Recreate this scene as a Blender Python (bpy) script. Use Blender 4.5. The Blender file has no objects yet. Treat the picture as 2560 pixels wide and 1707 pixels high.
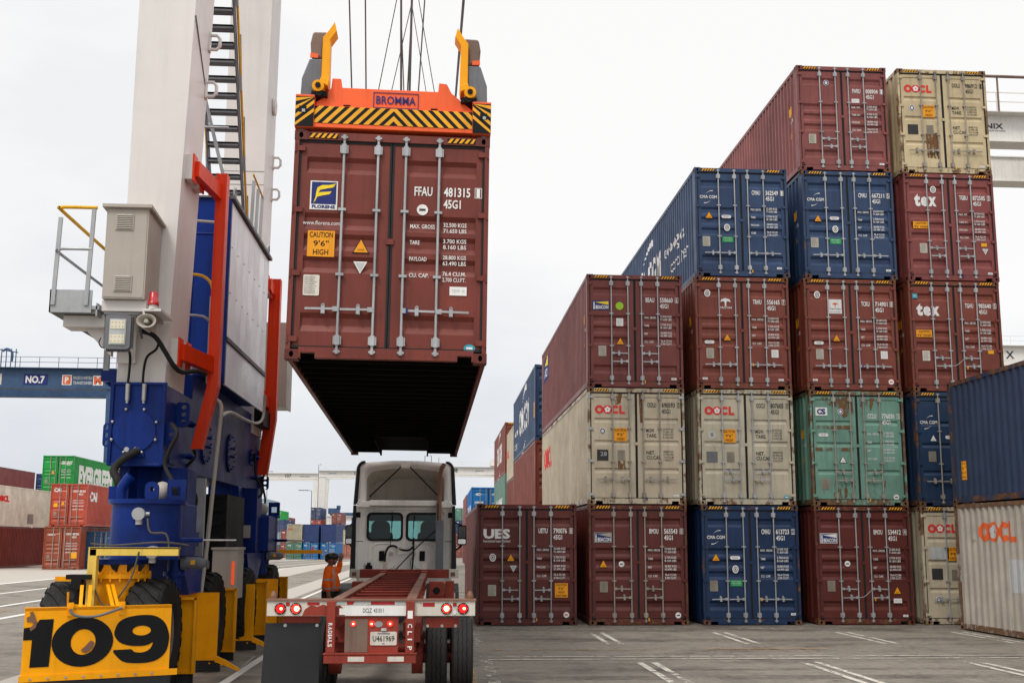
import bpy, bmesh, math, random
from mathutils import Vector, Matrix
random.seed(7)
SC = bpy.context.scene
COL = SC.collection
R = math.radians
PI = math.pi

# ------------------------------------------------------------------ materials
def nd(nt, t, **kw):
    n = nt.nodes.new(t)
    for k, v in kw.items():
        setattr(n, k, v)
    return n

def lk(nt, a, b):
    nt.links.new(a, b)

def mth(nt, op, a, b=None, clamp=False):
    n = nd(nt, 'ShaderNodeMath', operation=op, use_clamp=clamp)
    for i, x in enumerate((a, b)):
        if x is None: continue
        if isinstance(x, (int, float)): n.inputs[i].default_value = x
        else: lk(nt, x, n.inputs[i])
    return n.outputs[0]

def mixc(nt, fac, a, b, blend='MIX'):
    n = nd(nt, 'ShaderNodeMix', data_type='RGBA', blend_type=blend)
    for s, x in ((n.inputs[0], fac), (n.inputs[6], a), (n.inputs[7], b)):
        if isinstance(x, (int, float)): s.default_value = x
        elif isinstance(x, tuple): s.default_value = x if len(x) == 4 else (*x, 1)
        else: lk(nt, x, s)
    return n.outputs[2]

def mrange(nt, v, a, b, c=0., d=1.):
    n = nd(nt, 'ShaderNodeMapRange')
    n.clamp = True
    for i, x in enumerate((v, a, b, c, d)):
        if isinstance(x, (int, float)): n.inputs[i].default_value = x
        else: lk(nt, x, n.inputs[i])
    return n.outputs[0]

def noise(nt, vec, scale, detail=4, rough=.6, w=None):
    n = nd(nt, 'ShaderNodeTexNoise')
    n.noise_dimensions = '4D' if w is not None else '3D'
    lk(nt, vec, n.inputs['Vector'])
    n.inputs['Scale'].default_value = scale
    n.inputs['Detail'].default_value = detail
    n.inputs['Roughness'].default_value = rough
    if w is not None: lk(nt, w, n.inputs['W'])
    return n.outputs['Fac']

def newmat(name):
    m = bpy.data.materials.new(name)
    m.use_nodes = True
    nt = m.node_tree
    b = nt.nodes['Principled BSDF']
    return m, nt, b

def paint(name, col=None, rough=.5, rust=0., dirt=.25, metal=0., spec=.3, objcol=False, streak=.25, scale=1., bump=0.):
    m, nt, b = newmat(name)
    tc = nd(nt, 'ShaderNodeTexCoord').outputs['Object']
    oi = nd(nt, 'ShaderNodeObjectInfo')
    w = mth(nt, 'MULTIPLY', oi.outputs['Random'], 37.)
    base = oi.outputs['Color'] if objcol else (*col, 1)
    n1 = noise(nt, tc, 1.1 * scale, 6, .65, w)
    k = mrange(nt, n1, .3, .7, 1 - dirt, 1 + dirt * .45)
    mp = nd(nt, 'ShaderNodeMapping')
    lk(nt, tc, mp.inputs[0]); mp.inputs['Scale'].default_value = (7 * scale, 7 * scale, .35 * scale)
    n2 = noise(nt, mp.outputs[0], 1.6, 5, .7, w)
    s = mrange(nt, n2, .5, .75, 1., 1 - streak)
    kk = mth(nt, 'MULTIPLY', k, s)
    g = nd(nt, 'ShaderNodeCombineColor')
    for i in range(3): lk(nt, kk, g.inputs[i])
    c = mixc(nt, 1., base, g.outputs[0], 'MULTIPLY')
    if rust or objcol:
        n3 = noise(nt, tc, 2.6 * scale, 10, .72, w)
        n5 = noise(nt, mp.outputs[0], 2.4, 6, .7, w)
        n3 = mth(nt, 'ADD', mth(nt, 'MULTIPLY', n3, .75), mth(nt, 'MULTIPLY', n5, .25))
        if objcol:
            at = nd(nt, 'ShaderNodeAttribute', attribute_type='OBJECT', attribute_name='rust')
            th = mth(nt, 'SUBTRACT', .665, mth(nt, 'MULTIPLY', at.outputs['Fac'], .2))
        else:
            th = .665 - .2 * rust
        msk = mth(nt, 'SUBTRACT', n3, th)
        msk = mth(nt, 'MULTIPLY', msk, 22., True)
        n4 = noise(nt, tc, 9., 5, .6)
        rc = mixc(nt, mrange(nt, n4, .35, .65), (.075, .03, .014, 1), (.21, .095, .035, 1))
        c = mixc(nt, mth(nt, 'MULTIPLY', msk, .9), c, rc)
        lk(nt, mth(nt, 'ADD', mth(nt, 'MULTIPLY', msk, .3), mrange(nt, n1, .3, .7, rough + .1, rough - .05)), b.inputs['Roughness'])
    else:
        lk(nt, mrange(nt, n1, .3, .7, rough + .12, rough - .06), b.inputs['Roughness'])
    lk(nt, c, b.inputs['Base Color'])
    b.inputs['Metallic'].default_value = metal
    b.inputs['Specular IOR Level'].default_value = spec
    if bump:
        bp = nd(nt, 'ShaderNodeBump')
        bp.inputs['Strength'].default_value = bump
        bp.inputs['Distance'].default_value = .02
        lk(nt, noise(nt, tc, 3.2 * scale, 3, .5, w), bp.inputs['Height'])
        lk(nt, bp.outputs[0], b.inputs['Normal'])
    return m

def emit(name, col, strength):
    m, nt, b = newmat(name)
    b.inputs['Base Color'].default_value = (*col, 1)
    b.inputs['Emission Color'].default_value = (*col, 1)
    b.inputs['Emission Strength'].default_value = strength
    b.inputs['Roughness'].default_value = .2
    return m

def glass(name, col, rough=.05, alpha=.5):
    m, nt, b = newmat(name)
    b.inputs['Base Color'].default_value = (*col, 1)
    b.inputs['Roughness'].default_value = rough
    tr = nd(nt, 'ShaderNodeBsdfTransparent')
    tr.inputs[0].default_value = (*col, 1)
    mx = nd(nt, 'ShaderNodeMixShader')
    mx.inputs[0].default_value = alpha
    gl = nd(nt, 'ShaderNodeBsdfGlossy')
    gl.inputs['Roughness'].default_value = rough
    lk(nt, tr.outputs[0], mx.inputs[1]); lk(nt, gl.outputs[0], mx.inputs[2])
    lk(nt, mx.outputs[0], nt.nodes['Material Output'].inputs[0])
    return m

M = {}
M['cont'] = paint('container_paint', objcol=True, rough=.42, dirt=.28, streak=.28, bump=.2)
M['under'] = paint('underside_tar_hole_shade', (.005, .0045, .0045), .9, spec=.1)
M['gasket'] = paint('rubber_gasket', (.018, .018, .02), .7)
M['galv'] = paint('galvanised_steel', (.43, .44, .45), .42, metal=.35, dirt=.35, rust=.12)
M['tan'] = paint('dulled_galvanised_steel', (.36, .33, .29), .5, metal=.2, dirt=.35, rust=.25)
M['white'] = paint('white_lettering', (.8, .79, .77), .5, dirt=.15)
M['dark'] = paint('dark_lettering', (.035, .035, .035), .5, dirt=.1)
M['black'] = paint('black_paint', (.01, .01, .011), .5, spec=.15)
M['yellow'] = paint('warning_yellow', (.85, .4, .015), .5, dirt=.15)
M['signyellow'] = paint('caution_orange_yellow', (.85, .34, .01), .5, dirt=.08)
M['plate'] = paint('data_plate_metal', (.5, .46, .38), .5, metal=.3, dirt=.3)
M['plate2'] = paint('dull_data_plate', (.3, .26, .2), .6, metal=.2, dirt=.4)
M['blue'] = paint('logo_blue', (.012, .022, .15), .5, dirt=.1)
M['logoyellow'] = paint('logo_yellow', (.9, .66, .02), .5, dirt=.1)
M['red'] = paint('logo_red', (.72, .035, .03), .5, dirt=.12)
M['orange_letter'] = paint('faded_orange_lettering', (.75, .13, .035), .5, dirt=.2)
M['green'] = paint('sticker_green', (.01, .3, .09), .5, dirt=.1)
M['lime'] = paint('sticker_lime', (.35, .62, .03), .5, dirt=.1)
M['teal'] = paint('sticker_teal', (.03, .33, .42), .5, dirt=.1)
M['cwhite'] = paint('crane_white_paint', (.72, .69, .66), .38, dirt=.1, streak=.1, scale=.6)
M['cblue'] = paint('crane_blue_paint', (.004, .026, .19), .38, dirt=.5, streak=.45, spec=.18)
M['cyellow'] = paint('crane_yellow_paint', (.95, .39, .0), .42, dirt=.2, rust=.08, streak=.14, spec=.25)
M['pyellow'] = paint('faded_yellow_paint', (.78, .55, .1), .5, dirt=.25, rust=.28)
M['corange'] = paint('guard_orange_red_paint', (.78, .045, .003), .4, dirt=.12)
M['beige'] = paint('cabinet_beige', (.44, .4, .35), .45, dirt=.1, streak=.1)
M['panel'] = paint('brushed_white_panel', (.8, .81, .84), .3, metal=.1, dirt=.1, streak=.14)
M['hyellow'] = paint('handrail_yellow', (.8, .42, .01), .45, dirt=.1)
M['rubber'] = paint('tyre_rubber', (.022, .0215, .021), .7, dirt=.4, spec=.2)
M['flap'] = paint('mudflap_rubber', (.022, .023, .025), .6, dirt=.4, streak=.3)
M['chassis'] = paint('chassis_red_paint', (.3, .042, .026), .55, dirt=.5, rust=.42, streak=.35)
M['worntop'] = paint('worn_rail_top', (.26, .13, .09), .6, dirt=.35, rust=.45)
M['bumpwhite'] = paint('bumper_dirty_white', (.68, .63, .55), .5, dirt=.25, rust=.42)
M['grey'] = paint('grey_patch_paint', (.28, .29, .3), .5)
M['redtape'] = paint('reflective_red', (.4, .02, .02), .35)
M['silvertape'] = paint('reflective_silver', (.5, .52, .52), .35)
M['cab'] = paint('truck_cab_white', (.92, .9, .85), .35, dirt=.16, streak=.2)
M['cabin'] = paint('fairing_inside_grey', (.56, .52, .45), .75, dirt=.22)
M['seat'] = paint('seat_fabric', (.008, .01, .012), .9, spec=.1)
M['rustpipe'] = paint('exhaust_pipe_rust', (.25, .13, .08), .55, metal=.3, dirt=.4, rust=.3)
M['chrome'] = paint('chrome', (.75, .75, .75), .12, metal=1.)
M['bolt'] = paint('bolt_steel', (.5, .5, .48), .35, metal=.7)
M['glass'] = glass('teal_window_glass', (.62, .78, .76), .03, .025)
M['mirror'] = paint('mirror_glass', (.06, .06, .06), .08, metal=.9)
M['hivis'] = paint('hivis_orange', (1.0, .14, .004), .8, dirt=.12, bump=.5, scale=3)
M['reflect'] = paint('reflective_grey_tape', (.42, .38, .36), .4)
M['skin'] = paint('skin', (.3, .135, .09), .6, dirt=.1)
M['trouser'] = paint('dark_olive_trousers', (.045, .037, .03), .9, bump=.5, scale=3)
M['helmet'] = paint('black_helmet', (.02, .02, .024), .3)
M['lampred'] = emit('brake_lamp_red', (1., .03, .02), .9)
M['lamphot'] = emit('brake_lamp_bulb', (1., .32, .16), 9.)
M['lampdim'] = emit('tail_lamp_red', (.75, .01, .01), .45)
M['beacon'] = emit('beacon_red', (.4, .004, .008), .06)
M['orange_lamp'] = emit('warning_lamp_orange', (.8, .1, .03), .5)
M['led'] = paint('led_panel', (.72, .72, .6), .3, dirt=.06)
M['spread'] = paint('spreader_orange', (.9, .13, .03), .42, dirt=.15, rust=.1)
M['greymetal'] = paint('grey_cast_steel', (.16, .165, .18), .5, dirt=.3)
M['brownrust'] = paint('rubbed_brown_steel', (.2, .13, .1), .6, dirt=.35, rust=.3)
M['rope'] = paint('steel_rope', (.09, .075, .065), .6)
M['navyb'] = paint('old_crane_blue', (.045, .095, .19), .5, dirt=.3, rust=.1, streak=.3)
M['farwhite'] = paint('far_crane_white', (.74, .72, .68), .5, dirt=.1)
M['concrete'] = paint('light_concrete', (.36, .33, .285), .9, dirt=.3, streak=.0)

def asphalt():
    m, nt, b = newmat('worn_asphalt')
    tc = nd(nt, 'ShaderNodeNewGeometry').outputs['Position']
    n1 = noise(nt, tc, .22, 6, .6)
    n2 = noise(nt, tc, 2.2, 6, .65)
    n3 = noise(nt, tc, 38., 3, .7)
    mp = nd(nt, 'ShaderNodeMapping'); lk(nt, tc, mp.inputs[0]); mp.inputs['Scale'].default_value = (.3, 1.3, 1)
    n4 = noise(nt, mp.outputs[0], 1.1, 7, .68)
    c = mixc(nt, mrange(nt, n1, .3, .7), (.135, .119, .101), (.225, .2, .17))
    c = mixc(nt, mth(nt, 'MULTIPLY', mrange(nt, n2, .42, .72), .5), c, (.27, .237, .195))
    c = mixc(nt, mth(nt, 'MULTIPLY', mrange(nt, n4, .5, .68), .55), c, (.085, .077, .068))
    c = mixc(nt, mrange(nt, n3, .35, .7, 0, .55), c, (.34, .305, .26))
    n6 = noise(nt, tc, 7., 5, .7); n7 = noise(nt, tc, 14., 4, .75)
    c = mixc(nt, mth(nt, 'MULTIPLY', mrange(nt, n6, .5, .66), .5), c, (.07, .06, .05))
    c = mixc(nt, mth(nt, 'MULTIPLY', mrange(nt, n7, .54, .66), .6), c, (.33, .295, .25))
    mp3 = nd(nt, 'ShaderNodeMapping'); lk(nt, tc, mp3.inputs[0]); mp3.inputs['Scale'].default_value = (.16, 2.0, 1)
    n8 = noise(nt, mp3.outputs[0], 2.2, 6, .7)
    c = mixc(nt, mth(nt, 'MULTIPLY', mrange(nt, n8, .55, .7), .4), c, (.075, .068, .06))
    v = nd(nt, 'ShaderNodeTexVoronoi'); v.feature = 'DISTANCE_TO_EDGE'
    mp2 = nd(nt, 'ShaderNodeMapping'); lk(nt, tc, mp2.inputs[0]); mp2.inputs['Scale'].default_value = (.33, .33, .33)
    wv = nd(nt, 'ShaderNodeVectorMath', operation='ADD')
    nw = nd(nt, 'ShaderNodeTexNoise'); lk(nt, tc, nw.inputs[0]); nw.inputs['Scale'].default_value = 1.7; nw.inputs['Detail'].default_value = 5
    lk(nt, mp2.outputs[0], wv.inputs[0]); sc = nd(nt, 'ShaderNodeVectorMath', operation='SCALE'); sc.inputs['Scale'].default_value = .5
    lk(nt, nw.outputs['Color'], sc.inputs[0]); lk(nt, sc.outputs[0], wv.inputs[1])
    lk(nt, wv.outputs[0], v.inputs['Vector']); v.inputs['Scale'].default_value = 1.
    crack = mrange(nt, v.outputs['Distance'], .0, .006, 1, 0)
    crack = mth(nt, 'MULTIPLY', crack, mrange(nt, n1, .48, .6))
    c = mixc(nt, mth(nt, 'MULTIPLY', crack, .8), c, (.03, .027, .024))
    n9 = noise(nt, tc, .5, 5, .62)
    c = mixc(nt, mth(nt, 'MULTIPLY', mrange(nt, n9, .52, .64), .55), c, (.062, .054, .045))
    lk(nt, c, b.inputs['Base Color'])
    lk(nt, mrange(nt, n2, .3, .7, .95, .75), b.inputs['Roughness'])
    b.inputs['Specular IOR Level'].default_value = .25
    bp = nd(nt, 'ShaderNodeBump'); bp.inputs['Strength'].default_value = .55; bp.inputs['Distance'].default_value = .02
    lk(nt, mth(nt, 'ADD', n3, mth(nt, 'MULTIPLY', n2, .6)), bp.inputs['Height']); lk(nt, bp.outputs[0], b.inputs['Normal'])
    return m
M['asphalt'] = asphalt()

def worn_line(name, col, wear):
    m, nt, b = newmat(name)
    tc = nd(nt, 'ShaderNodeNewGeometry').outputs['Position']
    if 'rust' in name:
        mpr = nd(nt, 'ShaderNodeMapping'); lk(nt, tc, mpr.inputs[0]); mpr.inputs['Scale'].default_value = (1.6, 1.6, .45); tc = mpr.outputs[0]
    n2 = noise(nt, tc, 6., 9, .75)
    n3 = noise(nt, tc, .9, 5, .6)
    a = mth(nt, 'ADD', mth(nt, 'MULTIPLY', n2, .7), mth(nt, 'MULTIPLY', n3, .5))
    msk = mrange(nt, a, wear, wear + .06)
    if 'grit' in name: msk = mth(nt, 'MULTIPLY', mrange(nt, a, wear, wear + .22), .75 if 'dark' in name else .38)
    b.inputs['Roughness'].default_value = .8
    c = mixc(nt, mrange(nt, n2, .3, .7), tuple(x * .8 for x in col), col)
    lk(nt, c, b.inputs['Base Color'])
    tr = nd(nt, 'ShaderNodeBsdfTransparent'); mx = nd(nt, 'ShaderNodeMixShader')
    lk(nt, msk, mx.inputs[0]); lk(nt, b.outputs[0], mx.inputs[2]); lk(nt, tr.outputs[0], mx.inputs[1])
    mx2 = mx
    # worn away where the noise is low: mask 1 keeps the paint
    lk(nt, mx2.outputs[0], nt.nodes['Material Output'].inputs[0])
    return m
M['line'] = worn_line('worn_white_road_paint', (.62, .58, .51), .53)
M['line2'] = worn_line('fresh_white_road_paint', (.68, .66, .62), .4)
M['lineold'] = worn_line('faint_white_road_paint', (.5, .47, .41), .62)
M['liney'] = worn_line('faint_yellow_road_paint', (.5, .27, .06), .6)
M['dirtpatch'] = worn_line('dark_grit', (.075, .065, .054), .63)
M['tyremark'] = worn_line('tyre_mark_grit', (.055, .048, .042), .52)
M['concband'] = worn_line('worn_concrete_band', (.42, .385, .335), .4)
M['ruststain'] = worn_line('rust_stain', (.17, .075, .025), .585)

# ------------------------------------------------------------------ text
_tc = {}
def text_geo(s, bold=0.):
    key = (s, bold)
    if key in _tc: return _tc[key]
    cu = bpy.data.curves.new('t', 'FONT')
    cu.body = s; cu.resolution_u = 2; cu.offset = bold
    ob = bpy.data.objects.new('t', cu)
    me = bpy.data.meshes.new_from_object(ob)
    vs = [(v.co.x, v.co.y) for v in me.vertices]
    fs = [tuple(p.vertices) for p in me.polygons]
    bpy.data.objects.remove(ob); bpy.data.curves.remove(cu); bpy.data.meshes.remove(me)
    if not vs: vs = [(0, 0)]; fs = []
    x0 = min(v[0] for v in vs); x1 = max(v[0] for v in vs)
    _tc[key] = ([(x - x0, y) for x, y in vs], fs, x1 - x0)
    return _tc[key]
CAP = max(y for x, y in text_geo('H')[0])

def curve_geo(polys, depth):
    """closed polygons (first outer, others holes or islands) -> mesh data of thickness 2*depth, in the xy plane"""
    cu = bpy.data.curves.new('c', 'CURVE'); cu.dimensions = '2D'; cu.fill_mode = 'BOTH'; cu.extrude = depth
    for p in polys:
        sp = cu.splines.new('POLY'); sp.points.add(len(p) - 1); sp.use_cyclic_u = True
        for i, (x, y) in enumerate(p): sp.points[i].co = (x, y, 0, 1)
    ob = bpy.data.objects.new('c', cu)
    me = bpy.data.meshes.new_from_object(ob)
    vs = [tuple(v.co) for v in me.vertices]; fs = [tuple(p.vertices) for p in me.polygons]
    bpy.data.objects.remove(ob); bpy.data.curves.remove(cu); bpy.data.meshes.remove(me)
    return vs, fs

def circ(cx, cy, rx, ry=None, n=24, a0=0., a1=2 * PI):
    ry = ry or rx
    full = abs(a1 - a0 - 2 * PI) < 1e-6
    return [(cx + rx * math.cos(a0 + (a1 - a0) * i / (n if full else n - 1)), cy + ry * math.sin(a0 + (a1 - a0) * i / (n if full else n - 1))) for i in range(n)]

def rrect(x0, x1, y0, y1, r, n=4):
    p = []
    for cx, cy, a in ((x1 - r, y1 - r, 0), (x0 + r, y1 - r, 90), (x0 + r, y0 + r, 180), (x1 - r, y0 + r, 270)):
        for i in range(n + 1):
            t = R(a + 90 * i / n); p.append((cx + r * math.cos(t), cy + r * math.sin(t)))
    return p

# ------------------------------------------------------------------ mesh builder
class MB:
    def __init__(s): s.v = []; s.f = []; s.m = []; s.s = []
    def add(s, vs, fs, m=0, sm=False, mat=None):
        o = len(s.v)
        for v in vs:
            s.v.append(tuple(mat @ Vector(v)) if mat else tuple(v))
        for f in fs:
            s.f.append(tuple(i + o for i in f)); s.m.append(m); s.s.append(sm)
        return s
    def box(s, x0, x1, y0, y1, z0, z1, m=0, mat=None):
        vs = [(x, y, z) for z in (z0, z1) for y in (y0, y1) for x in (x0, x1)]
        return s.add(vs, [(0, 2, 3, 1), (4, 5, 7, 6), (0, 1, 5, 4), (2, 6, 7, 3), (0, 4, 6, 2), (1, 3, 7, 5)], m, False, mat)
    def bar(s, p0, p1, w, h=None, m=0, up=(0, 0, 1)):
        """rectangular bar from p0 to p1, width w sideways, h along up"""
        h = h or w
        p0 = Vector(p0); p1 = Vector(p1); d = (p1 - p0).normalized(); u = Vector(up)
        if abs(d.dot(u)) > .98: u = Vector((0, 1, 0))
        sd = d.cross(u).normalized(); u = sd.cross(d).normalized()
        vs = []
        for p in (p0, p1):
            for a, b in ((-1, -1), (1, -1), (1, 1), (-1, 1)): vs.append(p + sd * a * w / 2 + u * b * h / 2)
        return s.add(vs, [(0, 1, 2, 3), (7, 6, 5, 4), (0, 4, 5, 1), (1, 5, 6, 2), (2, 6, 7, 3), (3, 7, 4, 0)], m)
    def cyl(s, p0, p1, r, r1=None, n=14, m=0, caps=True, sm=True):
        r1 = r if r1 is None else r1
        p0 = Vector(p0); p1 = Vector(p1); d = (p1 - p0).normalized()
        a = d.orthogonal().normalized(); b = d.cross(a)
        vs = [p0 + (a * math.cos(2 * PI * i / n) + b * math.sin(2 * PI * i / n)) * r for i in range(n)]
        vs += [p1 + (a * math.cos(2 * PI * i / n) + b * math.sin(2 * PI * i / n)) * r1 for i in range(n)]
        s.add(vs, [(i, (i + 1) % n, n + (i + 1) % n, n + i) for i in range(n)], m, sm)
        if caps:
            s.add(vs[:n], [tuple(reversed(range(n)))], m); s.add(vs[n:], [tuple(range(n))], m)
        return s
    def tube(s, pts, r, n=8, m=0, smooth_pts=0):
        P = [Vector(p) for p in pts]
        if smooth_pts:
            Q = []
            for i in range(len(P) - 1):
                p0 = P[max(i - 1, 0)]; p1 = P[i]; p2 = P[i + 1]; p3 = P[min(i + 2, len(P) - 1)]
                for k in range(smooth_pts):
                    t = k / smooth_pts
                    Q.append(.5 * ((2 * p1) + (p2 - p0) * t + (2 * p0 - 5 * p1 + 4 * p2 - p3) * t * t + (3 * p1 - p0 - 3 * p2 + p3) * t ** 3))
            Q.append(P[-1]); P = Q
        vs = []; a = None
        for i, p in enumerate(P):
            d = (P[min(i + 1, len(P) - 1)] - P[max(i - 1, 0)]).normalized()
            a = d.orthogonal().normalized() if a is None else (a - d * a.dot(d)).normalized()
            b = d.cross(a)
            rr = r[i] if isinstance(r, (list, tuple)) else r
            vs += [p + (a * math.cos(2 * PI * k / n) + b * math.sin(2 * PI * k / n)) * rr for k in range(n)]
        fs = [(i * n + k, i * n + (k + 1) % n, (i + 1) * n + (k + 1) % n, (i + 1) * n + k) for i in range(len(P) - 1) for k in range(n)]
        s.add(vs, fs, m, True)
        s.add(vs[:n], [tuple(reversed(range(n)))], m); s.add(vs[-n:], [tuple(range(n))], m)
        return s
    def prism(s, poly, ax, a, b, m=0):
        """polygon extruded along axis ax ('x': poly is (y,z); 'y': (x,z); 'z': (x,y))"""
        def P(p, t): return {'x': (t, p[0], p[1]), 'y': (p[0], t, p[1]), 'z': (p[0], p[1], t)}[ax]
        n = len(poly)
        vs = [P(p, a) for p in poly] + [P(p, b) for p in poly]
        fs = [(i, (i + 1) % n, n + (i + 1) % n, n + i) for i in range(n)] + [tuple(reversed(range(n))), tuple(range(n, 2 * n))]
        return s.add(vs, fs, m)
    def lathe(s, prof, mat, n=24, m=0, sm=True):
        """prof [(r, h)] about local z, placed by mat"""
        vs = [(r * math.cos(2 * PI * i / n), r * math.sin(2 * PI * i / n), h) for r, h in prof for i in range(n)]
        fs = [(j * n + i, j * n + (i + 1) % n, (j + 1) * n + (i + 1) % n, (j + 1) * n + i) for j in range(len(prof) - 1) for i in range(n)]
        return s.add(vs, fs, m, sm, mat)
    def ball(s, c, r, m=0, n=12, sc=(1, 1, 1)):
        c = Vector(c); k = n // 2; vs = []
        for j in range(k + 1):
            t = PI * j / k
            for i in range(n):
                vs.append(c + Vector((math.sin(t) * math.cos(2 * PI * i / n) * sc[0], math.sin(t) * math.sin(2 * PI * i / n) * sc[1], math.cos(t) * sc[2])) * r)
        return s.add(vs, [(j * n + i, (j + 1) * n + i, (j + 1) * n + (i + 1) % n, j * n + (i + 1) % n) for j in range(k) for i in range(n)], m, True)
    def text(s, t, o, right, up, h, w=None, m=0, bold=0., align='L', sx=1.):
        """o: lower left (or centre / right) of the baseline; h cap height; w fits the width"""
        vs, fs, tw = text_geo(t, bold)
        k = h / CAP
        kx = (w / tw if tw else k) if w else k * sx
        off = 0 if align == 'L' else (-tw * kx / 2 if align == 'C' else -tw * kx)
        o = Vector(o); right = Vector(right); up = Vector(up)
        return s.add([o + right * (x * kx + off) + up * (y * k) for x, y in vs], fs, m)
    def plate(s, polys, o, right, up, depth, m=0):
        vs, fs = curve_geo(polys, depth)
        o = Vector(o); right = Vector(right); up = Vector(up); nn = right.cross(up)
        return s.add([o + right * x + up * y + nn * z for x, y, z in vs], fs, m)
    def mesh(s, name, mats, normals=False):
        me = bpy.data.meshes.new(name)
        me.from_pydata(s.v, [], s.f)
        for x in mats: me.materials.append(M[x] if isinstance(x, str) else x)
        me.polygons.foreach_set('material_index', s.m)
        me.polygons.foreach_set('use_smooth', s.s)
        if normals:
            bm = bmesh.new(); bm.from_mesh(me); bmesh.ops.recalc_face_normals(bm, faces=bm.faces); bm.to_mesh(me); bm.free()
        me.update()
        return me
    def build(s, name, mats, parent=None, loc=None, bevel=0., normals=False):
        if isinstance(mats, str): mats = [mats]
        return link(name, s.mesh(name, mats, normals), parent, loc, bevel)

def link(name, me, parent=None, loc=None, bevel=0., rot=None, color=None, rust=None):
    o = bpy.data.objects.new(name, me)
    COL.objects.link(o)
    if parent: o.parent = parent
    if loc: o.location = loc
    if rot: o.rotation_euler = rot
    if bevel:
        b = o.modifiers.new('bevel', 'BEVEL'); b.width = bevel; b.segments = 2; b.limit_method = 'ANGLE'; b.angle_limit = R(50)
    if color: o.color = (*color, 1)
    if rust is not None: o['rust'] = float(rust)
    return o

def tag(o, label=None, cat=None, group=None, kind=None):
    if label: o['label'] = label
    if cat: o['category'] = cat
    if group: o['group'] = group
    if kind: o['kind'] = kind
    return o

def thing(name, label, cat, loc=(0, 0, 0), rot=(0, 0, 0), group=None):
    o = bpy.data.objects.new(name, None); COL.objects.link(o)
    o.empty_display_size = .3
    o.location = loc; o.rotation_euler = rot
    return tag(o, label, cat, group)

X1 = (1, 0, 0); Z1 = (0, 0, 1); Y1 = (0, 1, 0)
def gz(y): return 0. if y < 80 else -(y - 80) * .0098
CAMZ = 1.998
# ------------------------------------------------------------------ shipping containers
CW, HC, STD, L40, L20 = 2.438, 2.896, 2.591, 12.192, 6.058
HW = CW / 2
DY = .035          # door skin behind the front plane
def corr(a, b, p=.278):
    """corrugation break points between a and b: list of (t, depth 0 or 1)"""
    out = [(a, 0)]; n = max(1, int((b - a - .02) / p)); st = a + (b - a - n * p) / 2
    for i in range(n):
        t = st + i * p
        out += [(t + .035, 0), (t + .103, 1), (t + .175, 1), (t + .243, 0)]
    return out + [(b, 0)]

def corr_depth(t, pts, d):
    for (t0, d0), (t1, d1) in zip(pts, pts[1:]):
        if t0 <= t <= t1: return d * (d0 + (d1 - d0) * (t - t0) / max(t1 - t0, 1e-6))
    return 0.

def body_mb(L, H, mb=None, under=True):
    mb = mb or MB()
    zb, zt = .155, H - .095
    for sx in (-1, 1):
        pts = corr(.16, L - .16)
        vs = []
        for t, d in pts: vs += [(sx * (HW - .008 - .042 * d), t, zb), (sx * (HW - .008 - .042 * d), t, zt)]
        mb.add(vs, [(2 * i, 2 * i + 2, 2 * i + 3, 2 * i + 1) for i in range(len(pts) - 1)])
    pts = corr(-HW + .06, HW - .06, .25)
    vs = []
    for t, d in pts: vs += [(t, L - .02 - .04 * d, zb), (t, L - .02 - .04 * d, zt)]
    mb.add(vs, [(2 * i, 2 * i + 2, 2 * i + 3, 2 * i + 1) for i in range(len(pts) - 1)])
    pts = corr(.1, L - .1, .21); vs = []
    for t, d in pts: vs += [(-HW + .04, t, H - .03 - .02 * d), (HW - .04, t, H - .03 - .02 * d)]
    mb.add(vs, [(2 * i, 2 * i + 1, 2 * i + 3, 2 * i + 2) for i in range(len(pts) - 1)])
    if under:
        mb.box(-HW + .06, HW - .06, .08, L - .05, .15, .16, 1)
        tun = L - 3.35 if L > 10 else L
        n = int(L / .4)
        for i in range(1, n):
            y = i * L / n
            if y < tun:
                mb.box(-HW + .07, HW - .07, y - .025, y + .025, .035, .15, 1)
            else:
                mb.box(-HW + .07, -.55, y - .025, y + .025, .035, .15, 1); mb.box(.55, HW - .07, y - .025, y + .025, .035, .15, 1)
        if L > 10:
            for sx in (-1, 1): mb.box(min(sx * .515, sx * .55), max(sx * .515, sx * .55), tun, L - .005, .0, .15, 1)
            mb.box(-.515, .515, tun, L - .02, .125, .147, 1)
    return mb

def frame_mb(L, H, mb=None, castings=False, simple=False):
    mb = mb or MB()
    c = .0 if castings else .118
    for sx in (-1, 1):
        a, b = sorted((sx * (HW - .006), sx * (HW - .062)))
        mb.box(a, b, .004, .15, .118, H - .118)                 # rear post
        a, b = sorted((sx * (HW - .004), sx * (HW - .16)))
        mb.box(a, b, L - .17, L - .003, .118, H - .118)        # front post
        a, b = sorted((sx * (HW - .003), sx * (HW - .06)))
        mb.box(a, b, .18, L - .18, .03, .158); mb.box(a, b, .18, L - .18, H - .1, H - .008)
        if castings:
            a, b = sorted((sx * HW, sx * (HW - .162)))
            for y0 in (0, L - .178):
                for z0 in (0, H - .118): mb.box(a, b, y0, y0 + .178, z0, z0 + .118)
    e = HW - .163
    mb.box(-e, e, .006, .12, H - .112, H - .012)                 # header
    mb.box(-e, e, .006, .1, .085, .15)                            # sill with two fork-lift notches
    for a, b in ((-e, -HW + .185), (-HW + .36, HW - .36), (HW - .185, e)): mb.box(a, b, .006, .1, .018, .085)
    mb.box(-e, e, L - .1, L - .006, H - .112, H - .012)
    if L > 10:
        mb.box(-e, -.55, L - .09, L - .006, .07, .155); mb.box(.55, e, L - .09, L - .006, .07, .155)
        mb.box(-.55, .55, L - .09, L - .006, .126, .16)
    else: mb.box(-e, e, L - .09, L - .006, .03, .155)
    return mb

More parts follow.
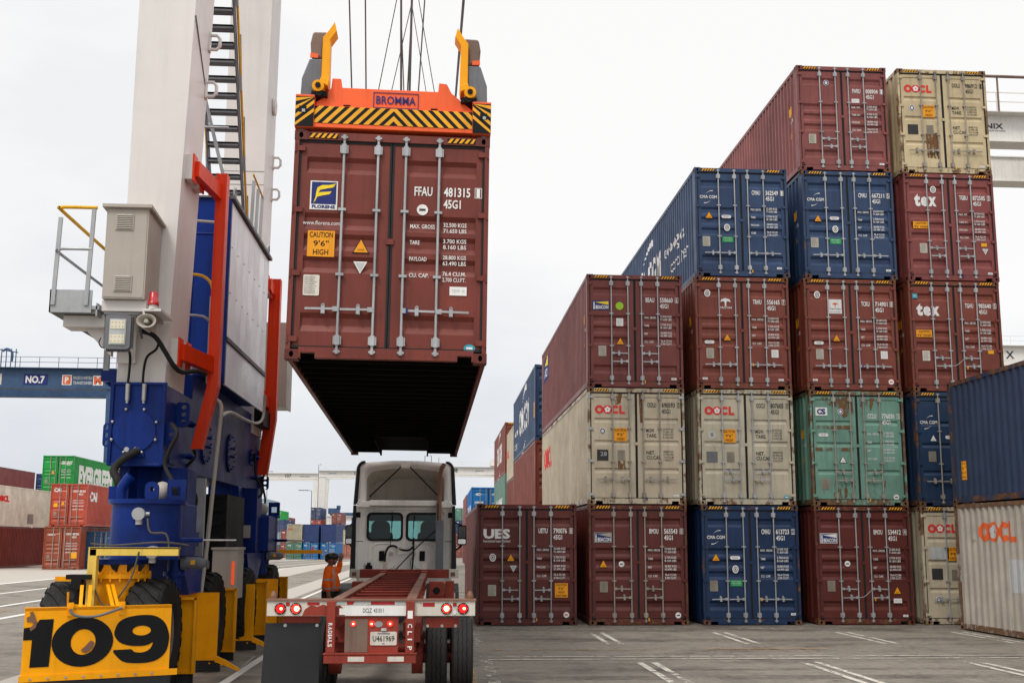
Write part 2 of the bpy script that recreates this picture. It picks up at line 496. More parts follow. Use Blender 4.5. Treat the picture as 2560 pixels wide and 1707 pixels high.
def casting_mesh():
    mb = MB(); X, Y, Z = .162, .178, .118
    def face(P, w, h, a, b):
        sq = []; ov = []
        for i in range(16):
            t = 2 * PI * i / 16; c, s = math.cos(t), math.sin(t); k = max(abs(c), abs(s))
            sq.append((w / 2 + c / k * w / 2, h / 2 + s / k * h / 2)); ov.append((w / 2 + c * a, h / 2 + s * b))
        vs = [P(x, y, 0) for x, y in sq] + [P(x, y, 0) for x, y in ov] + [P(x, y, .035) for x, y in ov]
        mb.add(vs, [(i, (i + 1) % 16, 16 + (i + 1) % 16, 16 + i) for i in range(16)])
        mb.add(vs, [(16 + i, 16 + (i + 1) % 16, 32 + (i + 1) % 16, 32 + i) for i in range(16)] + [tuple(range(32, 48))], 1)  # hole walls and back coloured near black, standing in for the shade inside
    face(lambda a, b, d: (a, d, b), X, Z, .026, .038)
    face(lambda a, b, d: (d, a, b), Y, Z, .045, .03)
    vs = [(x, y, z) for z in (0, Z) for y in (0, Y) for x in (0, X)]
    mb.add(vs, [(0, 2, 3, 1), (4, 5, 7, 6), (2, 6, 7, 3), (1, 3, 7, 5)])
    return mb.mesh('corner_casting', ['cont', 'under'])

BANDS_A = [(.113, .132, .163, .187), (.362, .381, .412, .436), (.455, .474, .505, .529), (.553, .572, .602, .626), (.80, .82, .852, .88)]
BANDS_B = [(.262, .268, .282, .305), (.452, .458, .472, .495), (.69, .696, .712, .735), (.078, .081, .084, .087)]
def door_mb(style, side, H, mb=None, m=0):
    """side -1 the left leaf, 1 the right leaf"""
    mb = mb or MB()
    zt, zb = H * (1 - .05), H * .058
    xo, xc = side * (HW - .075), side * .028
    bands = BANDS_A if style == 'A' else BANDS_B
    dep = .036 if style == 'A' else .03
    prof = [(zt, 0)]
    for a, b, c, d in sorted(bands): prof += [(H * (1 - a), 0), (H * (1 - b), dep), (H * (1 - c), dep), (H * (1 - d), 0)]
    prof.append((zb, 0))
    xi, xj = side * (HW - .165), side * .155
    xs = sorted((xi, xj)); xa = sorted((xo, xc))
    for p, q in ((xa[0], xs[0]), (xs[1], xa[1])):
        mb.add([(p, DY, zb), (q, DY, zb), (q, DY, zt), (p, DY, zt)], [(0, 1, 2, 3)], m)
    vs = []
    for z, d in prof: vs += [(xs[0], DY + d, z), (xs[1], DY + d, z)]
    mb.add(vs, [(2 * i, 2 * i + 2, 2 * i + 3, 2 * i + 1) for i in range(len(prof) - 1)], m)
    for x in xs:
        vs = []
        for z, d in prof: vs += [(x, DY, z), (x, DY + d, z)]
        mb.add(vs, [(2 * i, 2 * i + 1, 2 * i + 3, 2 * i + 2) for i in range(len(prof) - 1)], m)
    # edges of the leaf
    for z in (zt, zb): mb.add([(xa[0], DY, z), (xa[1], DY, z), (xa[1], .09, z), (xa[0], .09, z)], [(0, 1, 2, 3)], m)
    for x in xa: mb.add([(x, DY, zb), (x, DY, zt), (x, .09, zt), (x, .09, zb)], [(0, 1, 2, 3)], m)
    if side == -1 and True:
        mb.box(-.05, .045, .012, .034, H * .505, H * .53, m)       # locking lug over the centre joint
    return mb

def gasket_mb(side, H, mb=None, m=0):
    mb = mb or MB()
    zt, zb = H * .95, H * .058
    xo = side * (HW - .063)
    a, b = sorted((xo, side * (HW - .09))); mb.box(a, b, .022, .06, zb - .02, zt + .02, m)
    a, b = sorted((side * .004, side * .028)); mb.box(a, b, .026, .06, zb - .015, zt + .015, m)
    a, b = sorted((side * .004, side * (HW - .075)))
    mb.box(a, b, .025, .06, zt, zt + .035, m); mb.box(a, b, .025, .06, zb - .03, zb, m)
    return mb

def hinge_mb(mb=None, x=0, z=0, side=1, m=0):
    mb = mb or MB()
    a, b = sorted((x, x - side * .13))
    mb.box(a, b, -.002, .036, z - .032, z + .032, m)
    mb.cyl((x - side * .012, .0, z - .055), (x - side * .012, .0, z + .055), .014, n=8, m=m)
    return mb

def rod_mb(H, mb=None, x=0, m=0):
    mb = mb or MB()
    mb.cyl((x, -.004, H * .03), (x, -.004, H * .972), .017, n=8, m=m)
    for f in (.08, .918):
        mb.box(x - .05, x + .05, -.012, .036, H * (1 - f) - .05, H * (1 - f) + .05, m)
        mb.box(x - .028, x + .028, -.032, -.01, H * (1 - f) - .062, H * (1 - f) + .062, m)
    for f in (.35, .635): mb.box(x - .048, x + .048, -.024, .036, H * (1 - f) - .016, H * (1 - f) + .016, m)
    for f, k in ((.026, 1), (.966, -1)):
        mb.box(x - .04, x + .04, -.022, .03, H * (1 - f) - .012, H * (1 - f) + .012, m)
        mb.cyl((x, -.006, H * (1 - f) - .03), (x, -.006, H * (1 - f) + .03), .026, n=8, m=m)
    return mb

def handle_mb(dirn, mb=None, x=0, z=0, m=0):
    mb = mb or MB(); d = dirn
    a, b = sorted((x, x + d * .07)); mb.box(a, b, -.026, .006, z - .03, z + .03, m)
    mb.bar((x + d * .05, -.022, z), (x + d * .4, -.028, z - .006), .014, .026, m)
    a, b = sorted((x + d * .16, x + d * .205)); mb.box(a, b, -.036, .036, z - .062, z + .05, m)
    mb.cyl((x + d * .183, -.036, z + .03), (x + d * .183, .03, z + .055), .024, n=8, m=m)
    return mb

_mc = {}
def cached(key, fn):
    if key not in _mc: _mc[key] = fn()
    return _mc[key]

RODX = (-.599, -.176, .17, .588)
HANDLES = {'ues': ((0, 1, .71), (3, -1, .71), (1, -1, .782), (2, 1, .782)),
           'beau': ((0, 1, .70), (2, 1, .70), (1, -1, .772), (3, -1, .772)),
           'row': ((0, -1, .785), (1, -1, .785), (2, 1, .785), (3, 1, .785))}

def fx(f): return -HW + CW * f
def FZ(f, H): return H * (1 - f)
TY = DY - .005

# --- markings, each its own little mesh -------------------------------------
def m_rect(c0, c1, z0, z1, r=.0, y=TY, m=0, mb=None, t=.002):
    mb = mb or MB()
    if r: mb.plate([rrect(c0, c1, z0, z1, r)], (0, y, 0), X1, Z1, t, m)
    else: mb.box(c0, c1, y - t, y + t, z0, z1, m)
    return mb

def lines_of(mb, x0, x1, z0, z1, n, m, y):
    h = (z1 - z0) / n
    for i in range(n):
        k = random.uniform(.7, 1.)
        mb.text(''.join(random.choice('AEILNORST ') for _ in range(16)), (x0, y, z0 + i * h + h * .2), X1, Z1, h * .62, (x1 - x0) * k, m)

def sticker(kind, cx, cz, parent, H=HC):
    """cx, cz as fractions of the door end; returns the part"""
    x, z, y = fx(cx), FZ(cz, H), TY - .003
    mb = MB(); y2 = y - .004
    if kind == 'tri':
        a = .105
        mb.plate([[(-a, -a * .8), (a, -a * .8), (0, a)]], (x, y, z), X1, Z1, .002, 0)
        mb.plate([[(-a * .84, -a * .7), (a * .84, -a * .7), (0, a * .84)]], (x, y2, z), X1, Z1, .001, 1)
        mb.text('CAUTION', (x, y2 - .003, z - a * .5), X1, Z1, .022, .08, 0, align='C')
        return mb.build('warning_sticker', ['black', 'signyellow'], parent)
    if kind == 'triw':
        a = .1
        mb.plate([[(-a, -a * .8), (a, -a * .8), (0, a)]], (x, y, z), X1, Z1, .002, 0)
        mb.plate([[(-a * .78, -a * .68), (a * .78, -a * .68), (0, a * .78)]], (x, y2, z), X1, Z1, .001, 1)
        mb.text('CAUTION', (x, y2 - .003, z - a * .5), X1, Z1, .02, .075, 0, align='C')
        return mb.build('warning_sticker', ['black', 'white'], parent)
    if kind == 'inv':
        a = .085
        mb.plate([[(-a, a * .8), (0, -a), (a, a * .8)]], (x, y, z), X1, Z1, .002, 0)
        mb.plate([[(-a * .66, a * .62), (0, -a * .7), (a * .66, a * .62)]], (x, y2, z), X1, Z1, .001, 1)
        return mb.build('warning_sticker', ['redtape' if parent.name.startswith('door') and False else 'white', 'silvertape'], parent)
    if kind in ('caution3', 'caution4', 'cautionL'):
        w, h = {'caution3': (.165, .165), 'caution4': (.155, .17), 'cautionL': (.21, .095)}[kind]
        m_rect(x - w, x + w, z - h, z + h, 0, y, 0, mb)
        tx = {'caution3': ['CAUTION', '9\'6"', 'HIGH'], 'caution4': ['CAUTION', '9\'6"', 'HIGH', 'CONTAINER'], 'cautionL': ['CAUTION', '9\'6" HIGH']}[kind]
        n = len(tx); hh = 2 * h / n
        for i, s in enumerate(tx):
            mb.text(s, (x, y2, z + h - (i + 1) * hh + hh * .22), X1, Z1, hh * .6, min(2 * w * .86, len(s) * hh * .42), 1, .012, 'C')
        return mb.build('caution_sign', ['signyellow', 'black'], parent)
    if kind in ('csc', 'csc2', 'cscw'):
        m_rect(x - .098, x + .098, z - .13, z + .13, .015, y, 0, mb)
        lines_of(mb, x - .08, x + .08, z - .11, z + .11, 8, 1, y2)
        return mb.build('data_plate', [{'csc': 'plate', 'csc2': 'plate2', 'cscw': 'bumpwhite'}[kind], 'greymetal'], parent)
    if kind == 'oval':
        mb.plate([circ(0, 0, .078, .095)], (x, y, z), X1, Z1, .002, 0)
        mb.plate([circ(0, 0, .05, .066), circ(0, 0, .036, .05)], (x, y2, z), X1, Z1, .001, 1)
        mb.plate([circ(0, 0, .015, .03, 12)], (x, y2, z), X1, Z1, .001, 1)
        return mb.build('round_sticker', ['white', 'dark'], parent)
    if kind == 'pill':
        mb.plate([rrect(-.125, .125, -.042, .042, .041)], (x, y, z), X1, Z1, .002, 0)
        mb.text('MAINTENANCE', (x, y2, z + .006), X1, Z1, .016, .16, 1, align='C'); mb.text('PROGRAM', (x, y2, z - .024), X1, Z1, .016, .1, 1, align='C')
        return mb.build('oval_sticker', ['white', 'dark'], parent)
    if kind in ('rblue', 'rwhite', 'rlime', 'rteal', 'rred', 'rold'):
        c = {'rblue': ('white', 'blue'), 'rwhite': ('white', 'dark'), 'rlime': ('lime', 'lime'), 'rteal': ('teal', 'white'), 'rred': ('white', 'red'), 'rold': ('silvertape', 'plate2')}[kind]
        r = .07 if kind not in ('rlime', 'rold') else .1
        mb.plate([circ(0, 0, r, r * (.7 if kind == 'rteal' else 1.1 if kind == 'rblue' else 1))], (x, y, z), X1, Z1, .002, 0)
        if kind == 'rblue': mb.plate([circ(0, 0, r * .82, r * .92), circ(0, 0, r * .5, r * .6)], (x, y2, z), X1, Z1, .001, 1)
        elif kind == 'rold': mb.plate([[(-.05, .03), (.02, .07), (.06, -.02), (-.01, -.06)]], (x, y2, z), X1, Z1, .001, 1)
        elif kind != 'rlime': mb.box(x - r * .55, x + r * .55, y2 - .001, y2 + .001, z - r * .2, z + r * .2, 1)
        return mb.build('round_sticker', list(c), parent)
    if kind == 'green':
        m_rect(x - .15, x + .15, z - .075, z + .075, 0, y, 0, mb)
        mb.text('Eco-Container', (x, y2, z + .025), X1, Z1, .03, .22, 1, align='C')
        mb.text('bamboo floor without', (x, y2, z - .012), X1, Z1, .018, .24, 1, align='C'); mb.text('tropical wood', (x, y2, z - .048), X1, Z1, .018, .18, 1, align='C')
        return mb.build('green_sticker', ['green', 'white'], parent)
    if kind in ('black28', 'black', 'greysq'):
        m_rect(x - .14, x + .14, z - .135, z + .135, 0, y, 0, mb)
        if kind == 'black28': mb.text('28', (x - .06, y2, z - .02), X1, Z1, .1, .16, 1)
        return mb.build('painted_square', ['greymetal' if kind == 'greysq' else 'dark', 'silvertape'], parent)
    if kind == 'tag':
        m_rect(x - .065, x + .065, z - .027, z + .027, 0, y, 0, mb); mb.text('CERT', (x, y2, z - .012), X1, Z1, .022, .09, 1, align='C')
        return mb.build('small_tag', ['white', 'blue'], parent)
    if kind == 'tagr':
        m_rect(x - .09, x + .09, z - .1, z + .1, 0, y, 0, mb); lines_of(mb, x - .07, x + .07, z - .08, z + .08, 5, 1, y2)
        return mb.build('paper_label', ['white', 'silvertape'], parent)
    if kind == 'tagw':
        m_rect(x - .105, x + .105, z - .055, z + .055, 0, y, 0, mb); mb.text('TEMP 14', (x, y2, z - .02), X1, Z1, .04, .16, 1, align='C')
        return mb.build('paper_label', ['white', 'silvertape'], parent)
    if kind == 'tagy':
        m_rect(x - .075, x + .075, z - .045, z + .045, 0, y, 0, mb)
        return mb.build('small_tag', ['yellow'], parent)
    if kind == 'gl':
        m_rect(x - .07, x + .07, z - .06, z + .06, 0, y, 0, mb); mb.text('GL', (x, y2, z - .02), X1, Z1, .055, .09, 1, align='C')
        return mb.build('square_sticker', ['teal', 'white'], parent)
    if kind == 'patch':
        m_rect(x - .27, x + .2, z - .15, z + .15, 0, y, 0, mb)
        return mb.build('repair_patch', ['silvertape'], parent)

def lighthouse(mb, x, z, h, y, m):
    w = h * .2
    mb.plate([[(-w * .45, 0), (w * .45, 0), (w * .3, h * .55), (w * .5, h * .55), (w * .5, h * .62), (w * .32, h * .64), (w * .32, h * .82), (0, h), (-w * .32, h * .82), (-w * .32, h * .64), (-w * .5, h * .62), (-w * .5, h * .55), (-w * .3, h * .55)]], (x, y, z), X1, Z1, .001, m)

def flower(mb, x, z, r, y, m):
    p = []
    for i in range(40):
        t = 2 * PI * i / 40; rr = r * (.72 + .28 * abs(math.cos(2.5 * t)) ** .7)
        p.append((rr * math.sin(t), rr * math.cos(t)))
    mb.plate([p, circ(0, 0, r * .2, n=10)], (x, y, z), X1, Z1, .001, m)

def oocl(mb, x0, x1, z0, z1, y, m, m2):
    """O, O with a five-petalled blossom, C, L in heavy letters"""
    w, h = x1 - x0, z1 - z0
    def ring(cx, rx, ri):
        mb.plate([circ(cx, h / 2, rx, h / 2, 28), circ(cx, h / 2, ri, h * .24, 24)], (x0, y, z0), X1, Z1, .001, m)
    ring(w * .145, w * .145, w * .065)
    mb.plate([circ(w * .42, h / 2, w * .145, h / 2, 28)], (x0, y, z0), X1, Z1, .001, m)
    flower(mb, x0 + w * .42, z0 + h / 2, h * .36, y - .003, m2)
    o = circ(w * .685, h / 2, w * .135, h / 2, 26, R(38), R(322)); i = circ(w * .685, h / 2, w * .06, h * .22, 20, R(322), R(38))
    mb.plate([o + i], (x0, y, z0), X1, Z1, .001, m)
    mb.plate([[(w * .81, h), (w * .885, h), (w * .885, h * .26), (w, h * .26), (w, 0), (w * .81, 0)]], (x0, y, z0), X1, Z1, .001, m)

def cmacgm(mb, x0, x1, zc, y, m):
    w = x1 - x0
    mb.text('CMA CGM', (x0, y, zc - w * .085), X1, Z1, w * .17, w, m, .02)
    for s in (1, -1):
        p = [(s * w * (-.28 + .42 * t), s * w * (.19 + .2 * math.sin(t * PI * .55))) for t in [i / 10 for i in range(11)]]
        q = [(a, b - s * w * .05 * (j / 10)) for j, (a, b) in enumerate(p)]
        mb.plate([p + q[::-1]], ((x0 + x1) / 2 + s * w * .12, y, zc), X1, Z1, .001, m)

def logo(kind, parent, H=HC):
    mb = MB(); y = TY - .003; y2 = y - .004
    B = lambda a, b, c, d: (fx(a), fx(b), FZ(d, H), FZ(c, H))
    if kind == 'ues':
        x0, x1, z0, z1 = B(.066, .333, .214, .284)
        mb.text('UES', (x0, y, z0), X1, Z1, z1 - z0, x1 - x0, 0, .05)
        for f in (.31, .62): pass
        mb.text('International Leasing Limited', (x0, y, z0 - .1), X1, Z1, .06, x1 - x0, 0, .01)
        return mb.build('lettering', ['white'], parent)
    if kind in ('beacon', 'beaconc', 'beaconw'):
        x0, x1, z0, z1 = B(.055, .235, .234, .318)
        m_rect(x0, x1, z0, z1, 0, y, 1, mb)
        m_rect(x0 + .014, x1 - .014, z0 + .014, z1 - .014, 0, y - .002, 0, mb)
        w = x1 - x0; h = z1 - z0
        mb.plate([[(w * .16, h * .82), (w * .95, h * .93), (w * .95, h * .55)]], (x0, y2 - .001, z0), X1, Z1, .001, 2)
        lighthouse(mb, x0 + w * .11, z0 + h * .08, h * .84, y2 - .003, 3)
        mb.text('BEACON', (x0 + w * .2, y2 - .004, z0 + h * .12), X1, Z1, h * .36, w * .74, 3, .03)
        return mb.build('logo_sign', ['blue', {'beacon': 'blue', 'beaconc': 'plate', 'beaconw': 'white'}[kind], {'beacon': 'logoyellow', 'beaconc': 'plate', 'beaconw': 'white'}[kind], 'white'], parent)
    if kind in ('oocl', 'oocl2'):
        x0, x1, z0, z1 = B(.075, .385, .152, .226)
        oocl(mb, x0, x1, z0, z1, y, 0, 1)
        return mb.build('lettering', ['red', 'white'], parent)
    if kind == 'cma':
        x0, x1, z0, z1 = B(.055, .24, .25, .29)
        cmacgm(mb, x0, x1, (z0 + z1) / 2, y, 0)
        return mb.build('lettering', ['white'], parent)
    if kind in ('tex', 'tex2'):
        x0, x1, z0, z1 = B(*((.085, .34, .205, .31) if kind == 'tex' else (.115, .365, .19, .3)))
        for s, a, b, hh in (('t', 0, .27, 1.), ('e', .29, .62, .74), ('x', .62, .98, .74)):
            mb.text(s, (x0 + (x1 - x0) * a, y, z0), X1, Z1, (z1 - z0) * .98, (x1 - x0) * (b - a), 0, .06)
        return mb.build('lettering', ['white'], parent)
    if kind in ('triton', 'tritonw'):
        x0, x1, z0, z1 = B(*((.26, .39, .19, .29) if kind == 'triton' else (.265, .405, .186, .314)))
        w, h = x1 - x0, z1 - z0; k = 0
        if kind == 'tritonw': m_rect(x0, x1, z0, z1, 0, y, 0, mb)
        c = 1
        a = .62 if kind == 'triton' else .42
        cx, cz, s = w * .5, h * (.36 if kind == 'triton' else .5), (w * .42 if kind == 'triton' else w * .22)
        mb.plate([[(-s, s * .55), (-s * .8, s * 1.1), (0, s * 1.35), (s * .8, s * 1.1), (s, s * .55), (s * .5, s * .75), (s * .18, s * .6), (s * .12, -s * .1), (s * .3, -s * .2), (-s * .3, -s * .2), (-s * .12, -s * .1), (-s * .18, s * .6), (-s * .5, s * .75)]], (x0 + cx, y2, z0 + cz), X1, Z1, .001, 1)
        mb.text('TRITON', (x0 + w * .5, y2, z0 + h * (.03 if kind == 'triton' else .26)), X1, Z1, h * (.17 if kind == 'triton' else .11), w * (1. if kind == 'triton' else .82), 2, .02, 'C')
        if kind == 'tritonw': mb.box(x0 + w * .1, x1 - w * .1, y2 - .001, y2 + .001, z0 + h * .1, z0 + h * .12, 2)
        return mb.build('logo_sign', ['white', 'white' if kind == 'triton' else 'orange_letter', 'white' if kind == 'triton' else 'dark'], parent)
    if kind == 'cs':
        x0, x1, z0, z1 = B(.065, .19, .15, .222); w, h = x1 - x0, z1 - z0
        m_rect(x0, x1, z0, z1, 0, y, 0, mb)
        mb.text('C', (x0 + w * .12, y2, z0 + h * .2), X1, Z1, h * .6, w * .4, 1, .05); mb.text('S', (x0 + w * .46, y2, z0 + h * .2), X1, Z1, h * .6, w * .4, 1, .05)
        return mb.build('logo_sign', ['white', 'blue'], parent)
    if kind == 'florens':
        x0, x1, z0, z1 = B(.09, .228, .222, .35); w, h = x1 - x0, z1 - z0
        m_rect(x0, x1, z0, z1, 0, y, 0, mb); m_rect(x0 + w * .05, x1 - w * .05, z0 + h * .19, z1 - h * .04, 0, y - .002, 1, mb)
        P = [(.12, .22), (.2, .3), (.26, .44), (.5, .5), (.7, .54), (.78, .64), (.6, .62), (.36, .6), (.29, .56), (.36, .68), (.62, .74), (.84, .78), (.93, .92), (.7, .86), (.42, .85), (.26, .76), (.22, .6), (.2, .42), (.16, .3)]
        mb.plate([[(a * w, b * h) for a, b in P]], (x0, y2 - .002, z0), X1, Z1, .001, 2)
        mb.text('FLORENS', (x0 + w * .5, y2 - .002, z0 + h * .05), X1, Z1, h * .1, w * .84, 1, .04, 'C')
        mb.text('www.florens.com', (fx(.06), y, FZ(.417, H)), X1, Z1, .05, CW * .185, 0, .0)
        return mb.build('logo_sign', ['white', 'blue', 'logoyellow'], parent)

def numbers(parent, pre, dig, chk, H=HC, col='white', f=0., style='std', labels=None):
    """owner code, serial, check digit in its box, size code and weight table on the right-hand door"""
    mb = MB(); y = TY - .002
    h = .112
    z = FZ(.241 + f, H)
    mb.text(pre, (fx(.617), y, z), X1, Z1, h, CW * .092, 0, .022); mb.text(dig, (fx(.767), y, z), X1, Z1, h, CW * .136, 0, .022)
    mb.text(chk, (fx(.944), y, z), X1, Z1, h, CW * .018, 0, .012, 'C')
    a, b = fx(.929), fx(.96)
    for bx in ((a, b, z - .012, z - .005), (a, b, z + h + .005, z + h + .012), (a - .007, a, z - .012, z + h + .012), (b, b + .007, z - .012, z + h + .012)): m_rect(*bx, 0, y, 0, mb, .001)
    mb.text('45G1', (fx(.767), y, FZ(.294 + f, H)), X1, Z1, h * .95, CW * .088, 0, .022)
    if labels == 'oocl':
        for s, q in (('MGW.', .382), ('TARE.', .426), ('NET.', .572), ('CU.CAP.', .614)): mb.text(s, (fx(.602), y, FZ(q, H)), X1, Z1, .085, CW * .022 * len(s), 0, .018)
        for q0, vals in ((.362, ('32.500 KGS', '71.650 LBS', '3.700 KGS', '8.160 LBS')), (.556, ('28.800 KGS', '63.490 LBS', '76.4 CU.M', '2.700 CU.FT'))):
            for i, s in enumerate(vals): mb.text(s, (fx(.88), y, FZ(q0 + i * .024, H)), X1, Z1, .046, CW * .105, 0, .008, 'R')
    else:
        L = labels or ['MAX. GROSS', 'TARE', 'NET', 'CU. CAP.']
        V = [('32.500 KGS', '71.650 LBS'), ('3.700 KGS', '8.160 LBS'), ('28.800 KGS', '63.490 LBS'), ('76.4 CU.M.', '2.700 CU.FT.')]
        for i in range(4):
            q = .388 + i * .072 + f
            mb.text(L[i], (fx(.6), y, FZ(q, H)), X1, Z1, .05, CW * .0125 * len(L[i]), 0, .012)
            mb.text(V[i][0], (fx(.887), y, FZ(q - .01, H)), X1, Z1, .05, CW * .118, 0, .012, 'R'); mb.text(V[i][1], (fx(.887), y, FZ(q + .016, H)), X1, Z1, .05, CW * .118, 0, .012, 'R')
    return mb.build('lettering', [col], parent)

def stripe_mb(x0, x1, z, y, h=.06, mb=None, n=5):
    mb = mb or MB(); w = (x1 - x0) / n
    mb.box(x0, x1, y - .001, y + .001, z, z + h, 0)
    for i in range(n):
        a = x0 + i * w; s = .55
        mb.plate([[(0, 0), (w * s, 0), (min(w * s + h * .75, x1 - a), h), (h * .75, h)]], (a, y - .004, z), X1, Z1, .001, 1)
    return mb

C_MAR = (.185, .047, .039); C_MAR2 = (.118, .026, .021); C_RED = (.205, .05, .032); C_BLU = (.03, .06, .135); C_SAND = (.54, .47, .345); C_TEAL = (.17, .33, .26)

def container(label, loc, color, H=HC, L=L40, style='A', hand='row', rod='galv', rust=.1, group='containers stacked on the right', rot=(0, 0, 0), stripes=True, hinge_rod=False, frame_rust=None):
    root = thing('shipping_container', label, 'container', loc, rot, group)
    fr = rust + .2 if frame_rust is None else frame_rust
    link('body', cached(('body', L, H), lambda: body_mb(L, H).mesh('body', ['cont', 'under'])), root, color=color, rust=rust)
    f = link('frame', cached(('frame', L, H), lambda: frame_mb(L, H).mesh('frame', ['cont'])), root, color=color, rust=fr * 1.5)
    cm = cached('cast', casting_mesh)
    for sx in (-1, 1):
        for sy in (0, 1):
            for z in (0, H - .118):
                o = link('corner_casting', cm, f, (sx * HW, sy * L, z), color=tuple(c * .7 for c in color), rust=fr * 1.5 + .35)
                o.scale = (-sx, 1 - 2 * sy, 1)
    if stripes:
        for a, b in ((.075, .22), (.78, .925)):
            sm = cached(('stripe', a, H), lambda: stripe_mb(fx(a), fx(b), H - .092, .0).mesh('warning_stripe', ['black', 'yellow']))
            link('warning_stripe', sm, f)
    doors = []
    for side in (-1, 1):
        d = link('door', cached(('door', style, side, H), lambda: door_mb(style, side, H).mesh('door', ['cont'])), root, color=color, rust=rust)
        link('gasket', cached(('gasket', side, H), lambda: gasket_mb(side, H).mesh('gasket', ['gasket'])), d)
        for q in (.08, .354, .632, .915):
            link('hinge', cached(('hinge', side, hinge_rod), lambda: hinge_mb(None, 0, 0, side).mesh('hinge', ['galv' if hinge_rod else 'cont'])), d, (side * (HW - .01), 0, FZ(q, H)), color=color, rust=fr)
        for i in ((0, 1) if side < 0 else (2, 3)):
            link('lock_rod', cached(('rod', H, rod), lambda: rod_mb(H).mesh('lock_rod', [rod])), d, (RODX[i], 0, 0))
        for i, dr, q in HANDLES[hand]:
            if (i < 2) == (side < 0):
                link('door_handle', cached(('handle', dr, rod), lambda: handle_mb(dr).mesh('door_handle', [rod])), d, (RODX[i], 0, FZ(q, H)))
        if side > 0 and random.random() < .75:
            mbs = MB(); zz = H * random.choice((.035, .2, .2)); mbs.box(RODX[2] + .05, RODX[2] + .075, -.04, -.015, zz, zz + .075); mbs.build('seal_tag', [random.choice(('yellow', 'yellow', 'blue'))], d)
        doors.append(d)
    return root, doors

def stain(parent, poly, H=HC):
    """irregular rust bloom on a door leaf; poly in fractions of the door end"""
    mb = MB(); mb.add([(fx(a), TY - .0025, FZ(b, H)) for a, b in poly], [tuple(range(len(poly)))])
    return mb.build('rust_stain', ['ruststain'], parent)
# ------------------------------------------------------------------ camera, light, sky
cam = bpy.data.cameras.new('camera'); co = bpy.data.objects.new('camera', cam); COL.objects.link(co)
cam.sensor_width = 36; cam.lens = 2691.34 / 2560 * 36; cam.shift_y = 77.3 / 2560
cam.clip_end = 6000
co.location = (0, 0, CAMZ)
co.rotation_mode = 'QUATERNION'
_q = Matrix.Rotation(-R(3.761), 4, 'Z') @ Matrix.Rotation(R(90 + 8.908), 4, 'X') @ Matrix.Rotation(R(.2), 4, 'Z')
co.rotation_quaternion = _q.to_quaternion()
SC.camera = co
SC.view_settings.view_transform = 'Standard'; SC.view_settings.look = 'None'; SC.view_settings.gamma = 1; SC.view_settings.exposure = 0.15

sun = bpy.data.lights.new('sun', 'SUN'); so = bpy.data.objects.new('sun', sun); COL.objects.link(so)
sun.energy = 1.5; sun.angle = R(16); sun.color = (1., .95, .88)
sd = Vector((.42, .62, -1.0)).normalized()
so.rotation_mode = 'QUATERNION'; so.rotation_quaternion = sd.to_track_quat('-Z', 'Y')
so.location = (-20, -30, 60)

wd = bpy.data.worlds.new('World'); SC.world = wd; wd.use_nodes = True
nt = wd.node_tree; nt.nodes.clear()
out = nd(nt, 'ShaderNodeOutputWorld')
sky = nd(nt, 'ShaderNodeTexSky', sky_type='NISHITA'); sky.sun_disc = False
sky.sun_elevation = math.asin(-sd.z); sky.sun_rotation = math.atan2(-sd.x, -sd.y)
bg1 = nd(nt, 'ShaderNodeBackground'); lk(nt, sky.outputs[0], bg1.inputs[0]); bg1.inputs[1].default_value = .1
tc = nd(nt, 'ShaderNodeTexCoord').outputs['Generated']
sep = nd(nt, 'ShaderNodeSeparateXYZ'); lk(nt, tc, sep.inputs[0])
mp = nd(nt, 'ShaderNodeMapping'); lk(nt, tc, mp.inputs[0]); mp.inputs['Scale'].default_value = (1, 1, 2.4); mp.inputs['Location'].default_value = (.3, .1, .2)
cn = noise(nt, mp.outputs[0], 2.6, 7, .55)
el = mrange(nt, sep.outputs['Z'], -.02, .30, 0., 1.)
sx = mrange(nt, sep.outputs['X'], -.3, .35, -.10, .16)
f = mth(nt, 'ADD', mth(nt, 'ADD', mth(nt, 'MULTIPLY', el, 1.05), sx), mrange(nt, cn, .35, .65, -.3, .26))
cc = mixc(nt, mth(nt, 'ADD', f, 0., True), (.65, .68, .73), (.925, .915, .905))
hi = mrange(nt, sep.outputs['Z'], .48, 1., 1., 2.1)
bg2 = nd(nt, 'ShaderNodeBackground'); lk(nt, cc, bg2.inputs[0]); lk(nt, hi, bg2.inputs[1])
mx = nd(nt, 'ShaderNodeMixShader'); mx.inputs[0].default_value = .94
lk(nt, bg1.outputs[0], mx.inputs[1]); lk(nt, bg2.outputs[0], mx.inputs[2]); lk(nt, mx.outputs[0], out.inputs[0])

# ------------------------------------------------------------------ ground
ys = [-60, -20, 0, 10, 20, 30, 45, 60, 80, 100, 130, 170, 220, 300, 400, 600, 900, 1400, 2400]
mb = MB()
xs = [-1500, -300, -120, -60, -30, -15, 0, 15, 30, 60, 120, 300, 1500]
vs = [(x, y, gz(y)) for y in ys for x in xs]; n = len(xs)
mb.add(vs, [(j * n + i, j * n + i + 1, (j + 1) * n + i + 1, (j + 1) * n + i) for j in range(len(ys) - 1) for i in range(n - 1)])
tag(mb.build('ground', 'asphalt'), kind='structure')

def strip(name, mat, rects, lift):
    """flat rectangles x0,x1,y0,y1 laid on the ground"""
    mb = MB()
    for x0, x1, y0, y1 in rects:
        cuts = [y0] + [y for y in ys if y0 < y < y1] + [y1]
        for a, b in zip(cuts, cuts[1:]):
            mb.add([(x0, a, gz(a) + lift), (x1, a, gz(a) + lift), (x1, b, gz(b) + lift), (x0, b, gz(b) + lift)], [(0, 1, 2, 3)])
    return tag(mb.build(name, mat), kind='structure')

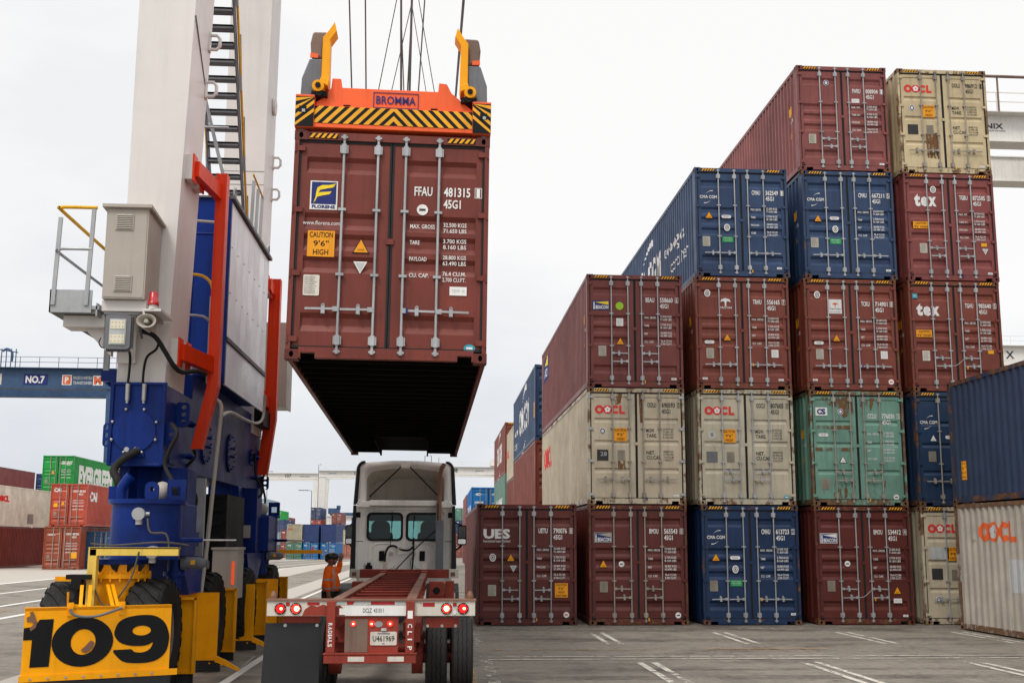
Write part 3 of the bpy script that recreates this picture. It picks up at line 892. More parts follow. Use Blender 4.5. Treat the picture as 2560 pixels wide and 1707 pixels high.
strip('pavement', 'concband', [(-6.25, -5.1, 5, 400), (-34, -20, 40, 400), (-60, -37, 40, 400), (-11.2, -8.6, 40, 400)], .004)
strip('road_marking', 'line2', [(-3.09, -2.95, 8, 44), (-4.83, -4.68, 30, 160), (-11.3, -11.05, 12, 200), (-13.35, -13.1, 12, 200), (-16.45, -16.2, 12, 200), (-20.1, -19.7, 40, 300)], .008)
r = []
for x in (3.36, 6.13, 8.93, 11.6):
    for o in (0, .25): r += [(x + o - .05, x + o + .05, 21.6, 24.3), (x + o - .055, x + o + .055, 14.4, 18.35), (x + o - .05, x + o + .05, 8, 13.2)]
strip('road_marking', 'line', r, .008)
strip('road_marking', 'line', [(.85, 40, 18.82, 18.9), (.82, 40, 19.24, 19.32)], .012)
strip('road_marking', 'lineold', [(.4, 40, 25.35, 25.5), (.72, .9, 14, 25)], .008)
strip('road_marking', 'liney', [(.42, .56, 12, 24), (.6, 8, 20.5, 20.6), (-3.9, -3.8, 40, 90), (-12.4, -12.2, 12, 200)], .012)
strip('ground', 'tyremark', [(-2.1, -1.5, 2, 13), (-.15, .4, 2, 26), (1.2, 24, 16.1, 16.6), (.6, 24, 22.2, 22.9), (.5, 24, 24.6, 26.4), (2, 24, 17.2, 17.5)], .006)
strip('ground', 'dirtpatch', [(2.6, 5.6, 18.3, 21.0), (6.9, 8.2, 18.5, 20.2), (5.2, 8.2, 19.2, 21.3), (8.4, 11.6, 18.2, 20.6), (1., 3., 23.5, 25.6)], .016)

# ------------------------------------------------------------------ the container stacks on the right
Y0 = 26.425
CX = [.896 + HW, 3.629 + HW, 6.43 + HW, 9.274 + HW, 11.986 + HW]
TP = 2.902
RUST = {}
def add_container(col, t, label, color, pre, dig, chk, logo_kind, stick, dx=0, dy=0, txt='white', f=0., labels=None, **kw):
    root, doors = container(label, (CX[col] + dx, Y0 + dy, t * TP + .004), color, **kw)
    if logo_kind: logo(logo_kind, doors[0])
    numbers(doors[1], pre, dig, chk, col=txt, f=f, labels=labels)
    for k, a, b in stick: sticker(k, a, b, doors[0] if a < .5 else doors[1])
    return root, doors
MG = ['MAX. GROSS', 'TARE', 'PAYLOAD', 'CU. CAP.']
MW = ['MAX. WT.', 'TARE WT.', 'PAYLOAD', 'CU. CAP.']
add_container(0, 0, 'maroon container numbered 790076 standing alone beside the truck, caution sign low on its door', C_MAR2, 'UETU', '790076', '8', 'ues',
    [('oval', .16, .445), ('tri', .34, .447), ('inv', .366, .535), ('csc', .155, .715), ('caution4', .845, .714), ('rred', .894, .914)], hand='ues', labels=MG, rust=.05, frame_rust=.1)
add_container(1, 0, 'maroon container numbered 565543 on the ground, lighthouse sign with pale yellow beam', C_MAR2, 'BMOU', '565543', '0', 'beaconc',
    [('tri', .147, .497), ('rwhite', .33, .497), ('csc2', .15, .685), ('rwhite', .896, .919)], hand='beau', rod='tan', rust=.15, frame_rust=.5)
SC1, s1 = add_container(1, 1, 'sand coloured container numbered 690593 with a chalked 28 on a black square, second of three', C_SAND, 'OOLU', '690593', '0', 'oocl',
    [('rblue', .152, .375), ('caution3', .337, .405), ('black28', .152, .582), ('csc2', .342, .582), ('tag', .9, .925)], txt='dark', labels='oocl', f=-.075, style='B', rod='tan', rust=.04, frame_rust=.55, hinge_rod=True)
BE, d = add_container(1, 2, 'maroon container numbered 558660 topping the three high stack, round lime sticker beside its lighthouse sign', C_MAR, 'BEAU', '558660', '6', 'beacon',
    [('rlime', .342, .28), ('tagr', .342, .424), ('tri', .345, .594), ('csc', .158, .68), ('tag', .9, .92)], hand='beau', rust=.1)
add_container(2, 0, 'dark blue container numbered 613723 on the ground below a sand coloured one', (.012, .034, .095), 'CMAU', '613723', '2', 'cma',
    [('tri', .142, .44), ('pill', .34, .442), ('oval', .34, .538), ('csc2', .115, .676), ('green', .345, .653), ('tag', .92, .911)], rust=.12, frame_rust=.45)
add_container(2, 1, 'sand coloured container numbered 807605 with torn stickers, resting on a dark blue one', (.5, .45, .34), 'OOCU', '807605', '0', 'oocl',
    [('rold', .145, .4), ('caution3', .325, .407), ('greysq', .142, .59), ('csc2', .335, .59), ('rteal', .905, .93)], dx=-.03, txt='dark', labels='oocl', f=-.08, hand='ues', style='B', rod='galv', rust=.02, frame_rust=.55)
add_container(2, 2, 'red brown container numbered 556165 with a white T emblem painted straight on its door', C_RED, 'TRHU', '556165', '7', 'triton',
    [('oval', .134, .15), ('tri', .334, .545), ('pill', .145, .587), ('csc', .15, .686), ('tagr', .835, .683), ('tag', .09, .91), ('tag', .89, .915)], dx=-.03, rust=.08, frame_rust=.5)
CM, d = add_container(2, 3, 'blue container numbered 362549 topping the four high stack, white lettering along its side', C_BLU, 'CMAU', '362549', '1', 'cma',
    [('tri', .15, .44), ('pill', .335, .45), ('oval', .34, .55), ('csc', .115, .68), ('green', .345, .66), ('tag', .89, .915)], dx=.03, rust=.05, labels=['MAX GROSS', 'TARE', 'PAYLOAD', 'CUBE'])
add_container(3, 0, 'maroon container numbered 534412 on the ground below the rusty green one', C_MAR2, 'BMOU', '534412', '4', 'beaconw',
    [('rwhite', .33, .49), ('csc2', .155, .677), ('tri', .835, .715), ('tagw', .835, .8), ('tag', .91, .925)], hand='beau', rod='galv', rust=.13, frame_rust=.5)
GC, gd = add_container(3, 1, 'green container numbered 776030 with large rust stains on its doors', C_TEAL, 'CCLU', '776030', '5', 'cs',
    [('rblue', .33, .185), ('pill', .14, .39), ('triw', .335, .605), ('csc2', .145, .815), ('rwhite', .88, .925)], dx=-.01, hand='ues', style='B', rod='tan', rust=.3, frame_rust=.75)
add_container(3, 2, 'red brown container numbered 714901 with a white square sign bearing an orange emblem', C_RED, 'TCKU', '714901', '8', 'tritonw',
    [('oval', .145, .146), ('tri', .335, .535), ('pill', .145, .58), ('csc', .15, .68), ('tagr', .84, .68), ('tag', .09, .91), ('rred', .9, .92)], dx=-.04, rust=.1, frame_rust=.5)
add_container(3, 3, 'blue container numbered 667211 under the maroon top one of the fourth stack', C_BLU, 'CMAU', '667211', '5', 'cma',
    [('tri', .165, .447), ('pill', .345, .442), ('oval', .35, .543), ('green', .35, .655), ('csc', .12, .67), ('tag', .91, .915)], dx=.02, rust=.12, frame_rust=.35)
add_container(3, 4, 'maroon container numbered 008904, topmost of the five high stack, door without emblem', (.25, .075, .068), 'FWRU', '008904', '1', None,
    [('rblue', .33, .16), ('tagw', .65, .326), ('csc', .155, .70), ('tag', .91, .925)], dx=-.01, hand='beau', labels=MW, f=.01, rust=.07, frame_rust=.2)
add_container(4, 0, 'sand coloured container with grey repair patch and black square, half hidden on the ground', C_SAND, 'OOLU', '861204', '7', 'oocl',
    [('patch', .2, .40), ('caution3', .337, .405), ('black', .152, .575), ('csc2', .342, .582), ('rblue', .15, .79)], txt='dark', labels='oocl', f=-.075, style='B', rod='galv', rust=.3, frame_rust=.6)
add_container(4, 1, 'worn blue container with white warning triangle, half hidden behind the navy one', (.02, .045, .1), 'CMAU', '402216', '8', 'cma',
    [('triw', .19, .41), ('csc2', .17, .57), ('oval', .4, .58), ('pill', .37, .4)], style='B', rod='tan', rust=.35, frame_rust=.6)
add_container(4, 2, 'maroon container numbered 983640 with small blue square above bold white letters', C_RED, 'TGHU', '983640', '5', 'tex',
    [('gl', .075, .14), ('cautionL', .155, .48), ('cscw', .165, .68), ('tagy', .87, .64)], hand='beau', rust=.12, frame_rust=.5)
add_container(4, 3, 'maroon container numbered 872585 with round sticker above bold white letters', (.23, .06, .055), 'TGBU', '872585', '3', 'tex2',
    [('oval', .33, .15), ('cautionL', .175, .485), ('csc', .19, .70), ('tagy', .86, .66), ('inv', .87, .72), ('tag', .91, .925)], dx=.03, hand='beau', labels=MW, rust=.08, frame_rust=.3)
TC, td = add_container(4, 4, 'rust streaked sand coloured container numbered 986912 topping a stack before a white crane', (.6, .49, .3), 'OOLU', '986912', '1', 'oocl',
    [('rblue', .152, .375), ('caution3', .337, .405), ('black', .152, .582), ('csc2', .342, .582), ('tag', .9, .925)], dx=.02, txt='dark', labels='oocl', f=-.075, style='B', rod='tan', rust=.15, frame_rust=.55)

stain(gd[0], [(.12, .06), (.46, .055), (.47, .2), (.36, .24), (.3, .16), (.2, .13)]); stain(gd[0], [(.24, .79), (.46, .77), (.47, .945), (.22, .93)]); stain(gd[0], [(.06, .31), (.46, .305), (.46, .34), (.06, .335)])
stain(gd[1], [(.53, .79), (.8, .78), (.82, .93), (.54, .945)]); stain(gd[1], [(.53, .06), (.7, .06), (.66, .17), (.55, .22)]); stain(gd[0], [(.05, .5), (.46, .5), (.46, .53), (.05, .53)])
stain(td[0], [(.29, .62), (.42, .61), (.44, .86), (.3, .85)]); 
stain(s1[0], [(.26, .055), (.36, .05), (.34, .13), (.28, .16)]); stain(s1[0], [(.3, .63), (.42, .63), (.4, .7), (.31, .7)]); stain(s1[1], [(.53, .05), (.58, .05), (.57, .3), (.54, .3)])


for lab in ('numbered 534412', 'numbered 983640'):
    for o in [o for o in bpy.data.objects if lab in o.get('label', '')]:
        mb = MB(); mb.tube([(RODX[1], -.03, HC * .228), (RODX[1] + .12, -.045, HC * .235), (RODX[2] - .08, -.045, HC * .275), (RODX[2], -.03, HC * .3)], .008, 6, smooth_pts=4); mb.build('seal_cable', ['galv'], [c for c in o.children if c.name.startswith('door')][0])

def side_part(root, name, side, L, fn, mats, depth=.042):
    """markings painted over the corrugated side: fn draws in a flat plane (x along the side as read, z up)"""
    mb = MB(); fn(mb)
    bm = bmesh.new(); vs = [bm.verts.new(v) for v in mb.v]
    for f_, mi in zip(mb.f, mb.m):
        try:
            fc = bm.faces.new([vs[i] for i in f_]); fc.material_index = mi
        except ValueError: pass
    pts = corr(.16, L - .16)
    for t, d in pts:
        a = t if side > 0 else -t
        bmesh.ops.bisect_plane(bm, geom=bm.verts[:] + bm.edges[:] + bm.faces[:], plane_co=(a, 0, 0), plane_no=(1, 0, 0))
    for v in bm.verts:
        t = v.co.x if side > 0 else -v.co.x
        v.co = Vector((side * (HW - .008 - corr_depth(t, pts, depth) + .004 - v.co.y), t, v.co.z))
    me = bpy.data.meshes.new(name); bm.to_mesh(me); bm.free()
    for x in mats: me.materials.append(M[x])
    return link(name, me, root)

def cma_side(mb, c, z, w):
    mb.text('CMA CGM', (c - w / 2, 0, z - w * .08), X1, Z1, w * .2, w, 0, .03)
    for s in (1, -1):
        p = [(s * w * (-.3 + .42 * t), s * w * (.16 + .12 * math.sin(t * PI * .55))) for t in [i / 10 for i in range(11)]]
        q = [(a, b - s * w * .055 * (j / 10)) for j, (a, b) in enumerate(p)]
        mb.plate([p + q[::-1]], (c + s * w * .12, 0, z), X1, Z1, .001, 0)
def f_cm(mb):
    cma_side(mb, -6.6, 1.4, 4.2)
    mb.text('ecological', (-3.9, 0, 1.45), X1, Z1, .42, 2.7, 0); mb.text('container', (-3.1, 0, .85), X1, Z1, .36, 2.1, 0)
side_part(CM, 'side_lettering', -1, L40, f_cm, ['white'])
def f_be(mb):
    mb.box(-11.6, -9.9, -.002, .002, 1.75, 2.55, 1); mb.text('BEACON', (-11.2, -.004, 1.85), X1, Z1, .3, 1.2, 0, .02)
    mb.plate([[(0, 0), (1.1, .3), (1.1, -.1)]], (-11.1, -.004, 2.3), X1, Z1, .001, 2)
side_part(BE, 'side_logo', -1, L40, f_be, ['white', 'blue', 'logoyellow'])
for o in bpy.data.objects:
    if o.get('label', '').startswith('sand coloured container numbered 690593'):
        side_part(o, 'side_lettering', -1, L40, lambda mb: oocl(mb, -11.4, -8.9, 1.55, 2.25, 0, 0, 0), ['red'])
for lab in ('numbered 008904', 'numbered 558660', 'numbered 667211', 'numbered 556165', 'numbered 714901', 'numbered 983640', 'numbered 776030'):
    for o in [o for o in bpy.data.objects if lab in o.get('label', '')]:
        def f_m(mb):
            mb.plate([[(-.11, -.09), (.11, -.09), (0, .11)]], (-.62, 0, 1.2), X1, Z1, .001, 1)
            mb.box(-.75, -.5, -.001, .001, 1.72, 1.95, 1); mb.text('45G1', (-.72, 0, 1.5), X1, Z1, .09, .25, 0)
        side_part(o, 'side_marks', -1, L40, f_m, ['white', 'yellow'])

# the two at the right edge, seen along their left sides
root, d = container('navy blue container resting on the pale grey one, small caution sign on its side', (12.2 + HW, 25.08 - L40, TP + .004), (.032, .05, .1), rust=.22, frame_rust=.65, group='containers of the nearest stack')
def f_s(mb):
    mb.box(-11.75, -11.53, -.001, .001, .55, .98, 0)
    for i, s in enumerate(('CAUTION', '9\'6"', 'HIGH', 'CONTAINER')): mb.text(s, (-11.64, -.003, .9 - i * .105), X1, Z1, .055, .17, 1, 0, 'C')
side_part(root, 'caution_sign', -1, L40, f_s, ['signyellow', 'black'])
root, d = container('pale grey container with orange lettering on its ribbed side, on the ground', (12.2 + HW, 25.08 - L40, .004), (.47, .43, .37), rust=.3, style='B', frame_rust=.78, group='containers of the nearest stack')
def f_o(mb):
    oocl(mb, -11.08, -9.5, 2.02, 2.46, 0, 0, 1)
    mb.box(-9.9, -9.1, 0, .001, .95, 1.65, 1); mb.box(-9.1, -8, 0, .001, .9, 1.8, 1)
side_part(root, 'side_lettering', -1, L40, f_o, ['orange_letter', 'silvertape'])

# ------------------------------------------------------------------ containers of the bays behind and across the yard: one mesh each
def far_mesh(L, H, style):
    mb = MB()
    body_mb(L, H, mb, under=False); frame_mb(L, H, mb, castings=True)
    for s in (-1, 1): door_mb(style, s, H, mb)
    k = len(mb.v)
    for i in range(4):
        x = RODX[i]
        mb.box(x - .02, x + .02, -.02, .01, H * .03, H * .97, 2)
        for q in (.08, .918): mb.box(x - .045, x + .045, -.02, .03, H * (1 - q) - .05, H * (1 - q) + .05, 2)
        mb.box(x, x + .35 * (1 if i > 1 else -1), -.03, .0, H * .21, H * .225, 2)
    mb.box(-.02, .02, .028, .05, H * .06, H * .95, 1)
    return mb.mesh('shipping_container', ['cont', 'under', 'tan'])

def far(label, x, y, z, color, H=HC, L=L40, style='A', rust=.12, group='containers in the rows behind', flip=False):
    """x: left edge of the door end"""
    o = link('shipping_container', cached(('far', L, H, style), lambda: far_mesh(L, H, style)), None, (x + HW, y, z + .004), color=color, rust=rust)
    if flip: o.rotation_euler = (0, 0, PI); o.location = (x + HW, y + L, z + .004)
    return tag(o, label, 'container', group)

def far_marks(o, H=HC, col='white', blobs=None, warn=True, name='lettering'):
    mb = MB(); y = TY
    mb.text('CRXU 481203', (fx(.6), y, FZ(.2, H)), X1, Z1, .14, .85, 0, .02); mb.text('45G1', (fx(.76), y, FZ(.27, H)), X1, Z1, .13, .3, 0, .02)
    for i in range(4): mb.text('28.800 KGS', (fx(.6), y, FZ(.4 + i * .07, H)), X1, Z1, .07, .75, 0, .01)
    for t, a, b, c, d in (blobs or []): mb.text(t, (fx(a), y, FZ(d, H)), X1, Z1, H * (d - c), CW * (b - a), 0, .04)
    r = mb.build(name, [col], o)
    mb = MB(); mb.box(fx(.1), fx(.18), y - .002, y + .002, FZ(.75, H), FZ(.66, H)); mb.build('data_plate', ['plate2'], o)
    if warn: mb = MB(); mb.plate([[(-.14, -.1), (.14, -.1), (0, .14)]], (fx(.34), y, FZ(.47, H)), X1, Z1, .001); mb.build('warning_sticker', ['yellow'], o)
    return r

G2 = 'containers in the row behind the front stacks'
far('maroon container beneath the navy one in the row behind, left of the sand coloured stack', 3.55, 40.6, TP, C_RED, group=G2)
far('dark container at the bottom of the row behind, below the maroon one', 3.55, 40.6, 0, C_MAR2, group=G2)
o = far('navy container with white side lettering rising behind the lone maroon one', 3.55, 40.6, 2 * TP, (.03, .06, .13), group=G2)
side_part(o, 'side_lettering', -1, L40, lambda mb: (cma_side(mb, -5.6, 1.35, 5.2), mb.text('ecological', (-11.6, 0, .5), X1, Z1, .35, 2.6, 0), mb.text('container', (-11.6, 0, 1.1), X1, Z1, .35, 2.4, 0)), ['white'])
def f_y(mb): mb.box(-.75, -.45, -.001, .001, .9, 1.5, 0)
side_part(o, 'caution_sign', -1, L40, f_y, ['signyellow'])
G3 = 'short containers behind the navy one'
far('short maroon container below the short sand coloured one', 3.62, 53.2, 2.59, C_RED, STD, L20, group=G3)
far('short red brown container at the foot of the short stack', 3.62, 53.2, 0, C_MAR, STD, L20, group=G3)
o = far('short sand coloured container with red lettering, between the navy and the brown one', 3.62, 53.2, 5.18, C_SAND, STD, L20, 'B', group=G3)
side_part(o, 'side_lettering', -1, L20, lambda mb: oocl(mb, -5.6, -4.3, 1.2, 1.65, 0, 0, 0), ['red'])
o = far('brown container with white side lettering, leftmost top one of the row behind', 3.62, 61., 2 * TP, C_RED, group=G2)
mb = stripe_mb(fx(.07), fx(.22), HC - .1, -.005, .075); stripe_mb(fx(.78), fx(.93), HC - .1, -.005, .075, mb); mb.build('warning_stripe', ['black', 'yellow'], o)
side_part(o, 'side_lettering', -1, L40, lambda mb: cma_side(mb, -6, 1.35, 5.2), ['white'])
o = far('grey green container with pale side lettering below the brown one', 3.62, 61., TP, (.15, .26, .21), group=G2)
side_part(o, 'side_lettering', -1, L40, lambda mb: mb.text('CHINA SHIPPING', (-9.5, 0, .8), X1, Z1, .8, 7., 0, .03), ['white'])
far('brown container at the foot of the row behind, below the grey green one', 3.62, 61., 0, C_MAR2, group=G2)
o = far('bright blue container with the open side showing beyond the grey green one', 2.2, 77., TP, (.012, .15, .42), group='containers at the far end of the row')
far_marks(o, blobs=[('o', .12, .3, .12, .2), ('HMM', .1, .35, .35, .4)]); side_part(o, 'side_lettering', -1, L40, lambda mb: mb.text('CONTAINER LINE', (-11, 0, 1.2), X1, Z1, .5, 9., 0), ['white'])
far('blue container on the ground below the bright blue one', 2.2, 77., 0, (.02, .1, .3), group='containers at the far end of the row')
far('pinkish brown container behind the bright blue one', 2.14, 90., TP, (.3, .1, .09), group='containers at the far end of the row')
far('maroon container on the ground below the pinkish brown one', 2.14, 90., 0, C_MAR, group='containers at the far end of the row')

# ---- left across the yard
GL_ = 'containers across the yard at the left'
o = far('rust red container with white letters and two yellow stickers below the green one', -26.6, 76, TP, (.46, .07, .038), group=GL_)
far_marks(o, blobs=[('CAI', .08, .28, .11, .19)]); mb = MB(); m_rect(fx(.1), fx(.21), FZ(.57), FZ(.48), 0, TY, 0, mb) if False else None
mb = MB(); mb.box(fx(.09), fx(.2), TY - .003, TY + .001, FZ(.55, HC), FZ(.46, HC)); mb.build('caution_sign', ['yellow'], o)
side_part(o, 'side_lettering', 1, L40, lambda mb: mb.text('CAI', (.7, 0, 1.75), X1, Z1, .6, 1.5, 0, .04), ['white'])
o = far('red brown container on the ground with a large yellow sticker on its door', -26.87, 76, 0, (.3, .07, .035), group=GL_)
far_marks(o, warn=False, blobs=[('CRONOS', .1, .3, .18, .21)]); mb = MB(); mb.box(fx(.76), fx(.92), TY - .003, TY + .001, FZ(.74, HC), FZ(.6, HC)); mb.build('caution_sign', ['yellow'], o)
o = far('bright green container with huge white lettering on its side', -31.95, 89, 2 * TP, (.012, .29, .05), group=GL_)
far_marks(o, blobs=[('EVERGREEN', .55, .93, .2, .24)]); side_part(o, 'side_lettering', 1, L40, lambda mb: mb.text('EVERGREEN', (1.5, 0, .55), X1, Z1, 1.55, 9., 0, .06), ['white'])
far('dark green container below the bright green one', -31.95, 89, TP, (.012, .2, .05), group=GL_)
far('maroon container on the ground below the dark green one', -31.95, 89, 0, C_MAR, group=GL_)
o = far('cream container with red lettering on its side, left of the rust red one', -30.9 - CW, 76.2, TP, (.78, .73, .61), group=GL_, rust=.1)
side_part(o, 'side_lettering', 1, L40, lambda mb: (oocl(mb, 1.6, 3.9, 1.75, 2.2, 0, 0, 0), mb.box(7.6, 8.8, 0, .001, .25, 1., 1)), ['red', 'tan'])
o = far('dark red container with vertical white letters below the cream one', -30.9 - CW, 76.2, 0, (.2, .035, .025), group=GL_)
side_part(o, 'side_lettering', 1, L40, lambda mb: mb.text('CRONOS', (.35, 0, .35), Z1, (-1, 0, 0), .5, 2.1, 0, .02), ['white'])
far('faded maroon container far left with only its side showing, above the cream one', -40.95 - CW, 100, 2 * TP, (.27, .075, .07), group=GL_)
far('red brown container in the middle of the far left stack', -40.95 - CW, 100, TP, C_RED, group=GL_)
far('dull red container at the foot of the far left stack', -40.95 - CW, 100, 0, C_MAR, group=GL_)
o = far('navy container between the faded maroon and the bright green one', -41.5, 114, 2 * TP, (.03, .06, .15), group=GL_)
far('navy container below the one beside the bright green container', -41.5, 114, TP - .3, (.025, .05, .12), group=GL_)
far('blue grey container on the ground left of the green stack', -41.5, 114, -.35, (.08, .12, .2), group=GL_)
for t, (c, lab) in enumerate([((.03, .06, .15), 'navy container at the foot of the tall stack cut by the left edge'), (C_MAR, 'maroon container second in the tall stack cut by the left edge'), (C_RED, 'red brown container third in the tall stack cut by the left edge'), ((.03, .06, .14), 'navy container topping the tall stack cut by the left edge')]):
    o = far(lab, -54, 113, t * TP - .3, c, group=GL_)
far_marks(o)
o = far('blue container on the ground beside the red brown one, partly behind the crane', -24.5, 77.3, 0, (.03, .08, .18), STD, group=GL_)
for t, (c, lab) in enumerate([(C_MAR, 'maroon container low behind the blue crane leg'), ((.02, .1, .3), 'blue container midway behind the blue crane leg'), ((.24, .07, .05), 'red brown container high behind the blue crane leg')]):
    far(lab, -29.9, 102, t * TP - .2, c, group='containers hidden behind the crane leg')

# ---- middle distance between crane and truck
def column(x, y, specs, H=STD, L=L40, group='distant containers beyond the dockworker', flip=False):
    for t, (c, lab, mk) in enumerate(specs):
        o = far(lab, x, y, gz(y) + t * (H + .01), c, H, L, 'A', .1, group, flip)
        if mk == 'd': far_marks(o, H, warn=t % 2 == 0, blobs=[(random.choice(('HJ', 'MOL', 'OO', 'K')), .1, .3, .12, .2)])
        if mk == 's': side_part(o, 'side_lettering', 1, L, lambda mb: (cma_side(mb, 6, H / 2, 4.6)), ['white'])
NV = (.03, .06, .16); RD = (.26, .065, .055); SK = (.012, .16, .42)
GM = 'distant containers beyond the dockworker'
column(-24.3, 175, [((.1, .27, .19), 'pale green container on the ground beneath a distant sand coloured one', 'd')], group=GM)
o = far('distant sand coloured container with red mark on its ribbed end, above the pale green one', -24.3, 175, gz(175) + STD + .01, (.42, .38, .27), group=GM, flip=True)
mb = MB(); mb.text('OOCL', (-.35, L40 + .0, 2.05), (-1, 0, 0), Z1, .22, .75, 0, .04); mb.v = [(-x, L40 + .01, z) for x, y, z in mb.v]; mb.build('lettering', ['red'], o)
column(-21.7, 175, [(SK, 'sky blue container with a dark red patch in the distant front row', 'd')], group=GM)
far('navy ribbed container above the sky blue one with the red patch', -21.7, 175, gz(175) + STD + .01, (.035, .06, .17), group=GM, flip=True)
o = [o for o in bpy.data.objects if 'dark red patch' in o.get('label', '')][0]
mb = MB(); mb.box(fx(.54), fx(.68), TY - .02, TY + .001, FZ(.5, STD), FZ(.28, STD)); mb.build('red_patch', ['redtape'], o)
column(-18.9, 175, [(SK, 'sky blue container nearest the raised hand of the dockworker', 'd')], group=GM)
o = far('navy ribbed container above the dockworker, right one of the pair', -18.9, 175, gz(175) + STD + .01, (.035, .06, .17), group=GM, flip=True)
column(-30., 208, [(RD, 'lower red container left of the pale green one', 'd'), ((.25, .06, .05), 'upper red container left of the distant sand coloured one', 'd')], group=GM)
column(-34.6, 230, [((.07, .09, .12), 'dark grey container on the ground near the crane rod', 'd'), ((.3, .42, .52), 'light blue container in the middle distance', None), (NV, 'navy container above the light blue one', 's')], group=GM)
column(-38.5, 250, [(NV, 'navy container at the foot of the stack with a green top', None), ((.5, .17, .1), 'salmon container below a navy one in the green topped stack', None), (NV, 'dark container under the distant green one', None), ((.02, .4, .07), 'distant bright green container topping its stack', 'd')], group=GM)
column(-43.5, 300, [(RD, 'red container at the foot of the farthest left stack', None), (NV, 'navy container low in the farthest left stack', None), (NV, 'navy container second from top of the farthest left stack', 'd'), ((.27, .07, .06), 'small red container topping the farthest left stack', 'd')], group=GM)
column(-40.9, 303, [(RD, 'red container at the foot behind the sand coloured one', None), (NV, 'navy container hidden behind the sand coloured one', None), ((.3, .1, .08), 'reddish container peeping over the sand coloured one', None)], HC, group=GM)
column(-30.9, 262, [(RD, 'maroon container at the foot of the tower before the crane leg', None), (NV, 'navy container low in the tower before the crane leg', None), ((.5, .09, .06), 'bright red container second from top of the tower before the crane leg', 'd'), (NV, 'navy container topping the tower before the crane leg', 'd')], HC, group=GM)
column(-26.1, 264, [(NV, 'navy container at the foot of the stack right of the tower', None), (RD, 'dull red container low in the stack right of the tower', None), (NV, 'blue black container in the stack right of the tower', None), ((.26, .07, .06), 'dull red container topping the stack right of the tower', 'd')], group=GM)
column(-18.3, 202, [((.42, .15, .1), 'salmon container behind the raised hand', None), ((.6, .55, .42), 'cream container above the salmon one', None)], group=GM)
column(-17.2, 213, [((.24, .06, .055), 'maroon container on the ground behind the left truck mirror', 'd'), ((.2, .05, .05), 'maroon container second up behind the left truck mirror', 'd'), (NV, 'navy container topping the stack behind the left truck mirror', None)], group=GM)
column(-15.6, 222, [(NV, 'navy container on the ground close to the truck cab', None), (RD, 'red container above the navy one close to the truck cab', None)], group=GM)
column(-22.1 - CW, 135, [(NV, 'navy container on the ground beside the crane cable', 's'), ((.05, .085, .17), 'slate blue container with white side lettering beside the crane cable', 's')], HC, group='containers behind the crane rod')
column(-25. - CW, 158, [(RD, 'red container at the foot behind the slate blue one', None), (NV, 'navy container behind the slate blue one', None), ((.34, .44, .54), 'pale blue container showing above the slate blue one', None)], HC, group='containers behind the crane rod')
column(3.3, 230, [(RD, 'red container on the ground right of the truck', 'd'), (RD, 'red container second up right of the truck', 'd'), (NV, 'navy container right of the truck mirror', 'd'), ((.1, .26, .2), 'green container topping the stack right of the truck', 'd')], group='distant containers right of the truck')

# ------------------------------------------------------------------ the lifted container
FF = (-.678, 12.916, 4.147); FR = (R(-.955), R(.51), R(.791))
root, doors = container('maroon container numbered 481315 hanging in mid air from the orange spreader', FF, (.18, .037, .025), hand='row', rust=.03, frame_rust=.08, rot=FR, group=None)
logo('florens', doors[0])
numbers(doors[1], 'FFAU', '481315', '1', f=.03, labels=MG)
for k, a, b in [('caution3', .155, .5), ('tri', .355, .508), ('inv', .355, .597), ('cscw', .115, .682), ('rwhite', .66, .335), ('tagw', .85, .69), ('rteal', .912, .936)]: sticker(k, a, b, doors[0] if a < .5 else doors[1])
# ------------------------------------------------------------------ shared: big lugged tyre, dual road tyre
def put(mb, name, mats, root, bevel=0., parent=None, normals=False):
    """part modelled in world coordinates under a thing standing at root.location"""
    if isinstance(mats, str): mats = [mats]
    o = mb.build(name, mats, parent or root, None, bevel, normals)
    if parent is None: o.matrix_parent_inverse = Matrix.Translation(-Vector(root.location))
    return o

def crane_tyre():
    mb = MB(); mx = Matrix.Rotation(R(90), 4, 'Y')
    mb.lathe([(.4, -.17), (.44, -.225), (.58, -.25), (.68, -.245), (.715, -.215), (.718, 0), (.715, .215), (.68, .245), (.58, .25), (.44, .225), (.4, .17)], mx, 44)
    hs = [-.25, -.19, -.1, 0, .1, .19, .25]; n = 22
    for k in range(n):
        t0 = 2 * PI * k / n; rows = []
        for h in hs:
            c = t0 + .30 * math.sin(h * 5.2) + .05 * h; w = .092
            r = .745 if abs(h) < .2 else (.738 if abs(h) < .24 else .70)
            rows.append([(c - w, .705), (c - w * .84, r), (c + w * .84, r), (c + w, .705)])
        vs = []
        for h, row in zip(hs, rows):
            for a, r in row: vs.append((h, r * math.cos(a), r * math.sin(a)))
        fs = [(i * 4 + j, i * 4 + j + 1, i * 4 + j + 5, i * 4 + j + 4) for i in range(len(hs) - 1) for j in range(3)] + [(0, 1, 2, 3), (24, 25, 26, 27)]
        mb.add(vs, fs)
        for sgn in (-1, 1):    # shoulder lug running down the sidewall
            h = .25 * sgn; c = t0 + .30 * math.sin(h * 5.2); vs = []
            for r, w, hh in ((.72, .075, .243), (.62, .05, .258)):
                for a in (-w, w): vs.append((sgn * hh, r * math.cos(c + a), r * math.sin(c + a)))
            mb.add(vs, [(0, 1, 3, 2)])
    return mb.mesh('tyre', ['rubber'])

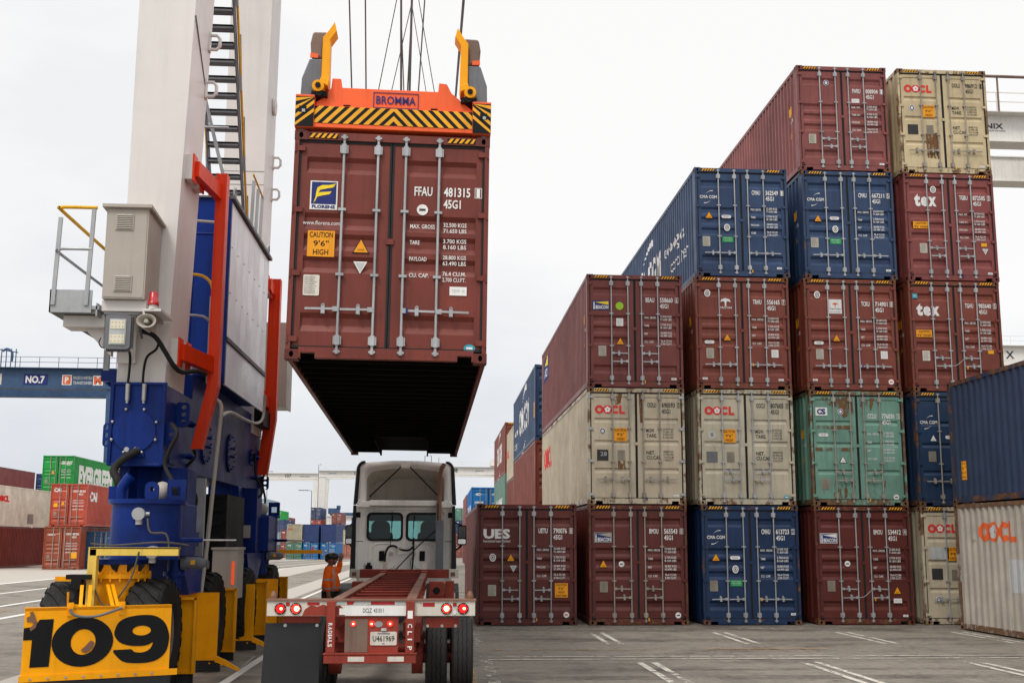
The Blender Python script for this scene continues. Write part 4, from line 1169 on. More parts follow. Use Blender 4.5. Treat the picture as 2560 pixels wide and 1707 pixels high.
def crane_rim():
    mb = MB(); mx = Matrix.Rotation(R(90), 4, 'Y')
    mb.lathe([(.42, -.2), (.4, -.19), (.38, -.1), (.14, -.08), (.14, .08), (.38, .1), (.4, .19), (.42, .2)], mx, 32)
    mb.cyl((-.12, 0, 0), (.16, 0, 0), .14, n=20)
    for i in range(12):
        a = 2 * PI * i / 12; mb.cyl((.06, .27 * math.cos(a), .27 * math.sin(a)), (.13, .27 * math.cos(a), .27 * math.sin(a)), .02, n=6)
    return mb.mesh('wheel', ['brownrust'])

def road_tyre(r=.505, w=.27):
    mb = MB(); mx = Matrix.Rotation(R(90), 4, 'Y'); h = w / 2; n = 64
    mb.lathe([(.29, -h * .75), (.33, -h * .95), (.42, -h * 1.02), (r - .03, -h * .95), (r - .012, -h * .82)], mx, n); mb.lathe([(r - .012, h * .82), (r - .03, h * .95), (.42, h * 1.02), (.33, h * .95), (.29, h * .75)], mx, n)
    # four ribs with zigzag grooves between them
    edges = [-.82, -.47, -.40, -.06, .0, .34, .41, .82]
    edges = [-.82, -.45, -.38, -.03, .03, .38, .45, .82]
    vs = []; N = 96
    for e_i, e in enumerate(edges):
        for k in range(N):
            z = 0 if e_i in (0, 7) else (.035 if (k // 2) % 2 else -.035)
            vs.append(((e + z) * h, r * math.cos(2 * PI * k / N), r * math.sin(2 * PI * k / N)))
    for i in range(0, 8, 2): mb.add(vs, [(i * N + k, i * N + (k + 1) % N, (i + 1) * N + (k + 1) % N, (i + 1) * N + k) for k in range(N)])
    mb.lathe([(r - .016, -h * .82), (r - .016, h * .82)], mx, n)
    return mb.mesh('tyre', ['rubber'])

def road_rim():
    mb = MB(); mx = Matrix.Rotation(R(90), 4, 'Y')
    mb.lathe([(.3, -.1), (.29, -.09), (.27, .06), (.16, .09), (.12, .09), (.12, .12), (.0, .12)], mx, 28)
    mb.lathe([(.3, .1), (.285, .09), (.27, -.05), (.1, -.05)], mx, 28)
    return mb.mesh('wheel', ['greymetal'])

def spin(o, a): o.rotation_euler = (a, 0, 0); return o

# ------------------------------------------------------------------ the rubber tyred gantry crane at the left
CR = thing('gantry_crane', 'white gantry crane with blue sill beam and a big 109 on its yellow board', 'crane', (-4.33, 19.6, 0))
def legx(z): return -3.985 + .027 * (z - 4.25)
ZT = 23.
for y0, y1, w in ((15.65, 16.8, .0), (22.75, 23.95, .06)):
    lx = legx if y0 < 20 else (lambda z: -3.95 + .006 * (z - 4.25))
    mb = MB()
    p = [(-4.67 - w * 2, 4.22), (lx(4.22), 4.22), (lx(ZT), ZT), (-4.67 - w * 2, ZT)]
    mb.prism(p, 'y', y0, y1)
    leg = put(mb, 'leg', 'cwhite', CR)
    mb = MB()     # weld seams and the slanted joint
    for z in (11.0 - (y0 > 20) * 1.1, 9.6 if y0 > 20 else 10.9): mb.box(-4.675 - w * 2, lx(z) + .004, y0 - .004, y0, z, z + .012)
    z = 9.9 if y0 < 20 else 8.3
    mb.bar((lx(z) + .012, y0 + .02, z), (lx(z - .7) + .004, y1 - .2, z - .7), .012, .03)
    put(mb, 'weld_seam', 'greymetal', CR)
    zs = (10.9, 9.95, 9.15) if y0 < 20 else (11.7, 10.5, 9.75)
    for i, z in enumerate(zs):
        if (i == 0): 
            mb = MB(); mb.plate([circ(0, 0, .16, .2, 20), circ(0, 0, .04, .06, 10)], (lx(z) + .04, y0 + .75, z), (0, 1, 0), Z1, .03)
        else:
            a = lx(z); yy = y1 - .12
            mb = MB(); mb.tube([(a - .02, yy, z + .12), (a + .12, yy, z + .12), (a + .17, yy, z + .06), (a + .17, yy, z - .06), (a + .12, yy, z - .12), (a - .02, yy, z - .12)], .028, 8)
            mb.box(a, a + .02, yy - .06, yy + .06, z - .16, z + .16)
        put(mb, 'lifting_eye', 'cwhite', CR)

mb = MB(); mb.box(-4.68, -3.975, 15.6, 24.35, 3.05, 4.22)
mb.box(-4.72, -3.93, 15.57, 15.6, 4.19, 4.23); mb.box(-4.71, -3.95, 15.585, 15.6, 3.03, 3.07)
mb.box(-4.72, -4.67, 15.57, 15.62, 3.05, 4.2); mb.box(-3.985, -3.94, 15.57, 15.62, 3.05, 4.2)
mb.box(-4.68, -3.975, 17.35, 22.75, 4.2, 4.62)
BEAM = put(mb, 'sill_beam', 'cblue', CR, .012)
mb = MB(); mb.cyl((-4.36, 15.6, 3.53), (-4.36, 15.575, 3.53), .3, n=40)
END = put(mb, 'end_cover', 'cblue', CR)
mb = MB()
for i in range(8):
    a = 2 * PI * (i + .5) / 8; mb.ball((-4.36 + .33 * math.cos(a), 15.57, 3.53 + .33 * math.sin(a)), .024, 0, 8)
put(mb, 'bolt_ring', 'bolt', CR)
for yy in (18.45, 20.6):
    mb = MB(); mb.cyl((-3.975, yy, 3.62), (-3.94, yy, 3.62), .36, n=36)
    for i in range(14):
        a = 2 * PI * i / 14; mb.cyl((-3.94, yy + .31 * math.cos(a), 3.62 + .31 * math.sin(a)), (-3.925, yy + .31 * math.cos(a), 3.62 + .31 * math.sin(a)), .018, n=6)
    mb.tube([(-3.94, yy - .12, 3.55), (-3.88, yy - .12, 3.55), (-3.88, yy + .12, 3.55), (-3.94, yy + .12, 3.55)], .014, 6); mb.tube([(-3.94, yy - .12, 3.7), (-3.88, yy - .12, 3.7), (-3.88, yy + .12, 3.7), (-3.94, yy + .12, 3.7)], .014, 6)
    put(mb, 'manhole_cover', 'cblue', CR)
def lug(x0, y, z, s, h=.34, w=.15):
    mb = MB()
    a, b = sorted((x0, x0 + s * w))
    mb.plate([rrect(a, b, z - h / 2, z + h / 2, .05)] + [circ((a + b) / 2 + s * .02, z + d, .035, n=14) for d in (-.11, 0, .11)], (0, y, 0), X1, Z1, .02)
    put(mb, 'lug_plate', 'cblue', CR)
lug(-4.68, 15.72, 3.48, -1); lug(-4.68, 16.1, 3.85, -1, .34, .08); lug(-3.975, 15.75, 3.5, 1); lug(-3.975, 16.35, 3.86, 1, .36, .2)
lug(-3.975, 23.9, 3.75, 1, .4, .2); lug(-3.975, 24.1, 3.25, 1, .3, .2); lug(-3.975, 22.7, 3.7, 1, .34, .1)
for yy, zz in ((17.0, 3.78), (17.0, 3.28), (23.1, 3.72), (23.1, 3.3)):
    mb = MB(); mb.tube([(-3.98, yy - .06, zz), (-3.88, yy - .06, zz + .02), (-3.84, yy, zz), (-3.88, yy + .06, zz - .02), (-3.98, yy + .06, zz)], .03, 8); put(mb, 'lashing_eye', 'cblue', CR)
mb = MB()
for a in (-4.47, -4.24): mb.cyl((a, 15.54, 3.96), (a, 15.54, 4.2), .03, .034, n=10); mb.cyl((a, 15.54, 3.92), (a, 15.54, 3.97), .02, n=8)
put(mb, 'cable_gland', 'bolt', CR)
mb = MB()
for a, b in ((-4.62, -4.46), (-4.3, -4.2)): pass
mb.box(-4.6, -4.47, 15.594, 15.602, 3.43, 3.47); mb.box(-4.19, -4.06, 15.594, 15.602, 3.43, 3.48)
put(mb, 'rust_patch', 'rustpipe', CR)

# pillars from the beam down, bogie housings, turrets, wheels
for k, (yw, sgn) in enumerate(((14.95, 1), (24.2, -1))):
    yo = yw + sgn * .1
    mb = MB()
    mb.cyl((-4.0, yo + sgn * .1, 1.74), (-4.0, yo + sgn * .1, 2.5), .46, n=36)
    mb.cyl((-4.0, yo + sgn * .1, 2.48), (-4.0, yo + sgn * .1, 2.54), .51, n=36)
    a, b = sorted((yo + sgn * .1, yo + sgn * 1.15)); mb.box(-4.46, -3.56, a, b, 1.78, 2.5); a, b = sorted((yo + sgn * 1.0, yo + sgn * 3.1)); mb.box(-4.5, -4.0, a, b, 1.72, 2.2)
    a, b = sorted((yo + sgn * 1.15, yo + sgn * 1.75)); mb.box(-4.1, -3.72, a, b, 1.75, 3.05); mb.prism([(yo + sgn * 2.2, 3.05), (yo + sgn * 2.6, 3.05), (yo + sgn * 2.05, 1.8), (yo + sgn * 1.75, 1.8)], 'x', -4.1, -3.95)
    a, b = sorted((yo + sgn * 1.35, yo + sgn * 2.3)); mb.box(-4.6, -4.05, a, b, 2.4, 3.06)
    a, b = sorted((yo + sgn * .75, yo + sgn * 1.2)); mb.box(-4.6, -4.45, a, b, 2.4, 3.06)
    mb.prism([(yo + sgn * .9, 1.75), (yo + sgn * 1.5, 1.2), (yo + sgn * 2.4, 1.2), (yo + sgn * 2.8, 1.75)], 'x', -4.3, -3.7)
    put(mb, 'bogie_housing', 'cblue', CR, .012)
    mb = MB(); mb.plate([rrect(-.09, .09, 0, .26, .08), circ(0, .16, .035, n=12)], (-3.9, yo - sgn * .1, 2.52), X1, Z1, .025); put(mb, 'pad_eye', 'cblue', CR)
    mb = MB(); mb.plate([[(-.12, 0), (.12, 0), (.12, .3), (-.12, .3)], [(-.06, .08), (.06, .08), (.06, .2), (-.06, .2)]], (-3.62, yo + sgn * .1, 2.52), X1, Z1, .03); put(mb, 'housing_bracket', 'cblue', CR)
    mb = MB(); mb.box(-4.5, -4.4, yo - .02, yo + .08, 2.5, 2.72); put(mb, 'valve_block', 'cblue', CR)
    mb = MB(); mb.tube([(-4.33, yo, 2.45), (-4.34, yo, 2.66), (-4.27, yo, 2.8), (-4.22, yo, 2.86)], .07, 12, smooth_pts=4)
    put(mb, 'hydraulic_pipe', 'cblue', CR)
    mb = MB(); mb.ball((-3.85, yo + sgn * .25, 2.66), .125, 0, 14, (1, 1, 1.15)); put(mb, 'wrapped_valve', 'beige', CR)
    mb = MB(); mb.tube([(-3.75, yo - sgn * .05, 2.0), (-3.3, yo + sgn * .35, 2.0)], .032, 10); mb.tube([(-3.3, yo + sgn * .35, 2.0), (-2.9, yo + sgn * .7, 2.0)], .016, 8, 1)
    put(mb, 'steering_cylinder', ['cblue', 'chrome'], CR)
    for dz, dx in ((2.34, -3.98), (1.84, -3.78)):
        mb = MB(); mb.cyl((dx, yo - .42, dz), (dx, yo - .28, dz), .085, n=14); mb.cyl((dx, yo - .36, dz - .14), (dx, yo - .36, dz), .045, n=10); mb.cyl((dx + .02, yo - .34, dz), (dx + .13, yo - .34, dz), .03, n=8)
        put(mb, 'sensor', 'galv', CR)
    for j in (0, 1):
        y = yw + sgn * 3.1 * j
        mb = MB(); xt = -4.27
        mb.cyl((xt, y, .78), (xt, y, 1.5), .34, n=32); mb.cyl((xt, y, 1.5), (xt, y, 1.56), .41, n=32); mb.cyl((xt, y, 1.56), (xt, y, 1.69), .375, n=32)
        mb.cyl((xt, y, 1.08), (xt, y, 1.12), .36, n=32)
        for i in range(20):
            a = 2 * PI * i / 20; mb.cyl((xt + .39 * math.cos(a), y + .39 * math.sin(a), 1.46), (xt + .39 * math.cos(a), y + .39 * math.sin(a), 1.59), .018, n=6)
        mb.box(-4.75, -3.9, y - .22, y + .22, .55, .85); mb.cyl((-4.8, y, .745), (-3.85, y, .745), .14, n=16)
        mb.box(-4.5, -4.05, y - .42, y - .2, .62, 1.08); mb.box(-4.46, -4.09, y - .5, y - .42, .8, .9)
        mb.prism([(y - .5, .5), (y - .3, 1.0), (y + .3, 1.0), (y + .5, .5)], 'x', -4.55, -4.5); mb.prism([(y - .5, .5), (y - .3, 1.0), (y + .3, 1.0), (y + .5, .5)], 'x', -4.15, -4.1)
        put(mb, 'bogie', 'cyellow', CR, .008)
        mb = MB(); mb.cyl((xt, y, 1.68), (xt, y, 1.75), .39, n=32)
        for i in range(5):
            a = -PI / 2 + (i - 2) * .45 + random.random() * .15; mb.prism([(xt + .38 * math.cos(a) + q * .07 * (.6 + .4 * random.random()), 1.66 - (.03 + .06 * random.random()) * (1 if abs(q) < .9 else 0)) for q in (-1, -.5, 0, .5, 1)] + [(xt + .38 * math.cos(a) + .07, 1.69), (xt + .38 * math.cos(a) - .07, 1.69)], 'y', y + .385 * math.sin(a) - .004, y + .385 * math.sin(a) + .01, 1)
        put(mb, 'slewing_ring', ['cblue', 'black'], CR)
        for x in (-4.85, -3.8):
            w = link('wheel', cached('rim', crane_rim), CR, (x + 4.33, y - 19.6, .745)); spin(w, random.random() * 6); w.scale = (.94, 1, 1)
            link('tyre', cached('ctyre', crane_tyre), w)
        if j == 0: continue
        mb = MB(); mb.cyl((-3.98, y - .6, 1.3), (-3.98, y - .6, 1.62), .1, n=14); mb.box(-4.1, -3.86, y - .74, y - .46, 1.62, 1.72); mb.box(-4.12, -3.82, y - .74, y - .44, 1.9, 2.12); mb.cyl((-3.98, y - .6, 1.7), (-3.98, y - .6, 1.95), .12, n=14)
        put(mb, 'drive_gear', 'cblue', CR)
        mb = MB(); mb.cyl((-3.92, y - .6, 1.62), (-3.66, y - .6, 1.62), .085, n=16); mb.cyl((-3.66, y - .6, 1.62), (-3.62, y - .6, 1.62), .07, n=16)
        for i in range(10):
            a = 2 * PI * i / 10; mb.box(-3.88, -3.7, y - .6 + .085 * math.cos(a) - .006, y - .6 + .085 * math.cos(a) + .006, 1.62 + .085 * math.sin(a) - .012, 1.62 + .085 * math.sin(a) + .012)
        put(mb, 'drive_motor', 'greymetal', CR)

# steering gear columns beside the housings, with their motors
for y in (15.75, 23.35):
    mb = MB(); mb.box(-3.9, -3.58, y - .16, y + .16, 2.04, 2.18); mb.box(-3.84, -3.64, y - .1, y + .1, 1.84, 2.04); mb.cyl((-3.74, y, 1.3), (-3.74, y, 1.86), .1, n=16); mb.cyl((-3.74, y, 1.5), (-3.74, y, 1.56), .15, n=16)
    for i in range(8): mb.cyl((-3.74 + .13 * math.cos(i * PI / 4), y + .13 * math.sin(i * PI / 4), 1.56), (-3.74 + .13 * math.cos(i * PI / 4), y + .13 * math.sin(i * PI / 4), 1.58), .014, n=6)
    put(mb, 'steering_gear', 'cblue', CR)
    mb = MB(); mb.cyl((-3.64, y, 1.68), (-3.58, y, 1.68), .1, n=16); mb.cyl((-3.58, y, 1.68), (-3.36, y, 1.68), .082, n=16); mb.cyl((-3.36, y, 1.68), (-3.3, y, 1.68), .075, .05, n=16)
    put(mb, 'steering_motor', 'greymetal', CR)
    mb = MB(); mb.box(-3.5, -3.44, y - .085, y - .08, 1.66, 1.72); put(mb, 'motor_plate', 'yellow', CR)
mb = MB(); mb.box(-3.97, -3.95, 16.0, 16.5, 3.1, 3.5); mb.box(-3.96, -3.9, 16.7, 16.8, 2.5, 3.0); put(mb, 'cable_bracket', 'cblue', CR)
mb = MB(); mb.box(-4.55, -4.2, 15.565, 15.598, 3.17, 3.21); mb.box(-4.52, -4.23, 15.5, 15.6, 3.16, 3.175); put(mb, 'hose_bracket', 'cblue', CR)
for x in (-4.43, -4.3):
    mb = MB(); mb.cyl((x, 15.6, 3.26), (x, 15.5, 3.26), .035, n=12); put(mb, 'hose_coupling', 'bolt', CR)
# guards before and behind each wheel pair
def guard(y, back, x0=-5.35, x1=-3.4, z0=.16, z1=1.2):
    mb = MB(); t = .012
    mb.box(x0, x1, y - t, y + t, z0, z1)
    s = 1 if back else -1
    if back:
        for q in ((x1 - .03, x1 + .002, y - .09, y + .02, z0, z1), (x0, x1, y - .09, y + .02, z1 - .03, z1 + .003), (x0, x1, y - .05, y + .02, z0 - .003, z0 + .03)): mb.box(*q)
    else:
        mb.box(x0 - .02, x1 + .09, y - .03, y - .013, z0 - .06, z0 + .02)
        for i in range(6): mb.cyl((x0 + .1 + i * .35, y - .03, z0 - .02), (x0 + .1 + i * .35, y - .045, z0 - .02), .014, n=6)
    for x in (-4.75, -3.95): mb.bar((x, y, z1 - .1), (x + .05, y + (.0 - s) * -.0 + (-.35 if back else .35), z1 + .1), .05, .03)
    g = put(mb, 'wheel_guard', 'cyellow', CR)
    mb = MB(); mb.box(x0, x1 + (.06 if not back else -.02), y - .012 + (-.02 if not back else 0), y + .006, .015, z0 + .02); put(mb, 'rubber_skirt', 'flap', CR)
    if not back and y > 16:
        mb = MB()
        mb.prism([(x1 - .02, z0 + .1), (x1 + .16, z0 + .02), (x1 + .22, z0 - .02), (x1 + .36, z0 - .1), (x1 + .34, z0 - .14), (x1 + .12, z0 - .05), (x1 - .02, z0 + .0)], 'y', y - .05, y - .02)
        mb.tube([(x1 + .34, y - .035, z0 - .12), (x1 + .48, y + .6, z0 + .02)], .008, 6, 1)
        put(mb, 'trip_arm', ['cyellow', 'galv'], CR)
for y in (17.3, 20.6, 23.45): guard(y, False)
for y in (15.8, 18.8, 22.1, 24.95): guard(y, True)

# number board: front board knocked askew
mb = MB(); a = Vector((-4.95, 13.55, 0)); b = Vector((-3.39, 14.25, 0)); rt = (b - a).normalized(); nn = Vector((rt.y, -rt.x, 0)); W_ = (b - a).length; up = Vector((0, 0, 1))
BM = Matrix(((rt.x, -nn.x, 0, a.x), (rt.y, -nn.y, 0, a.y), (0, 0, 1, 0), (0, 0, 0, 1)))   # local x along the board, local y away from the viewer
mb.box(0, W_, 0, .02, .33, 1.185, 0, BM); mb.box(-.02, W_ + .1, -.02, -.002, .325, .40, 0, BM); mb.box(0, W_, 0, .08, 1.15, 1.19, 0, BM)
for i in range(8): mb.add(*(lambda m_: (m_.v, m_.f))(MB().cyl((.1 + i * .2, -.03, .36), (.1 + i * .2, -.02, .36), .015, n=6)), 1, False, BM)
for x, z in ((.5, 1.2), (1.1, 1.2)):
    mb.box(x - .03, x + .04, -.02, .03, z - .12, z + .04, 0, BM); mb.cyl(BM @ Vector((x, -.05, z - .02)), BM @ Vector((x, .0, z - .02)), .03, n=10, m=0)
for x in (.62, .72): mb.bar(BM @ Vector((x, .02, 1.1)), BM @ Vector((x + .06, .5, 1.42)), .04, .03)
for x in (1.02, 1.08): mb.bar(BM @ Vector((x, .02, 1.1)), BM @ Vector((x - .02, .6, 1.42)), .04, .03)
BOARD = put(mb, 'number_board', ['cyellow', 'bolt'], CR)
mb = MB()
def onb(polys): 
    vs, fs = curve_geo(polys, .002)
    mb.add([BM @ Vector((x, -.004 - z, y)) for x, y, z in vs], fs, 0)
sx_, sz_ = W_ / 1296., .79 / 580.
def bp(l): return [((x - 62) * sx_, 1.185 - (y - 572) * sz_) for x, y in l]
onb([bp([(62, 742), (120, 735), (165, 710), (190, 672), (310, 670), (292, 1080), (130, 1082), (137, 845), (62, 846)])])
onb([bp(circ(571, 877, 267, 216, 40)), bp(circ(575, 878, 108, 112, 32))])
o9 = circ(1095, 868, 250, 212, 44, R(128), R(-218)); 
out9 = [(848, 960), (1005, 958), (1030, 982), (1090, 992), (1150, 978), (1185, 945), (1196, 905), (1150, 925), (1080, 932), (985, 925), (900, 895), (852, 840), (846, 790), (880, 715), (960, 672), (1090, 655), (1210, 668), (1300, 730), (1342, 830), (1345, 900), (1325, 985), (1265, 1050), (1180, 1080), (1070, 1085), (950, 1070), (880, 1020)]
def smooth_loop(P, k=5):
    Q = []; n = len(P)
    for i in range(n):
        p0, p1, p2, p3 = (Vector(P[(i + j) % n]) for j in (-1, 0, 1, 2))
        if (p1 - p0).length > 150 or i in (0, 1): Q.append(tuple(p1)); continue
        for q in range(k):
            t = q / k; Q.append(tuple(.5 * ((2 * p1) + (p2 - p0) * t + (2 * p0 - 5 * p1 + 4 * p2 - p3) * t * t + (3 * p1 - p0 - 3 * p2 + p3) * t ** 3)))
    return Q
onb([bp(smooth_loop(out9)), bp(circ(1090, 795, 84, 44, 26))])
put(mb, 'lettering', 'black', CR)
mb = MB()
onb([bp([(560, 945), (600, 910), (640, 865), (672, 885), (665, 930), (610, 975), (570, 965)])]); onb([bp([(105, 605), (130, 600), (150, 640), (168, 690), (150, 710), (120, 690), (85, 690), (82, 650), (110, 640)])]); onb([bp([(150, 700), (170, 690), (160, 740), (120, 770), (110, 745)])])
mb.v = [tuple(Vector(v) - nn * 0 + nn * .004) for v in mb.v]
put(mb, 'rust_patch', 'rustpipe', CR)
mb = MB(); mb.box(-.02, W_ + .02, -.012, .01, .03, .35, 0, BM); put(mb, 'rubber_skirt', 'flap', CR)
mb = MB(); mb.tube([BM @ Vector(p) for p in ((.5, -.06, 1.17), (.54, -.07, 1.1), (.68, -.07, 1.07), (.85, -.07, 1.085), (1.1, -.06, 1.17))], .017, 8, smooth_pts=5)
put(mb, 'pull_cable', 'greymetal', CR)

# pale yellow bracket across the front turret
mb = MB(); mb.box(-4.5, -3.38, 14.4, 14.46, 1.8, 1.9); mb.box(-4.52, -3.38, 14.4, 14.52, 1.885, 1.905); mb.box(-4.52, -4.42, 14.4, 14.47, 1.12, 1.88); mb.box(-4.44, -4.40, 14.36, 14.47, 1.12, 1.8); mb.box(-4.62, -4.3, 14.42, 14.6, 1.05, 1.16)
put(mb, 'sensor_bracket', 'pyellow', CR)
mb = MB(); mb.box(-4.75, -4.45, 14.3, 14.5, 1.5, 1.56); mb.box(-4.68, -4.56, 14.3, 14.45, 1.38, 1.5); put(mb, 'sensor', 'black', CR)
mb = MB(); mb.tube([(-4.72, 14.35, 1.34), (-4.72, 14.35, 1.18), (-4.5, 14.4, 1.16)], .018, 6); mb.box(-4.95, -4.7, 14.5, 14.6, 1.47, 1.53); put(mb, 'yellow_hook', 'cyellow', CR)
mb = MB()
mb.tube([(-3.88, 14.4, 1.85), (-3.95, 14.33, 1.5), (-4.15, 14.3, 1.2), (-4.3, 14.35, 1.2), (-4.42, 14.4, 1.4)], .012, 6, smooth_pts=5); mb.tube([(-4.5, 14.42, 1.95), (-4.2, 14.4, 1.93), (-3.6, 14.4, 1.97), (-3.3, 14.6, 1.93)], .012, 6, smooth_pts=5)
mb.tube([(-3.86, 14.65, 2.28), (-3.8, 14.6, 2.1), (-3.6, 14.6, 2.08), (-3.55, 14.6, 1.9)], .014, 6, smooth_pts=4)
put(mb, 'sensor_cable', 'rope', CR)
# hoses
def hose(pts, r, mat='rubber', nm='hose', k=6): 
    mb = MB(); mb.tube(pts, r, 9, smooth_pts=k); put(mb, nm, mat, CR)
def up_(u, v, y): return ((u - 1010) / 2473 * y + .0, y, 2 + (1242 - v) / 2473 * y * .985)
hose([up_(330, 1040, 15.5), up_(300, 1058, 15.4), up_(278, 1085, 15.3), up_(288, 1108, 15.2), up_(292, 1125, 15.2)], .055)
hose([up_(400, 978, 15.5), up_(413, 1002, 15.4), up_(398, 1040, 15.4), up_(391, 1075, 15.4), up_(412, 1118, 15.3), up_(418, 1160, 15.2), up_(388, 1192, 15.1), up_(376, 1215, 15.1), up_(374, 1300, 15.0)], .03)
hose([up_(452, 1035, 17.2), up_(455, 1055, 17.2), up_(437, 1080, 17.2), up_(442, 1110, 17.2), up_(462, 1142, 17.0), up_(460, 1170, 17.0), up_(436, 1190, 17.0), up_(430, 1240, 17.0)], .024)
hose([up_(590, 1045, 22.6), up_(592, 1090, 22.6), up_(604, 1120, 22.6), up_(606, 1140, 22.5), up_(575, 1165, 22.5), up_(572, 1215, 22.5)], .024)
hose([up_(615, 1085, 24), up_(608, 1110, 24), up_(616, 1150, 24), up_(612, 1180, 24), up_(603, 1200, 24), up_(602, 1240, 24)], .024)
hose([up_(320, 762, 15.4), up_(352, 775, 15.3), up_(378, 812, 15.4), up_(398, 843, 15.5), up_(418, 858, 15.8), up_(448, 855, 16.3), up_(470, 862, 16.8)], .035)
hose([up_(283, 800, 15.3), up_(297, 812, 15.45), up_(300, 840, 15.55), up_(298, 890, 15.55)], .018)
hose([up_(362, 790, 15.4), up_(356, 806, 15.5), up_(338, 822, 15.55), up_(332, 850, 15.56), up_(331, 890, 15.55)], .018)
hose([up_(232, 780, 15.0), up_(228, 792, 15.), up_(236, 803, 15.), up_(250, 800, 15.)], .008)
hose([up_(497, 922, 17.4), up_(509, 935, 17.4), up_(508, 980, 17.4), up_(500, 1110, 17.4), up_(492, 1250, 17.4), up_(482, 1370, 17.4)], .034, 'beige', 'conduit', 3)
hose([up_(509, 960, 17.6), up_(530, 950, 18.5), up_(560, 965, 20.), up_(590, 975, 21.6), up_(604, 960, 22.3), up_(606, 910, 22.4)], .03, 'beige', 'conduit', 4)
mb = MB(); mb.box(-4.15, -3.85, 18.0, 18.12, 1.0, 3.0); mb.box(-4.5, -4.2, 18.9, 19.2, .9, 2.9); put(mb, 'cable_tray', 'galv', CR)
mb = MB()
for i in range(7): mb.box(-4.6, -3.8, 19.3, 21.2, 1.3 + i * .24, 1.36 + i * .24)
mb.box(-4.7, -3.75, 19.4, 21.1, 1.2, 2.8); put(mb, 'shade_black_rack', 'black', CR)  # rack coloured black to put the shade beyond the drum into it
mb = MB(); mb.box(-3.86, -3.44, 18.9, 19.5, 1.02, 1.84); mb.box(-3.88, -3.42, 18.87, 19.53, 1.84, 1.88); mb.box(-3.6, -3.59, 18.893, 18.9, 1.04, 1.82); put(mb, 'control_box', 'beige', CR, .008)
mb = MB(); mb.prism(rrect(-3.53, -3.48, 1.25, 1.65, .024), 'y', 18.885, 18.9); put(mb, 'warning_lamp', 'orange_lamp', CR)
mb = MB(); mb.box(-3.97, -3.83, 22.3, 22.5, 2.05, 2.3); put(mb, 'junction_box', 'beige', CR)
mb = MB(); mb.box(-3.75, -2.55, 24.0, 24.06, 1.72, 1.8); put(mb, 'sensor_bracket', 'cyellow', CR)

# machinery house
mb = MB(); mb.box(-4.95, -3.68, 18.2, 22.3, 4.72, 7.83)
mb.box(-4.3, -4.26, 18.18, 18.2, 4.75, 7.5); mb.box(-4.9, -3.7, 18.185, 18.2, 7.18, 7.21); mb.box(-3.72, -3.655, 18.16, 18.26, 4.6, 7.86)
HOUSE = put(mb, 'machinery_house', 'cblue', CR, .008)
n = 7; wy = (22.28 - 18.27) / n
for i in range(n):
    mb = MB(); y0 = 18.27 + i * wy; mb.box(-3.68, -3.662, y0 + .006, y0 + wy - .006, 5.42, 7.78)
    for z in (6.2, 7.0): mb.cyl((-3.662, y0 + .1, z), (-3.652, y0 + .1, z), .012, n=6, m=1)
    put(mb, 'side_panel', ['panel', 'greymetal'], CR)
mb = MB(); mb.box(-3.685, -3.663, 18.27, 22.28, 4.68, 5.33); mb.box(-3.7, -3.665, 18.2, 22.3, 4.6, 4.7); put(mb, 'lower_panel', 'panel', CR)
mb = MB(); mb.box(-3.69, -3.635, 18.25, 22.3, 5.34, 5.41); put(mb, 'trim_strip', 'greymetal', CR)
mb = MB(); mb.box(-3.69, -3.6, 18.15, 22.34, 7.81, 7.87); mb.box(-4.95, -3.68, 18.15, 22.34, 7.83, 7.86)
put(mb, 'roof_trim', 'greymetal', CR)
mb = MB(); mb.tube([(-3.64, 18.3, 7.86), (-3.64, 18.22, 7.98), (-3.64, 18.32, 8.06), (-3.64, 18.42, 7.98), (-3.64, 18.38, 7.86)], .02, 6); put(mb, 'lifting_eye', 'galv', CR)
mb = MB(); mb.tube([(-3.64, 22., 7.86), (-3.64, 21.92, 7.98), (-3.64, 22.02, 8.06), (-3.64, 22.12, 7.98), (-3.64, 22.08, 7.86)], .02, 6); put(mb, 'lifting_eye', 'galv', CR)
mb = MB(); mb.box(-4.2, -3.75, 17.6, 18.15, 4.75, 4.82); mb.box(-3.82, -3.76, 17.55, 17.6, 4.5, 5.95); mb.box(-4.1, -4.04, 17.55, 17.6, 4.5, 5.0); put(mb, 'service_platform', 'galv', CR)
mb = MB(); mb.tube([(-4.2, 17.5, 6.3), (-3.95, 17.5, 6.28), (-3.8, 17.55, 6.15), (-3.77, 17.57, 5.9)], .025, 8, smooth_pts=3); mb.tube([(-3.74, 17.57, 5.9), (-3.74, 17.57, 5.0)], .02, 8); put(mb, 'handrail', 'hyellow', CR)
mb = MB(); mb.tube([(-4.2, 17.5, 5.62), (-3.9, 17.5, 5.6), (-3.78, 17.57, 5.5)], .022, 8, smooth_pts=3); put(mb, 'handrail', 'galv', CR)
mb = MB(); mb.tube([(-4.2, 17.8, 7.3), (-3.7, 17.8, 7.27)], .025, 8); put(mb, 'conduit', 'beige', CR)
mb = MB(); mb.box(-4.6, -3.75, 22.9, 24.2, 4.4, 4.75); put(mb, 'underframe', 'black', CR)
# right rear cabinet behind the far guard
mb = MB(); mb.box(-4.1, -3.55, 24.6, 25.4, 5.0, 6.95); mb.box(-3.57, -3.535, 24.58, 25.42, 4.98, 6.97)
for z in (5.6, 6.3): mb.box(-3.536, -3.53, 24.6, 25.4, z, z + .012)
put(mb, 'rear_cabinet', 'beige', CR, .006)

